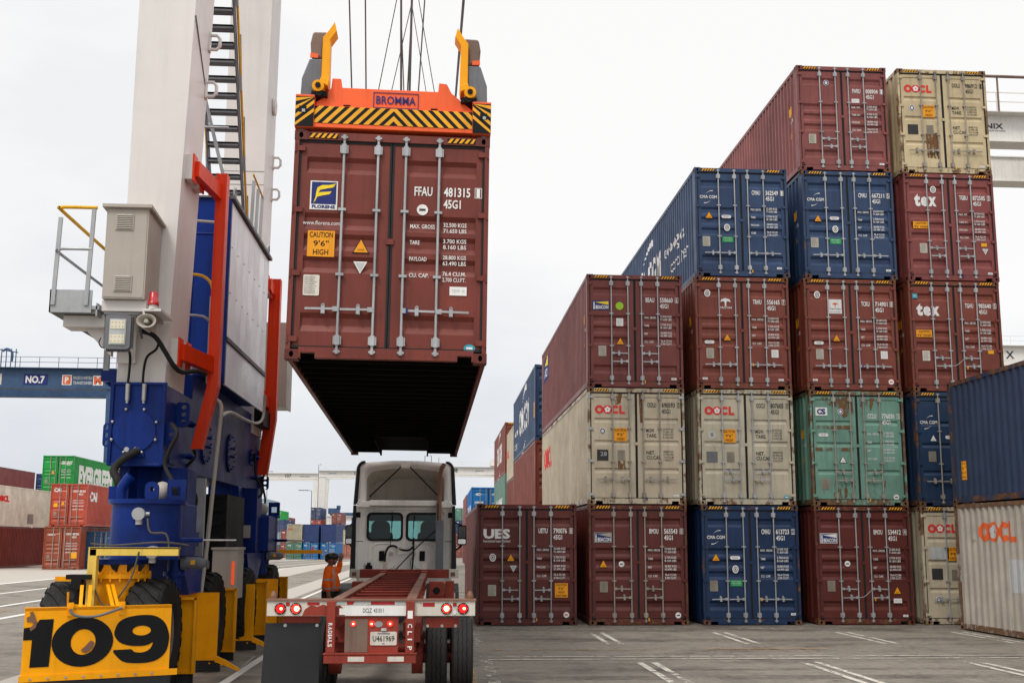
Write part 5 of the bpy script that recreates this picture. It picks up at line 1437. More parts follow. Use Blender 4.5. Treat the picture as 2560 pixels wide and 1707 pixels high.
# orange guards
def ogd(y, xs, zt, zb, xb, ze, ya):
    mb = MB(); x0, x1 = xs
    for a, b, c in ((x0, x0 + .02, .16), (x1 - .02, x1 + .01, .2), (x0, x1, .02)): mb.box(a, b, y - (.0 if c < .1 else .02), y + c, zb, zt)
    p = [(x0, zb), (x1 + .01, zb), (xb[1], ze), (xb[0], ze)]
    mb.prism(p, 'y', y, y + .02); 
    mb.bar((x0 + .01, y + .07, zb), (xb[0] + .01, y + .07, ze), .18, .02, up=(1, 0, 0)); mb.bar((x1, y + .08, zb), (xb[1], y + .08, ze), .2, .025, up=(1, 0, 0))
    put(mb, 'guard_frame', 'corange', CR)
    for z, dz in ((zt - .3, .24), (zb + .36, .24)):
        for yy, zz in ((ya, z), (ya + .5, z + .02)):
            mb = MB(); xl = legx(zz)
            mb.bar((xl + .12, yy, zz), (x0 + .05, y + .08, zz - .02), .12, dz)
            mb.box(xl + .1, xl + .125, yy - .12, yy + .12, zz - .22, zz + .2)
            put(mb, 'guard_arm', 'corange', CR)
            mb = MB(); mb.box(xl - .02, xl + .1, yy - .13, yy + .13, zz - .2, zz + .18); put(mb, 'arm_pad', 'cwhite', CR)
ogd(17.0, (-3.68, -3.52), 7.86, 4.38, (-3.88, -3.73), 3.4, 15.95)
ogd(23.8, (-3.88, -3.64), 7.78, 4.63, (-4.0, -3.79), 3.4, 23.05)

# electrical cabinet, platform, lamp, horn, beacon
mb = MB(); mb.box(-4.72, -4.14, 14.92, 15.62, 5.3, 6.6); mb.box(-4.7, -4.16, 14.912, 14.92, 5.32, 6.58)
put(mb, 'electrical_cabinet', 'beige', CR, .006)
mb = MB(); mb.prism([(14.86, 6.6), (15.66, 6.54), (15.66, 6.58), (14.86, 6.645)], 'x', -4.77, -4.09); put(mb, 'cabinet_roof', 'beige', CR)
for z0 in (6.28, 5.4):
    mb = MB(); x0 = -4.59 if z0 > 6 else -4.57; mb.box(x0, x0 + .25, 14.9, 14.912, z0, z0 + .23)
    for i in range(8): mb.prism([(14.9, z0 + .02 + i * .026), (14.885, z0 + .022 + i * .026), (14.9, z0 + .04 + i * .026)], 'x', x0 + .02, x0 + .23)
    put(mb, 'louvre', 'beige', CR)
mb = MB(); mb.box(-4.74, -4.13, 15.0, 15.6, 5.14, 5.298); mb.box(-5.3, -4.6, 15.15, 15.5, 4.94, 5.12); mb.prism([(-5.05, 4.94), (-4.66, 4.55), (-4.66, 4.94)], 'y', 15.3, 15.4); mb.box(-4.66, -4.4, 15.55, 15.65, 4.5, 5.2)
put(mb, 'support_bracket', 'cwhite', CR, .006)
mb = MB(); mb.box(-5.42, -4.76, 14.95, 17.4, 5.15, 5.2); mb.box(-5.43, -4.86, 14.94, 14.965, 5.1, 5.42); mb.box(-5.43, -5.41, 14.94, 17.4, 5.1, 5.42); mb.box(-4.8, -4.78, 14.95, 15.7, 5.06, 5.24)
for i in range(9): mb.box(-5.4, -4.8, 15.0 + i * .075, 15.01 + i * .075, 5.1, 5.15)
put(mb, 'platform', 'galv', CR)
mb = MB()
for x in (-5.38, -4.93): mb.bar((x, 14.93, 5.2), (x + .03, 14.93, 6.6 if x > -5 else 6.45), .055, .03)
mb.tube([(-4.9, 14.93, 6.0), (-5.3, 14.93, 6.0), (-5.36, 14.97, 5.98), (-5.36, 15.1, 5.95), (-5.36, 17.4, 5.95)], .022, 8, smooth_pts=2)
put(mb, 'handrail_post', 'galv', CR)
mb = MB(); mb.tube([(-4.86, 14.93, 6.6), (-5.3, 14.93, 6.6), (-5.37, 14.97, 6.59), (-5.37, 15.1, 6.57), (-5.37, 17.4, 6.55)], .026, 8, smooth_pts=2); put(mb, 'handrail', 'hyellow', CR)
mb = MB(); mb.prism(rrect(-4.61, -4.27, 4.57, 5.05, .05), 'y', 14.8, 14.9); mb.box(-4.56, -4.32, 14.9, 15.05, 4.65, 4.98)
for i in range(22):
    z = 4.6 + i * .02; mb.box(-4.635, -4.6, 14.82, 14.9, z, z + .008); mb.box(-4.28, -4.245, 14.82, 14.9, z, z + .008)
for i in range(15): mb.box(-4.59 + i * .021, -4.583 + i * .021, 14.82, 14.9, 4.545, 4.58)
mb.tube([(-4.66, 15.2, 4.8), (-4.66, 14.9, 5.08), (-4.22, 14.9, 5.08), (-4.22, 15.2, 4.8)], .018, 6)
FL = put(mb, 'floodlight', 'greymetal', CR)
mb = MB(); mb.box(-4.55, -4.33, 14.79, 14.8, 4.63, 4.99); put(mb, 'lamp_glass', 'silvertape', CR)
for z in (4.65, 4.85):
    mb = MB(); mb.box(-4.535, -4.345, 14.782, 14.79, z, z + .12); 
    for i in range(4):
        for j in (0, 1): mb.box(-4.52 + i * .048, -4.505 + i * .048, 14.779, 14.783, z + .025 + j * .06, z + .04 + j * .06, 1)
    put(mb, 'led_panel', ['led', 'signyellow'], CR)
mb = MB(); hm = Matrix.Translation((-4.08, 14.85, 4.98)) @ Matrix.Rotation(R(90), 4, 'X') @ Matrix.Diagonal((1.2, .85, 1, 1))
mb.lathe([(.03, -.2), (.045, -.12), (.07, -.05), (.105, 0), (.115, .0), (.112, -.012), (.075, -.06), (.05, -.12)], hm, 24); mb.cyl((-4.08, 14.98, 4.98), (-4.08, 14.84, 4.98), .028, n=12); mb.cyl((-4.08, 15.05, 4.98), (-4.08, 15.2, 4.98), .06, n=14); mb.box(-4.12, -4.04, 15.05, 15.6, 5.08, 5.12)
put(mb, 'horn', 'beige', CR)
mb = MB(); mb.lathe([(.075, 0), (.075, .05), (.066, .055), (.06, .17), (.045, .19), (0, .195)], Matrix.Translation((-4.02, 14.95, 5.22)), 20); put(mb, 'beacon', 'beacon', CR)
mb = MB(); mb.cyl((-4.02, 14.95, 5.16), (-4.02, 14.95, 5.22), .06, n=14); mb.box(-4.14, -3.9, 14.9, 15.6, 5.13, 5.165); mb.box(-4.16, -4.13, 14.95, 15.6, 4.9, 5.16); put(mb, 'beacon_bracket', 'cwhite', CR)
mb = MB(); mb.box(-5.0, -4.67, 16.0, 16.5, 4.3, 4.46); mb.prism([(-5., 4.3), (-4.68, 4.05), (-4.68, 4.3)], 'y', 16.2, 16.3); put(mb, 'side_bracket', 'cblue', CR)
mb = MB(); mb.box(-4.98, -4.9, 16.0, 16.06, 4.46, 5.3); put(mb, 'bracket_post', 'galv', CR)

# steep stairs between the legs
mb = MB(); p0 = Vector((0, 20.7, 6.6)); p1 = Vector((0, 17.75, 12.4))
SY = (p1.y - p0.y) / (p1.z - p0.z)
for x in (-4.38, -3.79): mb.bar((x, p0.y, p0.z), (x, p1.y, p1.z), .025, .2, up=(0, -1, 0))
ST = put(mb, 'stairway', 'greymetal', CR)
for i in range(18):
    z = 7.9 + i * .262
    y = p0.y + (z - p0.z) * SY
    mb = MB(); mb.box(-4.36, -3.81, y - .13, y + .12, z, z + .035); mb.box(-4.36, -3.81, y - .13, y - .11, z - .035, z + .036); put(mb, 'step', 'greymetal', CR)
for x in (-4.42, -3.74):
    mb = MB(); mb.tube([(x, p0.y - .55, p0.z + 1.2), (x, p1.y - .55, p1.z + 1.2)], .022, 8); put(mb, 'handrail', 'hyellow', CR)
    mb = MB()
    for z in (7.5, 8.8, 10.1, 11.4):
        y = p0.y + (z - p0.z) * SY; mb.bar((x, y, z), (x, y - .3, z + .95), .05, .02)
    put(mb, 'handrail_post', 'galv', CR)
mb = MB(); mb.bar((-4.36, 18.9, 9.9), (-3.8, 19.4, 7.6), .04, .05); mb.tube([(-4.36, 18.3, 9.15), (-3.8, 18.3, 9.15)], .02, 6); put(mb, 'brace', 'galv', CR)
mb = MB()
for y in (20.4, 20.9, 21.4): mb.bar((-3.72, y, 7.86), (-3.7, y, 8.9), .06, .03)
put(mb, 'roof_post', 'galv', CR)
mb = MB(); mb.tube([(-3.7, 20.3, 9.0), (-3.7, 21.5, 8.9)], .02, 6); put(mb, 'roof_rail', 'hyellow', CR)

# upper works beyond the top of the photograph
mb = MB(); mb.box(-4.8, 20.2, 15.7, 16.6, 20.4, 22.2); put(mb, 'main_girder', 'cwhite', CR)
mb = MB(); mb.box(-4.8, 20.2, 23.2, 24.1, 20.4, 22.2); put(mb, 'main_girder', 'cwhite', CR)
for y0 in (15.65, 23.2):
    mb = MB(); mb.box(18.8, 19.6, y0, y0 + 1., 4.2, 20.4); put(mb, 'leg', 'cwhite', CR)
mb = MB(); mb.box(18.8, 19.6, 15.6, 24.35, 3.05, 4.2); put(mb, 'sill_beam', 'cblue', CR)
for y in (14.95, 18.05, 21.1, 24.2):
    mb = MB(); mb.cyl((19.2, y, .8), (19.2, y, 3.05), .35, n=20); put(mb, 'bogie', 'cyellow', CR)
    for x in (18.55, 19.9):
        w = link('wheel', cached('rim', crane_rim), CR, (x + 4.33, y - 19.6, .745)); link('tyre', cached('ctyre', crane_tyre), w)
mb = MB(); mb.box(-2.2, .9, 16.6, 23.2, 20.8, 21.6); put(mb, 'trolley', 'cwhite', CR)
# ------------------------------------------------------------------ spreader: local frame of the hanging container
SP = thing('spreader', 'orange lifting spreader with striped end beam gripping the hanging container', 'spreader', FF, FR)
def sx(p): return (p - 843) / 556.6
def sz(p, q=843): return 2.896 + (934 + (q - 843) * .0383 - p) / 556.6
mb = MB(); mb.prism([(-1.0, 3.0), (1.0, 3.0), (1.0, 3.27), (.72, 3.50), (.66, 3.62), (.56, 3.63), (.55, 3.51), (-.66, 3.51), (-.68, 3.63), (-.79, 3.63), (-.8, 3.5), (-.88, 3.38), (-.98, 3.3)], 'y', .06, .14)
mb.box(-1.0, 1.0, .0, .5, 2.945, 3.23); mb.box(-1.0, 1.0, .5, .56, 3.0, 3.4)
mb.box(-.64, -.55, .04, .061, 3.26, 3.275, 1); mb.box(.46, .55, .04, .061, 3.26, 3.275, 1)
mb.build('end_beam', ['spread', 'black'], SP, bevel=.008)
mb = MB(); mb.box(-.99, .99, -.004, .0, 3.0, 3.225, 0)
def clip_x(p, lim, keep_less):
    out = []
    for (a, b), (c, d) in zip(p, p[1:] + p[:1]):
        ia = a <= lim if keep_less else a >= lim; ic = c <= lim if keep_less else c >= lim
        if ia: out.append((a, b))
        if ia != ic: t = (lim - a) / (c - a); out.append((lim, b + (d - b) * t))
    return out
w = .128
for s in (-1, 1):
    for i in range(-2, 10):
        a = i * w - .03
        p = clip_x(clip_x([(a, 3.225), (a + w * .52, 3.225), (a + w * .52 + .215, 3.0), (a + .215, 3.0)], 0, False), .988, True)
        if len(p) > 2: mb.prism([(s * x, z) for x, z in p], 'y', -.0075, -.004, 1)
mb.build('warning_stripe', ['black', 'yellow'], SP)
for s in (-1, 1):
    mb = MB(); a, b = sorted((s * .99, s * 1.225)); mb.box(a, b, -.03, .3, 2.93, 3.36)
    mb.build('corner_box', ['spread'], SP, bevel=.006)
    mb = MB(); mb.box(a + .003, b - .003, -.036, -.031, 2.935, 3.33, 0)
    for i in range(5):
        z = 2.93 + i * .11
        q = [(a + .004, z), (a + .004, z + .05), (b - .004, z + .05 + .2), (b - .004, z + .2)]
        if s > 0: q = [(a + b - x, zz) for x, zz in q]
        q = [(x, min(max(zz, 2.94), 3.325)) for x, zz in q]
        mb.prism(q, 'y', -.039, -.036, 1)
    cx = s * 1.13; mb.box(cx - .045, cx + .045, -.043, -.038, 3.12, 3.2, 0); mb.box(cx - .01, cx + .03, -.046, -.043, 3.12, 3.16, 2)
    mb.build('warning_stripe', ['black', 'yellow', 'galv'], SP)
    mb = MB(); mb.cyl((s * 1.14, .09, 2.9), (s * 1.14, .09, 2.95), .05, n=12); mb.build('twist_lock', ['galv'], SP)
    # raised corner guide
    def fp(l): return [(s * abs(sx(x)) if True else 0, sz(y, 300)) for x, y in l]
    body = fp([(240, 372), (192, 520), (188, 655), (300, 655), (335, 640), (335, 372)])
    mb = MB(); mb.prism(body, 'y', .02, .34); mb.build('guide_housing', ['greymetal'], SP, bevel=.02)
    mb = MB(); mb.prism(fp([(255, 165), (362, 162), (345, 225), (333, 300), (333, 372), (248, 350), (240, 250)]), 'y', .03, .33); mb.build('guide_tip', ['brownrust'], SP, bevel=.03)
    mb = MB(); mb.prism(fp([(245, 330), (300, 338), (300, 368), (244, 366)]), 'y', .015, .03); mb.build('rust_patch', ['spread'], SP)
    mb = MB(); mb.prism(fp([(330, 218), (372, 160), (408, 98), (425, 168), (382, 236), (385, 560), (345, 590), (330, 520)]), 'y', -.02, .2); mb.prism(fp([(330, 520), (385, 545), (380, 590), (320, 560)]), 'y', -.05, .22); mb.build('flipper_arm', ['cyellow'], SP, bevel=.008)
    mb = MB(); c = fp([(312, 592)])[0]; mb.cyl((c[0], -.06, c[1]), (c[0], .2, c[1]), .075, n=18); mb.cyl((c[0], -.08, c[1]), (c[0], -.05, c[1]), .035, n=10, m=1); mb.build('flipper_hub', ['cyellow', 'black'], SP)
    mb = MB(); c = fp([(320, 635)])[0]; mb.box(c[0] - .1, c[0] + .1, .0, .25, c[1] - .04, c[1] + .03); mb.cyl((c[0], -.04, c[1]), (c[0], .2, c[1]), .05, n=10); mb.build('flipper_motor', ['black'], SP)
mb = MB(); mb.plate([[(-.285, -.105), (.285, -.105), (.285, .105), (-.285, .105)], [(-.276, -.096), (.276, -.096), (.276, .096), (-.276, .096)]], (.02, .052, 3.36), X1, Z1, .002)
mb.text('BROMMA', (.02, .05, 3.31), X1, Z1, .105, .5, 0, .016, 'C'); mb.build('lettering', ['blue'], SP)
mb = MB()
for x in (-.62, .62): mb.box(x - .12, x + .12, .5, L40 - .5, 3.05, 3.35)
mb.box(-1.0, 1.0, L40 - .5, L40, 2.95, 3.25); mb.box(-.8, .8, 4.4, 7.8, 3.0, 3.5); mb.build('main_beam', ['spread'], SP)
mb = MB(); mb.cyl((-.75, .7, 2.95), (-.05, .7, 2.95), .05, n=12); mb.cyl((.02, .7, 2.95), (.75, .7, 2.95), .05, n=12); mb.build('telescope_rod', ['spread'], SP)
mb = MB(); mb.box(-1.1, 1.1, 4.9, 7.3, 3.75, 4.2); mb.box(-.9, -.6, 5.3, 6.9, 3.4, 3.8); mb.box(.6, .9, 5.3, 6.9, 3.4, 3.8); mb.build('head_block', ['spread'], SP, bevel=.02)
inv = (Matrix.Translation(FF) @ Matrix.Rotation(FR[2], 4, 'Z') @ Matrix.Rotation(FR[1], 4, 'Y') @ Matrix.Rotation(FR[0], 4, 'X')).inverted()
ROPES = [((-1.78, 11.73), (-1.7, 10.17), .014), ((-1.49, 11.75), (-1.44, 10.15), .014), ((-.92, 11.77), (-1.19, 10.15), .009), ((-.84, 11.77), (-.81, 10.14), .02), ((-.85, 11.77), (-.765, 10.14), .011), ((-.63, 11.8), (-.95, 10.15), .008),
         ((-.645, 11.78), (-.655, 10.15), .022), ((-.64, 11.7), (-.69, 10.15), .012), ((-.41, 11.79), (-.49, 10.14), .013), ((-.52, 11.78), (-.23, 10.13), .008), ((-.66, 11.78), (-.38, 10.14), .007), ((.29, 11.81), (.18, 10.05), .016), ((.315, 11.81), (.192, 10.05), .012)]
for (a, za), (b, zb), r in ROPES:
    k = (a - b) / (za - zb); z1, z0 = 20.8, 8.35
    mb = MB(); y = 18.5
    mb.cyl(inv @ Vector((b + (z0 - zb) * k, y, z0)), inv @ Vector((b + (z1 - zb) * k, y, z1)), r, n=7); mb.build('hoist_rope', ['rope'], SP)

# ------------------------------------------------------------------ container chassis (trailer)
TR_ = thing('container_chassis', 'empty red skeletal container chassis with lit tail lamps, coupled to the truck', 'trailer', (-.79, 19., 0))
def P_(mb, name, mats, parent=None, bevel=0.): return put(mb, name, mats, TR_, bevel, parent)
yB = 13.04
mb = MB(); mb.box(-2.01, .43, yB, yB + .12, 1.125, 1.3); P_(mb, 'rear_bumper', 'bumpwhite', bevel=.006)
mb = MB(); mb.box(-2.02, .44, yB - .02, yB + .2, 1.3, 1.318); mb.box(-2.0, -1.85, yB, yB + .15, 1.318, 1.323); P_(mb, 'bumper_lip', 'worntop')
mb = MB()
mb.prism([(-1.6, 1.13), (-1.57, 1.2), (-1.5, 1.25), (-1.42, 1.235), (-1.36, 1.26), (-1.3, 1.24), (-1.3, 1.13)], 'y', yB - .003, yB)
mb.prism([(-1.21, 1.13), (-1.21, 1.24), (-1.16, 1.25), (-1.11, 1.2), (-1.1, 1.13)], 'y', yB - .003, yB)
P_(mb, 'paint_patch', 'chassis')
for q in ((-1.54, -1.4, 1.25, 1.285), (-.19, -.05, 1.235, 1.28), (-1.79, -1.745, 1.24, 1.285), (.165, .21, 1.235, 1.28)):
    mb = MB(); mb.box(q[0], q[1], yB - .004, yB - .001, q[2], q[3]); P_(mb, 'reflector', 'redtape')
mb = MB(); mb.box(-1.2, -.39, yB - .004, yB - .001, 1.255, 1.295, 0)
mb.prism([(-1.08, 1.257), (-1.01, 1.257), (-.99, 1.294), (-1.08, 1.294)], 'y', yB - .007, yB - .004, 1); mb.box(-.8, -.52, yB - .007, yB - .004, 1.257, 1.294, 1); P_(mb, 'reflective_tape', ['silvertape', 'redtape'])
mb = MB(); mb.box(-1.1, -.385, yB - .012, yB - .004, 1.13, 1.245, 0); mb.box(-1.165, -1.1, yB - .012, yB - .005, 1.14, 1.215, 0); PL = P_(mb, 'number_plate', 'white')
mb = MB(); mb.text('DCLZ  431011', (-.77, yB - .014, 1.165), X1, Z1, .05, .24, 0, .004, 'C'); P_(mb, 'lettering', 'dark')
for x, hot in ((-1.853, 0), (-1.673, 1), (.09, 2), (.286, 0)):
    mb = MB(); y = yB - .012
    mb.cyl((x, yB + .01, 1.21), (x, y, 1.21), .067, n=24, m=0); mb.cyl((x, y, 1.21), (x, y - .012, 1.21), .053, .047, n=24, m=1)
    for i in range(6): mb.cyl((x + .06 * math.cos(i), y, 1.21 + .06 * math.sin(i)), (x + .06 * math.cos(i), y - .004, 1.21 + .06 * math.sin(i)), .006, n=6, m=3)
    r = (.016, .03, .032)[hot]; mb.cyl((x + (.012 if hot < 2 else 0), y - .012, 1.213), (x + (.012 if hot < 2 else 0), y - .014, 1.213), r, n=14, m=2)
    P_(mb, 'tail_lamp', ['black', 'lampdim' if hot == 0 else 'lampred', 'lamphot', 'bolt'])
mb = MB(); mb.cyl((.185, yB, 1.165), (.185, yB - .008, 1.165), .024, n=14); P_(mb, 'reflector', 'white')
for x in (-1.26, -.335):
    mb = MB(); mb.box(x - .05, x + .05, yB - .05, yB + .05, .705, 1.3); P_(mb, 'guard_post', 'chassis', bevel=.006)
mb = MB()
for c, q in zip('RADIALS', (0, .043, .087, .131, .152, .196, .236)): mb.text(c, (-1.285, yB - .054, 1.05 - q), (0, 0, -1), X1, .045, .018 if c == 'I' else .036, 0, .03)
for i, c in enumerate('CLIP'): mb.text(c, (-.36, yB - .054, 1.04 - i * .085), (0, 0, -1), X1, .05, .016 if c == 'I' else .045, 0, .02)
mb.box(-.365, -.305, yB - .053, yB - .051, 1.1, 1.19); P_(mb, 'stencil_lettering', 'white')
mb = MB(); mb.box(-1.33, -.26, yB - .06, yB + .04, .59, .69); mb.box(-1.34, -.25, yB - .07, yB + .05, .69, .705); P_(mb, 'underrun_bar', 'chassis', bevel=.005)
mb = MB(); mb.box(-1.05, -.86, yB - .064, yB - .06, .612, .668); mb.box(-.59, -.4, yB - .064, yB - .06, .612, .668); P_(mb, 'reflective_tape', 'bumpwhite')
mb = MB(); mb.box(-1.1, -.473, yB + .02, yB + .05, .7, 1.115); P_(mb, 'lamp_panel', 'chassis')
mb = MB(); mb.box(-1.098, -.83, yB + .012, yB + .0195, .71, 1.09); P_(mb, 'paint_patch', 'brownrust')
mb = MB(); mb.prism(circ(-.705, 1.03, .05, .035, 12), 'y', yB + .014, yB + .0195); P_(mb, 'paint_patch', 'grey')
for x in (-1.0, -.786, -.57):
    mb = MB(); mb.cyl((x, yB + .02, 1.035), (x, yB - .0, 1.035), .034, .028, n=18); mb.cyl((x, yB, 1.036), (x, yB - .003, 1.036), .011, n=10, m=1); P_(mb, 'marker_lamp', ['lampred', 'lamphot'])
mb = MB(); mb.prism(rrect(-.8, -.49, .79, .945, .015), 'y', yB + .008, yB + .014); LP = P_(mb, 'license_plate', 'bumpwhite')
mb = MB(); mb.text('U461969', (-.645, yB + .006, .835), X1, Z1, .062, .25, 0, .012, 'C'); mb.text('TENNESSEE', (-.645, yB + .006, .915), X1, Z1, .018, .15, 1, .01, 'C'); mb.text('TRL', (-.645, yB + .006, .8), X1, Z1, .014, .04, 1, .01, 'C'); P_(mb, 'lettering', ['dark', 'blue'])
mb = MB(); mb.prism(rrect(-.675, -.61, .955, .985, .012), 'y', yB - .01, yB + .02); P_(mb, 'plate_lamp', 'silvertape')
mb = MB(); mb.box(-1.83, -1.4, yB + .1, yB + .14, 1.03, 1.125); P_(mb, 'flap_bracket', 'chassis')
mb = MB(); N = 10
pl = [(-2.03, 1.04), (-1.385, 1.04), (-1.395, .3)] + [(-1.4 - (i + .5) * .062, .27 + (.0 if i % 2 else .02) + .004 * i) for i in range(N)] + [(-2.06, .3)]
mb.prism(pl, 'y', yB + .08, yB + .095); FLP = P_(mb, 'mudflap', 'flap')
mb = MB()
for x in (-1.8, -1.43): mb.cyl((x, yB + .08, 1.015), (x, yB + .07, 1.015), .02, n=12)
P_(mb, 'flap_bolt', 'bolt')
mb = MB(); mb.box(-.16, .24, yB + .1, yB + .135, .985, 1.1); 
P_(mb, 'flap_bracket', 'chassis')
mb = MB()
for x in (-.13, .04, .2): mb.cyl((x, yB + .1, 1.005), (x, yB + .088, 1.005), .018, n=12)
P_(mb, 'flap_bolt', 'bolt')
for x in (-1.95, .37):
    mb = MB(); mb.cyl((x, yB + .1, 1.31), (x, yB + .1, 1.36), .045, n=12); mb.cyl((x, yB + .1, 1.36), (x, yB + .1, 1.41), .04, .02, n=12); P_(mb, 'twist_lock', 'rustpipe')
for x in (-1.24, -.34):
    mb = MB(); mb.box(x - .06, x + .06, yB + .12, 24.9, 1.285, 1.3); P_(mb, 'rail_top', 'worntop')
    mb = MB(); mb.box(x - .008, x + .008, yB + .12, 24.7, .98, 1.285); mb.box(x - .055, x + .055, yB + .12, 24.7, .965, .985)
    mb.prism([(22.6, .98), (25.0, 1.12), (25.0, 1.285), (22.6, 1.285)], 'x', x - .05, x + .05)
    P_(mb, 'main_rail', 'chassis')
for i in range(13):
    y = yB + .75 + i * .88
    mb = MB(); mb.box(-1.19, -.39, y - .03, y + .03, 1.1, 1.25); mb.box(-1.19, -.39, y - .05, y + .05, 1.25, 1.262); P_(mb, 'cross_member', 'chassis')
mb = MB(); mb.box(-2.01, .43, 24.95, 25.15, 1.17, 1.36); P_(mb, 'front_bolster', 'chassis', bevel=.006)
for a, b in ((-2.013, -1.8), (.22, .433)):
    mb = MB(); mb.box(a, b, 24.943, 25.155, 1.165, 1.365); mb.box((a + b) / 2 - .07, (a + b) / 2 + .03, 24.94, 24.944, 1.21, 1.3, 1); P_(mb, 'bolster_end', ['bumpwhite', 'rustpipe'])
for x in (-1.24, -.34):
    mb = MB(); mb.box(x - .07, x + .07, 24.3, 24.95, 1.14, 1.33); P_(mb, 'neck_bracket', 'chassis')
    mb = MB(); mb.box(x - .05, x + .05, 25.0, 25.1, 1.36, 1.53); P_(mb, 'guide_post', 'bumpwhite')
mb = MB(); mb.box(-1.2, -.38, 24.55, 24.9, 1.15, 1.3); P_(mb, 'neck_plate', 'chassis')
mb = MB(); mb.box(-.2, .1, 21.3, 21.7, .75, 1.22); mb.box(-.2, .1, 21.28, 21.3, .95, 1.2); mb.cyl((-.05, 21.27, 1.05), (-.05, 21.3, 1.05), .07, n=14, m=1); mb.box(-.12, .02, 21.4, 21.6, .25, .75); P_(mb, 'landing_leg', ['chassis', 'black'], bevel=.006)
mb = MB(); mb.box(-1.68, -1.38, 21.3, 21.7, .75, 1.22); mb.box(-1.6, -1.46, 21.4, 21.6, .25, .75); P_(mb, 'landing_leg', 'chassis', bevel=.006)
mb = MB(); mb.box(.12, .3, 22.2, 22.4, .8, 1.2); P_(mb, 'support_box', 'chassis')
def dual(root, xc, y, dx, nm='wheel', r=.505):
    for s in (-1, 1):
        w = link(nm, cached('roadrim', road_rim), root, (xc + s * dx - root.location.x, y - root.location.y, r)); spin(w, random.random() * 5)
        link('tyre', cached('roadtyre', road_tyre), w)
for y in (14.45, 15.7):
    mb = MB(); mb.cyl((-1.9, y, .505), (.3, y, .505), .07, n=14); mb.cyl((-1.4, y, .505), (-1.25, y, .505), .2, n=20); mb.cyl((-.34, y, .505), (-.2, y, .505), .2, n=20)
    mb.box(-1.3, -1.2, y - .35, y + .35, .62, .74); mb.box(-.38, -.28, y - .35, y + .35, .62, .74); mb.cyl((-1.0, y + .1, .6), (-1.0, y + .3, .6), .1, n=14)
    P_(mb, 'axle', 'chassis')
    dual(TR_, -1.72, y, .165); dual(TR_, .14, y, .165)
mb = MB(); mb.box(-1.35, -1.13, 14.0, 16.2, .74, .98); mb.box(-.45, -.23, 14.0, 16.2, .74, .98); P_(mb, 'suspension_frame', 'chassis')
mb = MB(); mb.tube([(-1.3, 13.4, .9), (-1.32, 13.7, .75), (-1.28, 14.0, .8)], .015, 6, smooth_pts=4); mb.tube([(-.42, 13.4, .85), (-.3, 13.7, .75), (-.35, 14.2, .8)], .015, 6, smooth_pts=4); P_(mb, 'brake_hose', 'rubber')

# ------------------------------------------------------------------ truck tractor
TK = thing('truck', 'white day cab truck seen from behind, roof fairing open at the back', 'truck', (-.86, 25.2, 0))
def T_(mb, name, mats, parent=None, bevel=0., normals=False): return put(mb, name, mats, TK, bevel, parent, normals)
yc = 26.6
CXc = -.86
# rear wall with two window openings
mb = MB()
mb.plate([[(-1.96, .95), (.24, .95), (.26, 2.92), (-1.98, 2.92)], rrect(-1.74, -.93, 2.03, 2.65, .1), rrect(-.79, -.0, 2.03, 2.65, .1)], (0, yc + .02, 0), X1, Z1, .02)
REAR = T_(mb, 'rear_wall', 'cab', bevel=.0)
for a, b in ((-1.74, -.93), (-.79, -.0)):
    mb = MB(); mb.plate([rrect(a - .035, b + .035, 1.995, 2.685, .12), rrect(a + .02, b - .02, 2.05, 2.63, .09)], (0, yc - .005, 0), X1, Z1, .018); F = T_(mb, 'window_frame', 'gasket')
    mb = MB(); mb.prism(rrect(a, b, 2.03, 2.65, .1), 'y', yc + .01, yc + .016); T_(mb, 'window_pane', 'glass')
mb = MB()   # side walls, roof, dash, hood
mb.box(-2.0, -1.96, yc, 28.1, .9, 2.9); mb.box(.24, .28, yc, 28.1, .9, 2.9); mb.box(-2.0, .28, yc, 28.1, 2.86, 2.92); mb.box(-1.96, .24, 27.6, 28.2, .95, 1.95); mb.box(-1.9, .18, 28.1, 30.4, .8, 1.85)
T_(mb, 'cab_shell', 'cab', bevel=.02)
mb = MB(); mb.box(-1.95, .23, 27.9, 27.905, 1.95, 2.86); T_(mb, 'windscreen', 'glass')
mb = MB(); mb.box(-1.98, -1.9, 27.8, 27.95, 1.9, 2.9); mb.box(.18, .26, 27.8, 27.95, 1.9, 2.9); mb.box(-1.96, .24, yc + .06, 27.9, .95, 1.3); mb.box(-1.96, .24, 27.5, 27.9, 1.3, 2.0); mb.box(-1.95, .23, yc + .1, 27.9, 2.80, 2.855); mb.box(-1.95, .23, 27.3, 27.85, 2.5, 2.8); T_(mb, 'cab_interior', 'gasket')
for a in (-1.45, -.25):
    mb = MB(); mb.prism(rrect(a - .3, a + .3, 1.4, 2.22, .1), 'y', 26.78, 26.95); mb.prism(rrect(a - .23, a + .23, 2.1, 2.5, .17, 6), 'y', 26.78, 26.93); mb.box(a - .27, a + .27, 26.95, 27.45, 1.35, 1.5); T_(mb, 'seat', 'seat', bevel=.03)
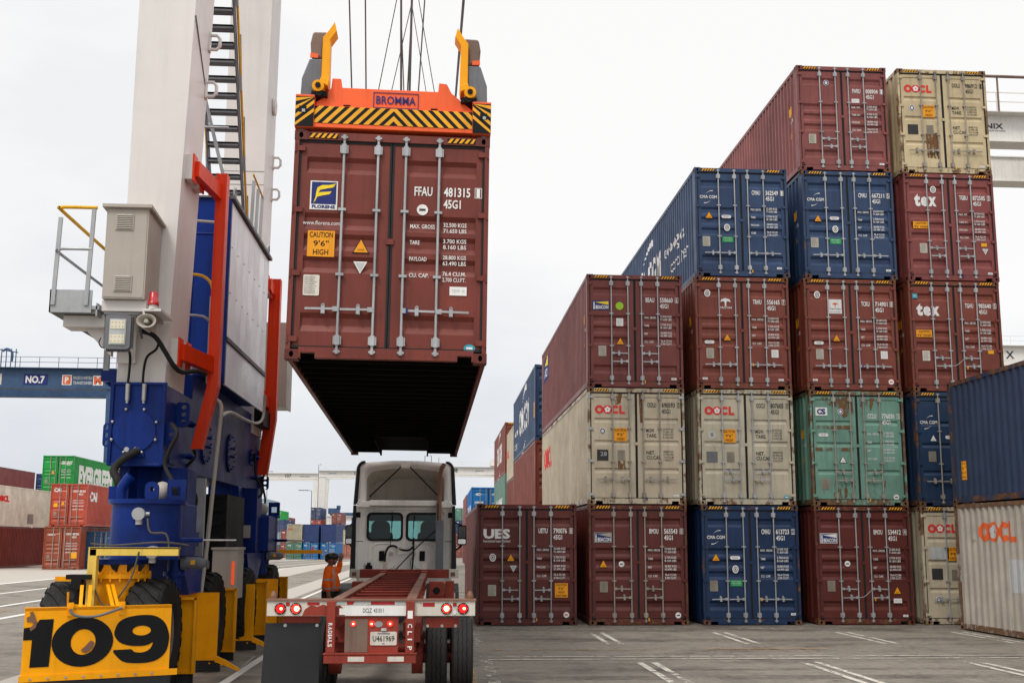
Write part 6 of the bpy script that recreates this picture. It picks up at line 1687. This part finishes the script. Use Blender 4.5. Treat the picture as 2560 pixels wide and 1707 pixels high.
# roof fairing
def outline(x0, x1, z0, z1, r, fl=0.): return [(x0 - fl, z0)] + [(x0 + r - r * math.cos(t), z1 - r + r * math.sin(t)) for t in [i * PI / 2 / 7 for i in range(8)]] + [((x0 + x1) / 2 - .3, z1 + .05), ((x0 + x1) / 2 + .3, z1 + .05)] + [(x1 - r + r * math.sin(t), z1 - r + r * math.cos(t)) for t in [i * PI / 2 / 7 for i in range(8)]] + [(x1 + fl, z0)]
oa = outline(-1.98, .27, 2.86, 3.88, .16, .04); ob = outline(-1.86, .15, 2.9, 3.76, .2, .02); oc = outline(-1.8, .09, 2.9, 3.7, .26); od = outline(-1.74, .03, 2.9, 3.5, .3); of = outline(-1.95, .24, 2.86, 3.75, .2); og = outline(-1.85, .14, 2.86, 3.05, .1)
mb = MB(); n = len(oa)
layers = [(og, 28.4), (of, 27.4), (oa, 26.5), (oa, 26.42), (ob, 26.45), (oc, 26.6)]
vs = [(x, y, z) for o, y in layers for x, z in o]
mb.add(vs, [(l * n + i, l * n + i + 1, (l + 1) * n + i + 1, (l + 1) * n + i) for l in range(len(layers) - 1) for i in range(n - 1)], 0, True)
layers = [(oc, 26.6), (od, 27.5)]
vs = [(x, y, z) for o, y in layers for x, z in o]; mb.add(vs, [(i, i + 1, n + i + 1, n + i) for i in range(n - 1)], 1, False); mb.add([(x, 27.5, z) for x, z in od], [tuple(range(n))], 1)
FA = T_(mb, 'roof_fairing', ['cab', 'cabin'])
mb = MB(); pts = [(x, 26.42, z) for x, z in outline(-2.0, .29, 2.86, 3.9, .17, .05)]; mb.tube(pts[:9], [.05, .045, .04, .035, .035, .035, .035, .03, .02], 8); T_(mb, 'fairing_edge', 'gasket')
mb = MB(); mb.tube(pts[10:][::-1][:9], [.05, .045, .04, .035, .035, .035, .035, .03, .02], 8); T_(mb, 'fairing_edge', 'gasket')
mb = MB(); mb.box(-1.7, -.02, 26.36, 26.62, 2.84, 2.97); mb.box(-1.98, -1.7, 26.4, 26.62, 2.8, 2.95); mb.box(-.02, .26, 26.4, 26.62, 2.8, 2.95)
for a in (-1.84, .12): mb.prism([(a - .12, 2.84), (a + .12, 2.84), (a + .04, 2.66), (a - .04, 2.66)], 'y', 26.54, 26.6)
mb.box(-1.6, -.12, 26.52, 26.6, 2.74, 2.8); T_(mb, 'shelf_beam', 'cab', bevel=.012)
mb = MB(); mb.box(-.97, -.75, 26.4, 26.5, 3.77, 3.85); T_(mb, 'strut_bracket', 'cab')
for x0, x1 in ((-.95, -1.72), (-.77, -.02)):
    mb = MB(); mb.bar((x0, 26.45, 3.8), (x1, 26.55, 3.06), .03); T_(mb, 'strut', 'black')
# side extenders with ribs and black trailing edge
for s, xo in ((-1, -2.06), (1, .34)):
    mb = MB(); xi = xo - s * .05
    a, b = sorted((xo, xi)); mb.box(a, b, 26.25, 26.65, 1.15, 2.84)
    a, b = sorted((xi, xi - s * .2)); mb.prism([(xi, 26.34), (xi - s * .06, 26.5), (xi - s * .2, 26.56), (xi - s * .2, 26.6), (xi, 26.6)], 'z', 1.15, 2.84)
    T_(mb, 'side_extender', 'cab', bevel=.01)
    mb = MB(); a, b = sorted((xo + s * .01, xo - s * .035)); mb.prism([(xo + s * .07, 1.15), (xo - s * .06, 1.15), (xo - s * .05, 2.84), (xo + s * .02, 2.84)], 'y', 26.17, 26.26); T_(mb, 'rubber_edge', 'gasket')
    mb = MB(); mb.box(min(xi - s * .0, xi - s * .1), max(xi, xi - s * .1), 26.26, 26.34, 2.55, 2.68); T_(mb, 'work_lamp', 'black')
    mb = MB(); mb.box(min(xi, xi - s * .18), max(xi, xi - s * .18), 26.28, 26.3, 1.98, 1.995); T_(mb, 'strap', 'black')
    mb = MB(); mb.tube([(xi, 26.3, 2.86), (xi - s * .08, 26.3, 2.95), (xi - s * .1, 26.3, 3.0)], .015, 8, smooth_pts=3); T_(mb, 'grab_handle', 'chrome')
# mirrors
for s, xm in ((-1, -2.27), (1, .56)):
    mb = MB(); mb.prism(rrect(xm - .115, xm + .115, 1.9, 2.4, .05), 'y', 27.7, 27.84); mb.prism(rrect(xm - .095, xm + .095, 2.08, 2.37, .03), 'y', 27.692, 27.702, 1); mb.prism(rrect(xm - .095, xm + .095, 1.93, 2.05, .03), 'y', 27.692, 27.702, 2)
    mb.tube([(xm, 27.8, 1.95), (xm - s * .05, 27.8, 1.85), (xm - s * .3, 27.7, 1.7)], .025, 8, smooth_pts=3); mb.tube([(xm, 27.8, 2.4), (xm - s * .28, 27.75, 2.5)], .02, 8)
    T_(mb, 'mirror', ['black', 'mirror', 'chrome'], bevel=.0)
# embossed panel and details of the rear wall
mb = MB()
for s in (-1, 1):
    c = CXc
    mb.tube([(c + s * 1.0, yc - .004, 1.3), (c + s * .78, yc - .004, 1.55), (c + s * .72, yc - .004, 1.9), (c + s * .3, yc - .004, 1.92), (c + s * .14, yc - .004, 1.7), (c + s * .22, yc - .004, 1.45), (c + s * .42, yc - .004, 1.3)], .018, 6, smooth_pts=4)
mb.tube([(CXc - .22, yc - .004, 1.35), (CXc - .16, yc - .004, 1.62), (CXc, yc - .004, 1.7), (CXc + .16, yc - .004, 1.62), (CXc + .22, yc - .004, 1.35)], .018, 6, smooth_pts=4)
mb.cyl((CXc, yc, 2.63), (CXc, yc - .012, 2.63), .08, n=20); T_(mb, 'embossed_ribs', 'cab')
for x in (-1.4, -.42):
    mb = MB(); mb.prism(rrect(x - .065, x + .065, 1.52, 1.76, .02), 'y', yc - .02, yc); T_(mb, 'vent_cover', 'black')
for x in (-1.18, -.62):
    mb = MB(); mb.cyl((x, yc, 1.69), (x, yc - .02, 1.69), .055, n=20); mb.cyl((x, yc - .02, 1.69), (x, yc - .025, 1.69), .03, n=14); T_(mb, 'round_cover', 'bumpwhite')
mb = MB(); mb.box(-1.78, -1.62, yc - .08, yc, 1.3, 1.42); mb.box(-1.74, -1.66, yc - .1, yc, 1.42, 1.48); T_(mb, 'socket_box', 'black')
mb = MB(); mb.tube([(-1.31, yc - .1, 1.3), (-1.31, yc - .1, 1.65), (-1.24, yc - .12, 1.84), (-1.1, yc - .13, 1.88), (-.95, yc - .15, 1.8), (-.75, yc - .16, 1.78), (-.62, yc - .14, 1.88)], .026, 8, smooth_pts=5); mb.tube([(-.08, yc - .1, 2.28), (-.55, yc - .12, 1.85), (-1.08, yc - .14, 1.28)], .013, 8); mb.tube([(-.63, yc - .12, 2.08), (-.63, yc - .12, 1.7), (-.66, yc - .12, 1.28)], .02, 8)
T_(mb, 'air_hose', 'rubber')
mb = MB(); mb.tube([(-.7, yc - .12, 1.28), (-.7, yc - .12, 1.5), (-.65, yc - .12, 1.62)], .01, 6, smooth_pts=3); T_(mb, 'green_air_line', 'green')
mb = MB(); mb.box(-1.02, -.92, yc - .17, yc - .12, 1.78, 1.85); T_(mb, 'hose_clip', 'bumpwhite')
for x in (-1.16, -.63):
    mb = MB(); mb.tube([(x, yc - .06, 2.7), (x - .01, yc - .1, 2.35), (x - .03, yc - .12, 1.9)], .007, 6); mb.tube([(x, yc - .07, 2.6), (x - .01, yc - .1, 2.3)], .014, 6); T_(mb, 'spring_hanger', 'black')
mb = MB(); mb.tube([(-.02, 26.3, 1.2), (-.02, 26.3, 3.0), (-.01, 26.28, 3.6), (.02, 26.25, 3.74), (.07, 26.2, 3.82)], [.055, .055, .05, .055, .06], 14); mb.cyl((.07, 26.2, 3.815), (.075, 26.19, 3.822), .05, n=14, m=1); EX = T_(mb, 'exhaust_stack', ['rustpipe', 'black'])
mb = MB(); mb.prism([(-.09, 26.24), (-.07, 26.2), (.04, 26.2), (.09, 26.24), (.09, 26.3), (-.09, 26.3)], 'z', 1.2, 2.5); mb.box(-.1, -.07, 26.2, 26.35, 1.2, 2.9); T_(mb, 'heat_shield', 'greymetal')
mb = MB(); mb.box(-.62, -.5, 27.2, 27.25, 3.75, 3.98); mb.tube([(-.4, 27.2, 3.7), (-.4, 27.2, 4.12), (-.24, 27.2, 4.12), (-.24, 27.2, 3.9)], .008, 5); mb.tube([(-.05, 27.2, 3.7), (-.05, 27.2, 4.08)], .006, 5); T_(mb, 'antenna', 'black')
# frame, rear axles
mb = MB(); mb.box(-1.3, -1.2, 22.3, 28.5, .75, 1.0); mb.box(-.52, -.42, 22.3, 28.5, .75, 1.0); mb.box(-1.3, -.42, 22.35, 22.45, .78, .98); mb.prism([(22.9, 1.0), (24.6, 1.0), (24.4, 1.12), (23.2, 1.12)], 'x', -1.2, -.5); T_(mb, 'frame_rail', 'black')
for y in (23.1, 24.4):
    mb = MB(); mb.cyl((-1.95, y, .505), (.25, y, .505), .08, n=14); mb.ball((-.86, y, .505), .2); T_(mb, 'axle', 'greymetal')
    dual(TK, -1.78, y, .165); dual(TK, .07, y, .165)
for xc in (-1.78, .07):
    mb = MB(); 
    vs = [(xc + sx_ * .34, 23.75 + 1.25 * math.cos(t), .62 + .48 * math.sin(t)) for sx_ in (-1, 1) for t in [R(15 + i * 15) for i in range(11)]]
    mb.add(vs, [(i, i + 1, 12 + i, 11 + i) for i in range(10)]); T_(mb, 'fender', 'black')
for x in (-1.9, .2):
    w = link('wheel', cached('roadrim', road_rim), TK, (x - TK.location.x, 29.2 - TK.location.y, .505)); link('tyre', cached('roadtyre', road_tyre), w)
mb = MB(); mb.prism(rrect(.0, .33, .82, .97, .03), 'y', 22.36, 22.44); mb.box(.08, .14, 22.345, 22.36, .88, .93, 1); mb.box(.2, .26, 22.345, 22.36, .88, .93, 1); T_(mb, 'rear_light_bar', ['bumpwhite', 'redtape'])

# ------------------------------------------------------------------ dockworker
def skinned(name, V, E, mats, levels=2, root=0):
    me = bpy.data.meshes.new(name); me.from_pydata([v[0] for v in V], E, [])
    ob = bpy.data.objects.new(name, me); COL.objects.link(ob)
    sk = ob.modifiers.new('skin', 'SKIN'); sk.use_smooth_shade = True
    ss = ob.modifiers.new('sub', 'SUBSURF'); ss.levels = levels; ss.render_levels = levels
    for i, v in enumerate(V):
        r = v[1]; me.skin_vertices[0].data[i].radius = r if isinstance(r, tuple) else (r, r); me.skin_vertices[0].data[i].use_root = (i == root)
    dg = bpy.context.evaluated_depsgraph_get(); ev = ob.evaluated_get(dg)
    m2 = bpy.data.meshes.new_from_object(ev); m2.name = name
    bpy.data.objects.remove(ob); bpy.data.meshes.remove(me)
    m2.materials.clear()
    for x in mats: m2.materials.append(M[x])
    for p in m2.polygons: p.use_smooth = True; p.material_index = 0
    return m2
PW = thing('person', 'dockworker in orange high visibility shirt and black helmet raising one hand', 'person', (-2.28, 23., 0), (0, 0, R(8)))
PW.scale = (1.14, 1.14, 1.0)
V = [((0, 0, .94), (.13, .15)), ((.03, 0, 1.12), (.15, .165)), ((.0, 0, 1.34), (.13, .17)), ((.0, 0, 1.47), .06), ((.02, 0, 1.53), .055),
     ((-.02, -.18, 1.41), .075), ((-.07, -.24, 1.15), .05), ((-.02, -.25, .92), .034), ((-.01, -.25, .86), (.042, .022)),
     ((.03, .18, 1.41), .075), ((.17, .24, 1.40), .05), ((.2, .2, 1.6), .036), ((.21, .19, 1.66), (.042, .024)),
     ((0, -.1, .88), .11), ((.02, -.11, .48), .075), ((-.01, -.11, .1), .05), ((.06, -.115, .05), .05), ((.17, -.12, .04), .042),
     ((0, .1, .88), .11), ((.02, .11, .48), .075), ((-.01, .11, .1), .05), ((.06, .115, .05), .05), ((.17, .12, .04), .042)]
Ed = [(0, 1), (1, 2), (2, 3), (3, 4), (2, 5), (5, 6), (6, 7), (7, 8), (2, 9), (9, 10), (10, 11), (11, 12), (0, 13), (13, 14), (14, 15), (15, 16), (16, 17), (0, 18), (18, 19), (19, 20), (20, 21), (21, 22)]
for hb, base, up_dir in ((8, Vector((-.01, -.25, .86)), -1), (12, Vector((.21, .19, 1.66)), 1)):
    for i in range(4):      # fingers
        o = Vector((-.03 + i * .02, 0, .03 * up_dir)); ln = (.055, .068, .064, .05)[i]
        k = len(V); V.append((tuple(base + o), .0105)); V.append((tuple(base + o + Vector((.004, .008, up_dir * ln * .6))), .0095)); V.append((tuple(base + o + Vector((.012, .026, up_dir * ln))), .008)); Ed += [(hb, k), (k, k + 1), (k + 1, k + 2)]
    k = len(V); V.append((tuple(base + Vector((.045, .01, .005 * up_dir))), .011)); V.append((tuple(base + Vector((.062, .022, .032 * up_dir))), .0095)); Ed += [(hb, k), (k, k + 1)]
bm_ = skinned('body', V, Ed, ['skin', 'dark'])
mb = MB(); mb.add([tuple(v.co) for v in bm_.vertices], [tuple(p.vertices) for p in bm_.polygons], 0, True)
mb.ball((.035, 0, 1.62), .1, 0, 20, (1.02, .8, 1.22)); mb.ball((.055, 0, 1.55), .065, 0, 14, (1.05, .85, .85)); mb.prism([(.13, 1.64), (.165, 1.588), (.13, 1.58)], 'y', -.014, .014)
for s in (-1, 1): mb.ball((.02, s * .082, 1.61), .028, 0, 10, (.7, .35, 1.15)); mb.ball((.122, s * .032, 1.632), .011, 1, 8)
mb.box(.128, .142, -.024, .024, 1.548, 1.554, 1)
mb.build('body', ['skin', 'dark'], PW)
def grow(V, d): return [(p, tuple(x + d for x in r) if isinstance(r, tuple) else r + d) for p, r in V]
sv = [((0, 0, .9), (.165, .18)), ((.05, 0, 1.1), (.205, .2)), ((.01, 0, 1.32), (.18, .2)), ((.0, 0, 1.46), .075), ((-.02, -.18, 1.41), .092), ((-.075, -.24, 1.15), .07), ((-.02, -.25, .96), .052), ((.03, .18, 1.41), .092), ((.175, .24, 1.40), .068), ((.2, .2, 1.58), .05)]
sm = skinned('shirt', sv, [(0, 1), (1, 2), (2, 3), (2, 4), (4, 5), (5, 6), (2, 7), (7, 8), (8, 9)], ['hivis', 'reflect', 'dark'], 3)
for p in sm.polygons:
    c = p.center; arm = c.y < -.175 and c.z < 1.34 and c.x < .06
    if arm:
        if 1.185 < c.z < 1.225 or 1.015 < c.z < 1.045: p.material_index = 1
    else:
        if 1.02 < c.z < 1.062: p.material_index = 1
        elif c.z > 1.062 and .045 < c.x < .09 and abs(c.y) > .05 and c.z < 1.45: p.material_index = 1
        elif -.05 < c.x < .01 and c.y < -.12 and c.z < 1.26: p.material_index = 2
link('shirt', sm, PW)
tv = [((0, 0, .93), (.135, .155)), ((0, -.1, .86), .12), ((.02, -.11, .48), .09), ((-.01, -.11, .12), .075), ((0, .1, .86), .12), ((.02, .11, .48), .09), ((-.01, .11, .12), .075)]
link('trousers', skinned('trousers', tv, [(0, 1), (1, 2), (2, 3), (0, 4), (4, 5), (5, 6)], ['trouser']), PW)
for s in (-1, 1):
    bv = [((-.02, s * .112, .1), .062), ((.02, s * .113, .06), .06), ((.18, s * .12, .048), .05)]
    link('boot', skinned('boot', bv, [(0, 1), (1, 2)], ['black']), PW)
mb = MB(); mb.ball((.03, 0, 1.672), .118, 0, 22, (1.1, .92, .8)); mb.prism(circ(.1, 0, .135, .095, 20), 'z', 1.665, 1.677); mb.ball((-.055, 0, 1.62), .06, 0, 14, (.7, 1.1, 1.1)); mb.build('helmet', ['helmet'], PW)
mb = MB(); mb.tube([(.06, -.085, 1.6), (.09, -.06, 1.5), (.1, 0, 1.48), (.09, .06, 1.5), (.06, .085, 1.6)], .008, 6); mb.build('chin_strap', ['dark'], PW)

# ------------------------------------------------------------------ white car behind the crane wheels
CA = thing('car', 'white car parked beyond the crane wheels, mostly hidden by them', 'car', (-6.9, 26., 0))
def K_(mb, name, mats, bevel=0.): return put(mb, name, mats, CA, bevel)
mb = MB(); mb.prism([(23.9, .3), (23.85, .75), (24.0, .98), (25.2, 1.1), (26.0, 1.52), (27.4, 1.56), (28.3, 1.2), (28.5, .9), (28.5, .3)], 'x', -7.75, -6.05); K_(mb, 'body', 'farwhite', .08)
mb = MB(); mb.prism([(25.18, 1.12), (25.24, 1.1), (25.98, 1.47), (25.94, 1.5)], 'x', -7.55, -6.25); K_(mb, 'windscreen', 'mirror')
for x in (-7.76, -6.05):
    mb = MB(); mb.prism([(25.4, 1.12), (26.05, 1.45), (27.4, 1.48), (28.1, 1.18)], 'x', x, x + .01); K_(mb, 'side_window', 'mirror')
    for y in (24.7, 27.6):
        mb = MB(); a = x + (.1 if x < -7 else -.08); mb.cyl((a - .1, y, .33), (a + .1, y, .33), .33, n=24); mb.cyl((a - .105, y, .33), (a + .105, y, .33), .2, n=16, m=1); K_(mb, 'wheel', ['rubber', 'galv'])
for x in (-7.55, -6.4):
    mb = MB(); mb.prism(rrect(x, x + .3, .72, .86, .04), 'y', 23.86, 23.95); K_(mb, 'headlight', 'silvertape')
for x in (-7.9, -6.05):
    mb = MB(); mb.box(x, x + .15, 25.35, 25.45, 1.12, 1.26); K_(mb, 'mirror', 'black', .02)

# ------------------------------------------------------------------ the other cranes of the yard
def yard_crane(label, x0, x1, y, zt, gh, dy, mat, legw, group='gantry cranes across the yard', rot=0., rails=True, sill='cblue', tx=.5):
    r = thing('gantry_crane', label, 'crane', ((x0 + x1) / 2, y + dy / 2, gz(y)), (0, 0, rot), group)
    cx, cy, cz = r.location
    def Y_(mb, name, mats, parent=None):
        o = mb.build(name, mats if isinstance(mats, list) else [mats], parent or r)
        if parent is None: o.matrix_parent_inverse = Matrix.Translation(-Vector(r.location))
        return o
    b = gz(y)
    for k in (0, 1):
        yy = y + k * dy
        mb = MB(); mb.box(x0, x1, yy - .5, yy + .5, zt - gh, zt); mb.box(x0, x1, yy - .62, yy + .62, zt - gh - .05, zt - gh); mb.box(x0, x1, yy - .62, yy + .62, zt, zt + .06)
        Y_(mb, 'girder', mat)
        for xx, s in ((x0, 1), (x1, -1)):
            mb = MB(); a, c = xx, xx + s * legw; d = xx + s * legw * .75
            mb.prism([(a, b + 3.2), (d, b + 3.2), (c, zt - gh), (a, zt - gh)], 'y', yy - .5, yy + .5); Y_(mb, 'leg', mat)
    for xx, s in ((x0, 1), (x1, -1)):
        mb = MB(); a, c = sorted((xx, xx + s * legw * .8)); mb.box(a, c, y - 1.2, y + dy + 1.2, b + 2.2, b + 3.2); Y_(mb, 'sill_beam', sill)
        for yy in (y - .8, y + dy + .8):
            mb = MB()
            for q in (a - .3, c + .3): mb.cyl((q - .25, yy, b + .76), (q + .25, yy, b + .76), .75, n=20)
            mb.box(a, c, yy - .4, yy + .4, b + .9, b + 2.2, 1); Y_(mb, 'wheel_bogie', ['rubber', 'cyellow'])
    mb = MB(); m = x0 + (x1 - x0) * tx; mb.box(m - 1.8, m + 1.8, y - .4, y + dy + .4, zt + .4, zt + 1.9); Y_(mb, 'trolley', mat)
    if rails:
        mb = MB(); yy = y - .75; n = int((x1 - x0) / 2.)
        mb.box(x0, x1, y - 1.1, y - .5, zt - .02, zt + .03)
        for i in range(n + 1):
            x = x0 + (x1 - x0) * i / n; mb.bar((x, yy - .3, zt), (x, yy - .3, zt + 1.15), .05)
        for q in (.6, 1.15): mb.bar((x0, yy - .3, zt + q), (x1, yy - .3, zt + q), .045)
        Y_(mb, 'handrail', 'farwhite' if mat != 'navyb' else 'navyb')
    return r, Y_
r, Y_ = yard_crane('old blue gantry crane marked NO.7 crossing behind the near crane leg', -63., -34.85, 117.5, 20.1, 2.1, 7, 'navyb', 1.05, sill='navyb', tx=.2)
mb = MB(); y = 116.99
mb.box(-44.6, -42.1, y - .02, y, 18.35, 19.5, 1); mb.text('NO.7', (-44.4, y - .03, 18.55), X1, Z1, .7, 2.0, 0, .04); Y_(mb, 'sign', ['white', 'blue'])
mb = MB(); mb.box(-40.6, -39.6, y - .02, y, 18.35, 19.45, 0); mb.prism(rrect(-40.5, -39.7, 18.45, 19.35, .05), 'y', y - .04, y - .02, 1); mb.text('P', (-40.3, y - .05, 18.6), X1, Z1, .6, .4, 0, .04)
mb.text('PACECO-MITSUI', (-39.45, y - .01, 19.0), X1, Z1, .3, 2., 2, .03); mb.text('TRANSTAINER', (-39.45, y - .01, 18.45), X1, Z1, .3, 2., 2, .03); mb.box(-37.35, -36.3, y - .02, y, 18.35, 19.4, 0); mb.text('M', (-37.25, y - .03, 18.5), X1, Z1, .75, .8, 1, .06); Y_(mb, 'sign', ['white', 'orange_letter', 'silvertape'])
mb = MB(); mb.box(-35.35, -34.9 + .6, y - .02, y, 18.4, 19.35, 0); mb.text('40.6T', (-34.85, y - .03, 18.5), X1, Z1, .35, .8, 1, .03, 'C'); Y_(mb, 'sign', ['silvertape', 'dark'])
mb = MB(); mb.box(-49, -46.9, y - .02, y, 18.3, 19.5); Y_(mb, 'sign', ['bumpwhite'])
mb = MB()
for x in (-47.6, -47.1, -46.6, -46.1, -45.6): mb.bar((x, 117, 20.1), (x, 117, 22.2), .08)
mb.bar((-48, 117, 22.2), (-45.4, 117, 21.8), .1); mb.tube([(-47, 117, 21.9), (-46.6, 117, 22.2), (-46., 117, 21.8), (-46, 117, 20.8)], .12, 8, smooth_pts=3); Y_(mb, 'walkway_frame', 'navyb')
r, Y_ = yard_crane('white gantry crane towering behind the topmost sand coloured container', 27.3, 52, 57.5, 26.3, 1.55, 6.6, 'farwhite', 1.4)
mb = MB(); mb.text('PHENIX', (32.0, 56.98, 25.5), X1, Z1, .3, 2.1, 0, .02, 'R'); mb.text('MARINE SERVICES', (32.1, 56.98, 25.33), X1, Z1, .08, 2., 0, .0, 'R'); Y_(mb, 'lettering', 'dark')
mb = MB(); mb.tube([(27.3, 56.4, 28.4), (52, 56.4, 28.4)], .09, 8); mb.bar((31.5, 56.4, 26.3), (31.5, 56.4, 28.4), .08); mb.bar((39.5, 56.4, 26.3), (39.5, 56.4, 28.4), .08); Y_(mb, 'power_pipe', 'brownrust')
r, Y_ = yard_crane('white gantry crane low behind the stacks, only its beam end showing', 66.5, 90, 125, 25.6, 2.3, 7, 'farwhite', 1.4)
mb = MB(); mb.text('X    1', (68.2, 124.48, 24.1), X1, Z1, .9, 3., 0, .02); Y_(mb, 'lettering', 'dark')
r, Y_ = yard_crane('white gantry crane marked 107 behind the street lamp', -62, -33.0, 300, 20.2, 1.5, 7, 'farwhite', 1.9, tx=.3)
mb = MB(); mb.text('107', (-42.6, 299.48, 19.1), X1, Z1, .85, 1.7, 0, .02); mb.text('phenix marine', (-38.5, 299.48, 19.2), X1, Z1, .4, 2.6, 0, 0.); Y_(mb, 'lettering', 'dark')
r, Y_ = yard_crane('white gantry crane marked 103 with a walkway, partly behind the truck fairing', -30.2, -4, 270, 19.1, 1.5, 7, 'farwhite', 1.9, tx=.75)
mb = MB(); mb.text('103', (-21.3, 269.48, 18.1), X1, Z1, .9, 1.5, 0, .02); mb.text('phenix', (-27.6, 269.48, 18.3), X1, Z1, .4, 1.8, 1, .0); Y_(mb, 'lettering', ['dark', 'blue'])
r, Y_ = yard_crane('white gantry crane marked 108 beyond the lone maroon container', .8, 26, 250, 18.9, 1.7, 7, 'farwhite', 1.8)
mb = MB(); mb.text('108', (2.3, 249.48, 17.7), X1, Z1, .9, 1.6, 0, .02); mb.text('phenix', (8., 249.48, 17.9), X1, Z1, .4, 2., 0, 0.); Y_(mb, 'lettering', 'dark')
r, Y_ = yard_crane('small white and blue gantry crane far off beyond the containers', -62.8, -36, 600, 15.2, 2.2, 9, 'farwhite', 2.4)
mb = MB(); mb.box(-60, -36, 598, 600, 15.6, 17.2); mb.box(-61, -55, 597, 603, 16.5, 19.5); mb.box(-56.5, -54.5, 597, 600, 19, 21); Y_(mb, 'machinery', 'navyb')
def pole(label, x, y, h, arms):
    r = thing('lamp_post', label, 'lamp post', (x, y, gz(y)), group='lamp posts in the yard')
    mb = MB(); mb.cyl((0, 0, 0), (0, 0, h), .11, .06, n=10); mb.build('pole', ['greymetal'], r)
    for a in arms:
        mb = MB(); mb.bar((0, 0, h), (a, 0, h + .05), .07); mb.box(min(a, a * .55), max(a, a * .55), -.15, .15, h, h + .14); mb.build('lamp_head', ['greymetal'], r)
pole('tall thin lamp post rising above the slate blue container by the crane', -39.5, 250, 19.2, (1.2, -1.2))
pole('street lamp with two arms reaching left, before the white crane leg', -23.5, 200, 12.2, (-1.2, -2.4))
pole('tall mast between the two white crane legs', -29.3, 262, 21.8, (.6,))
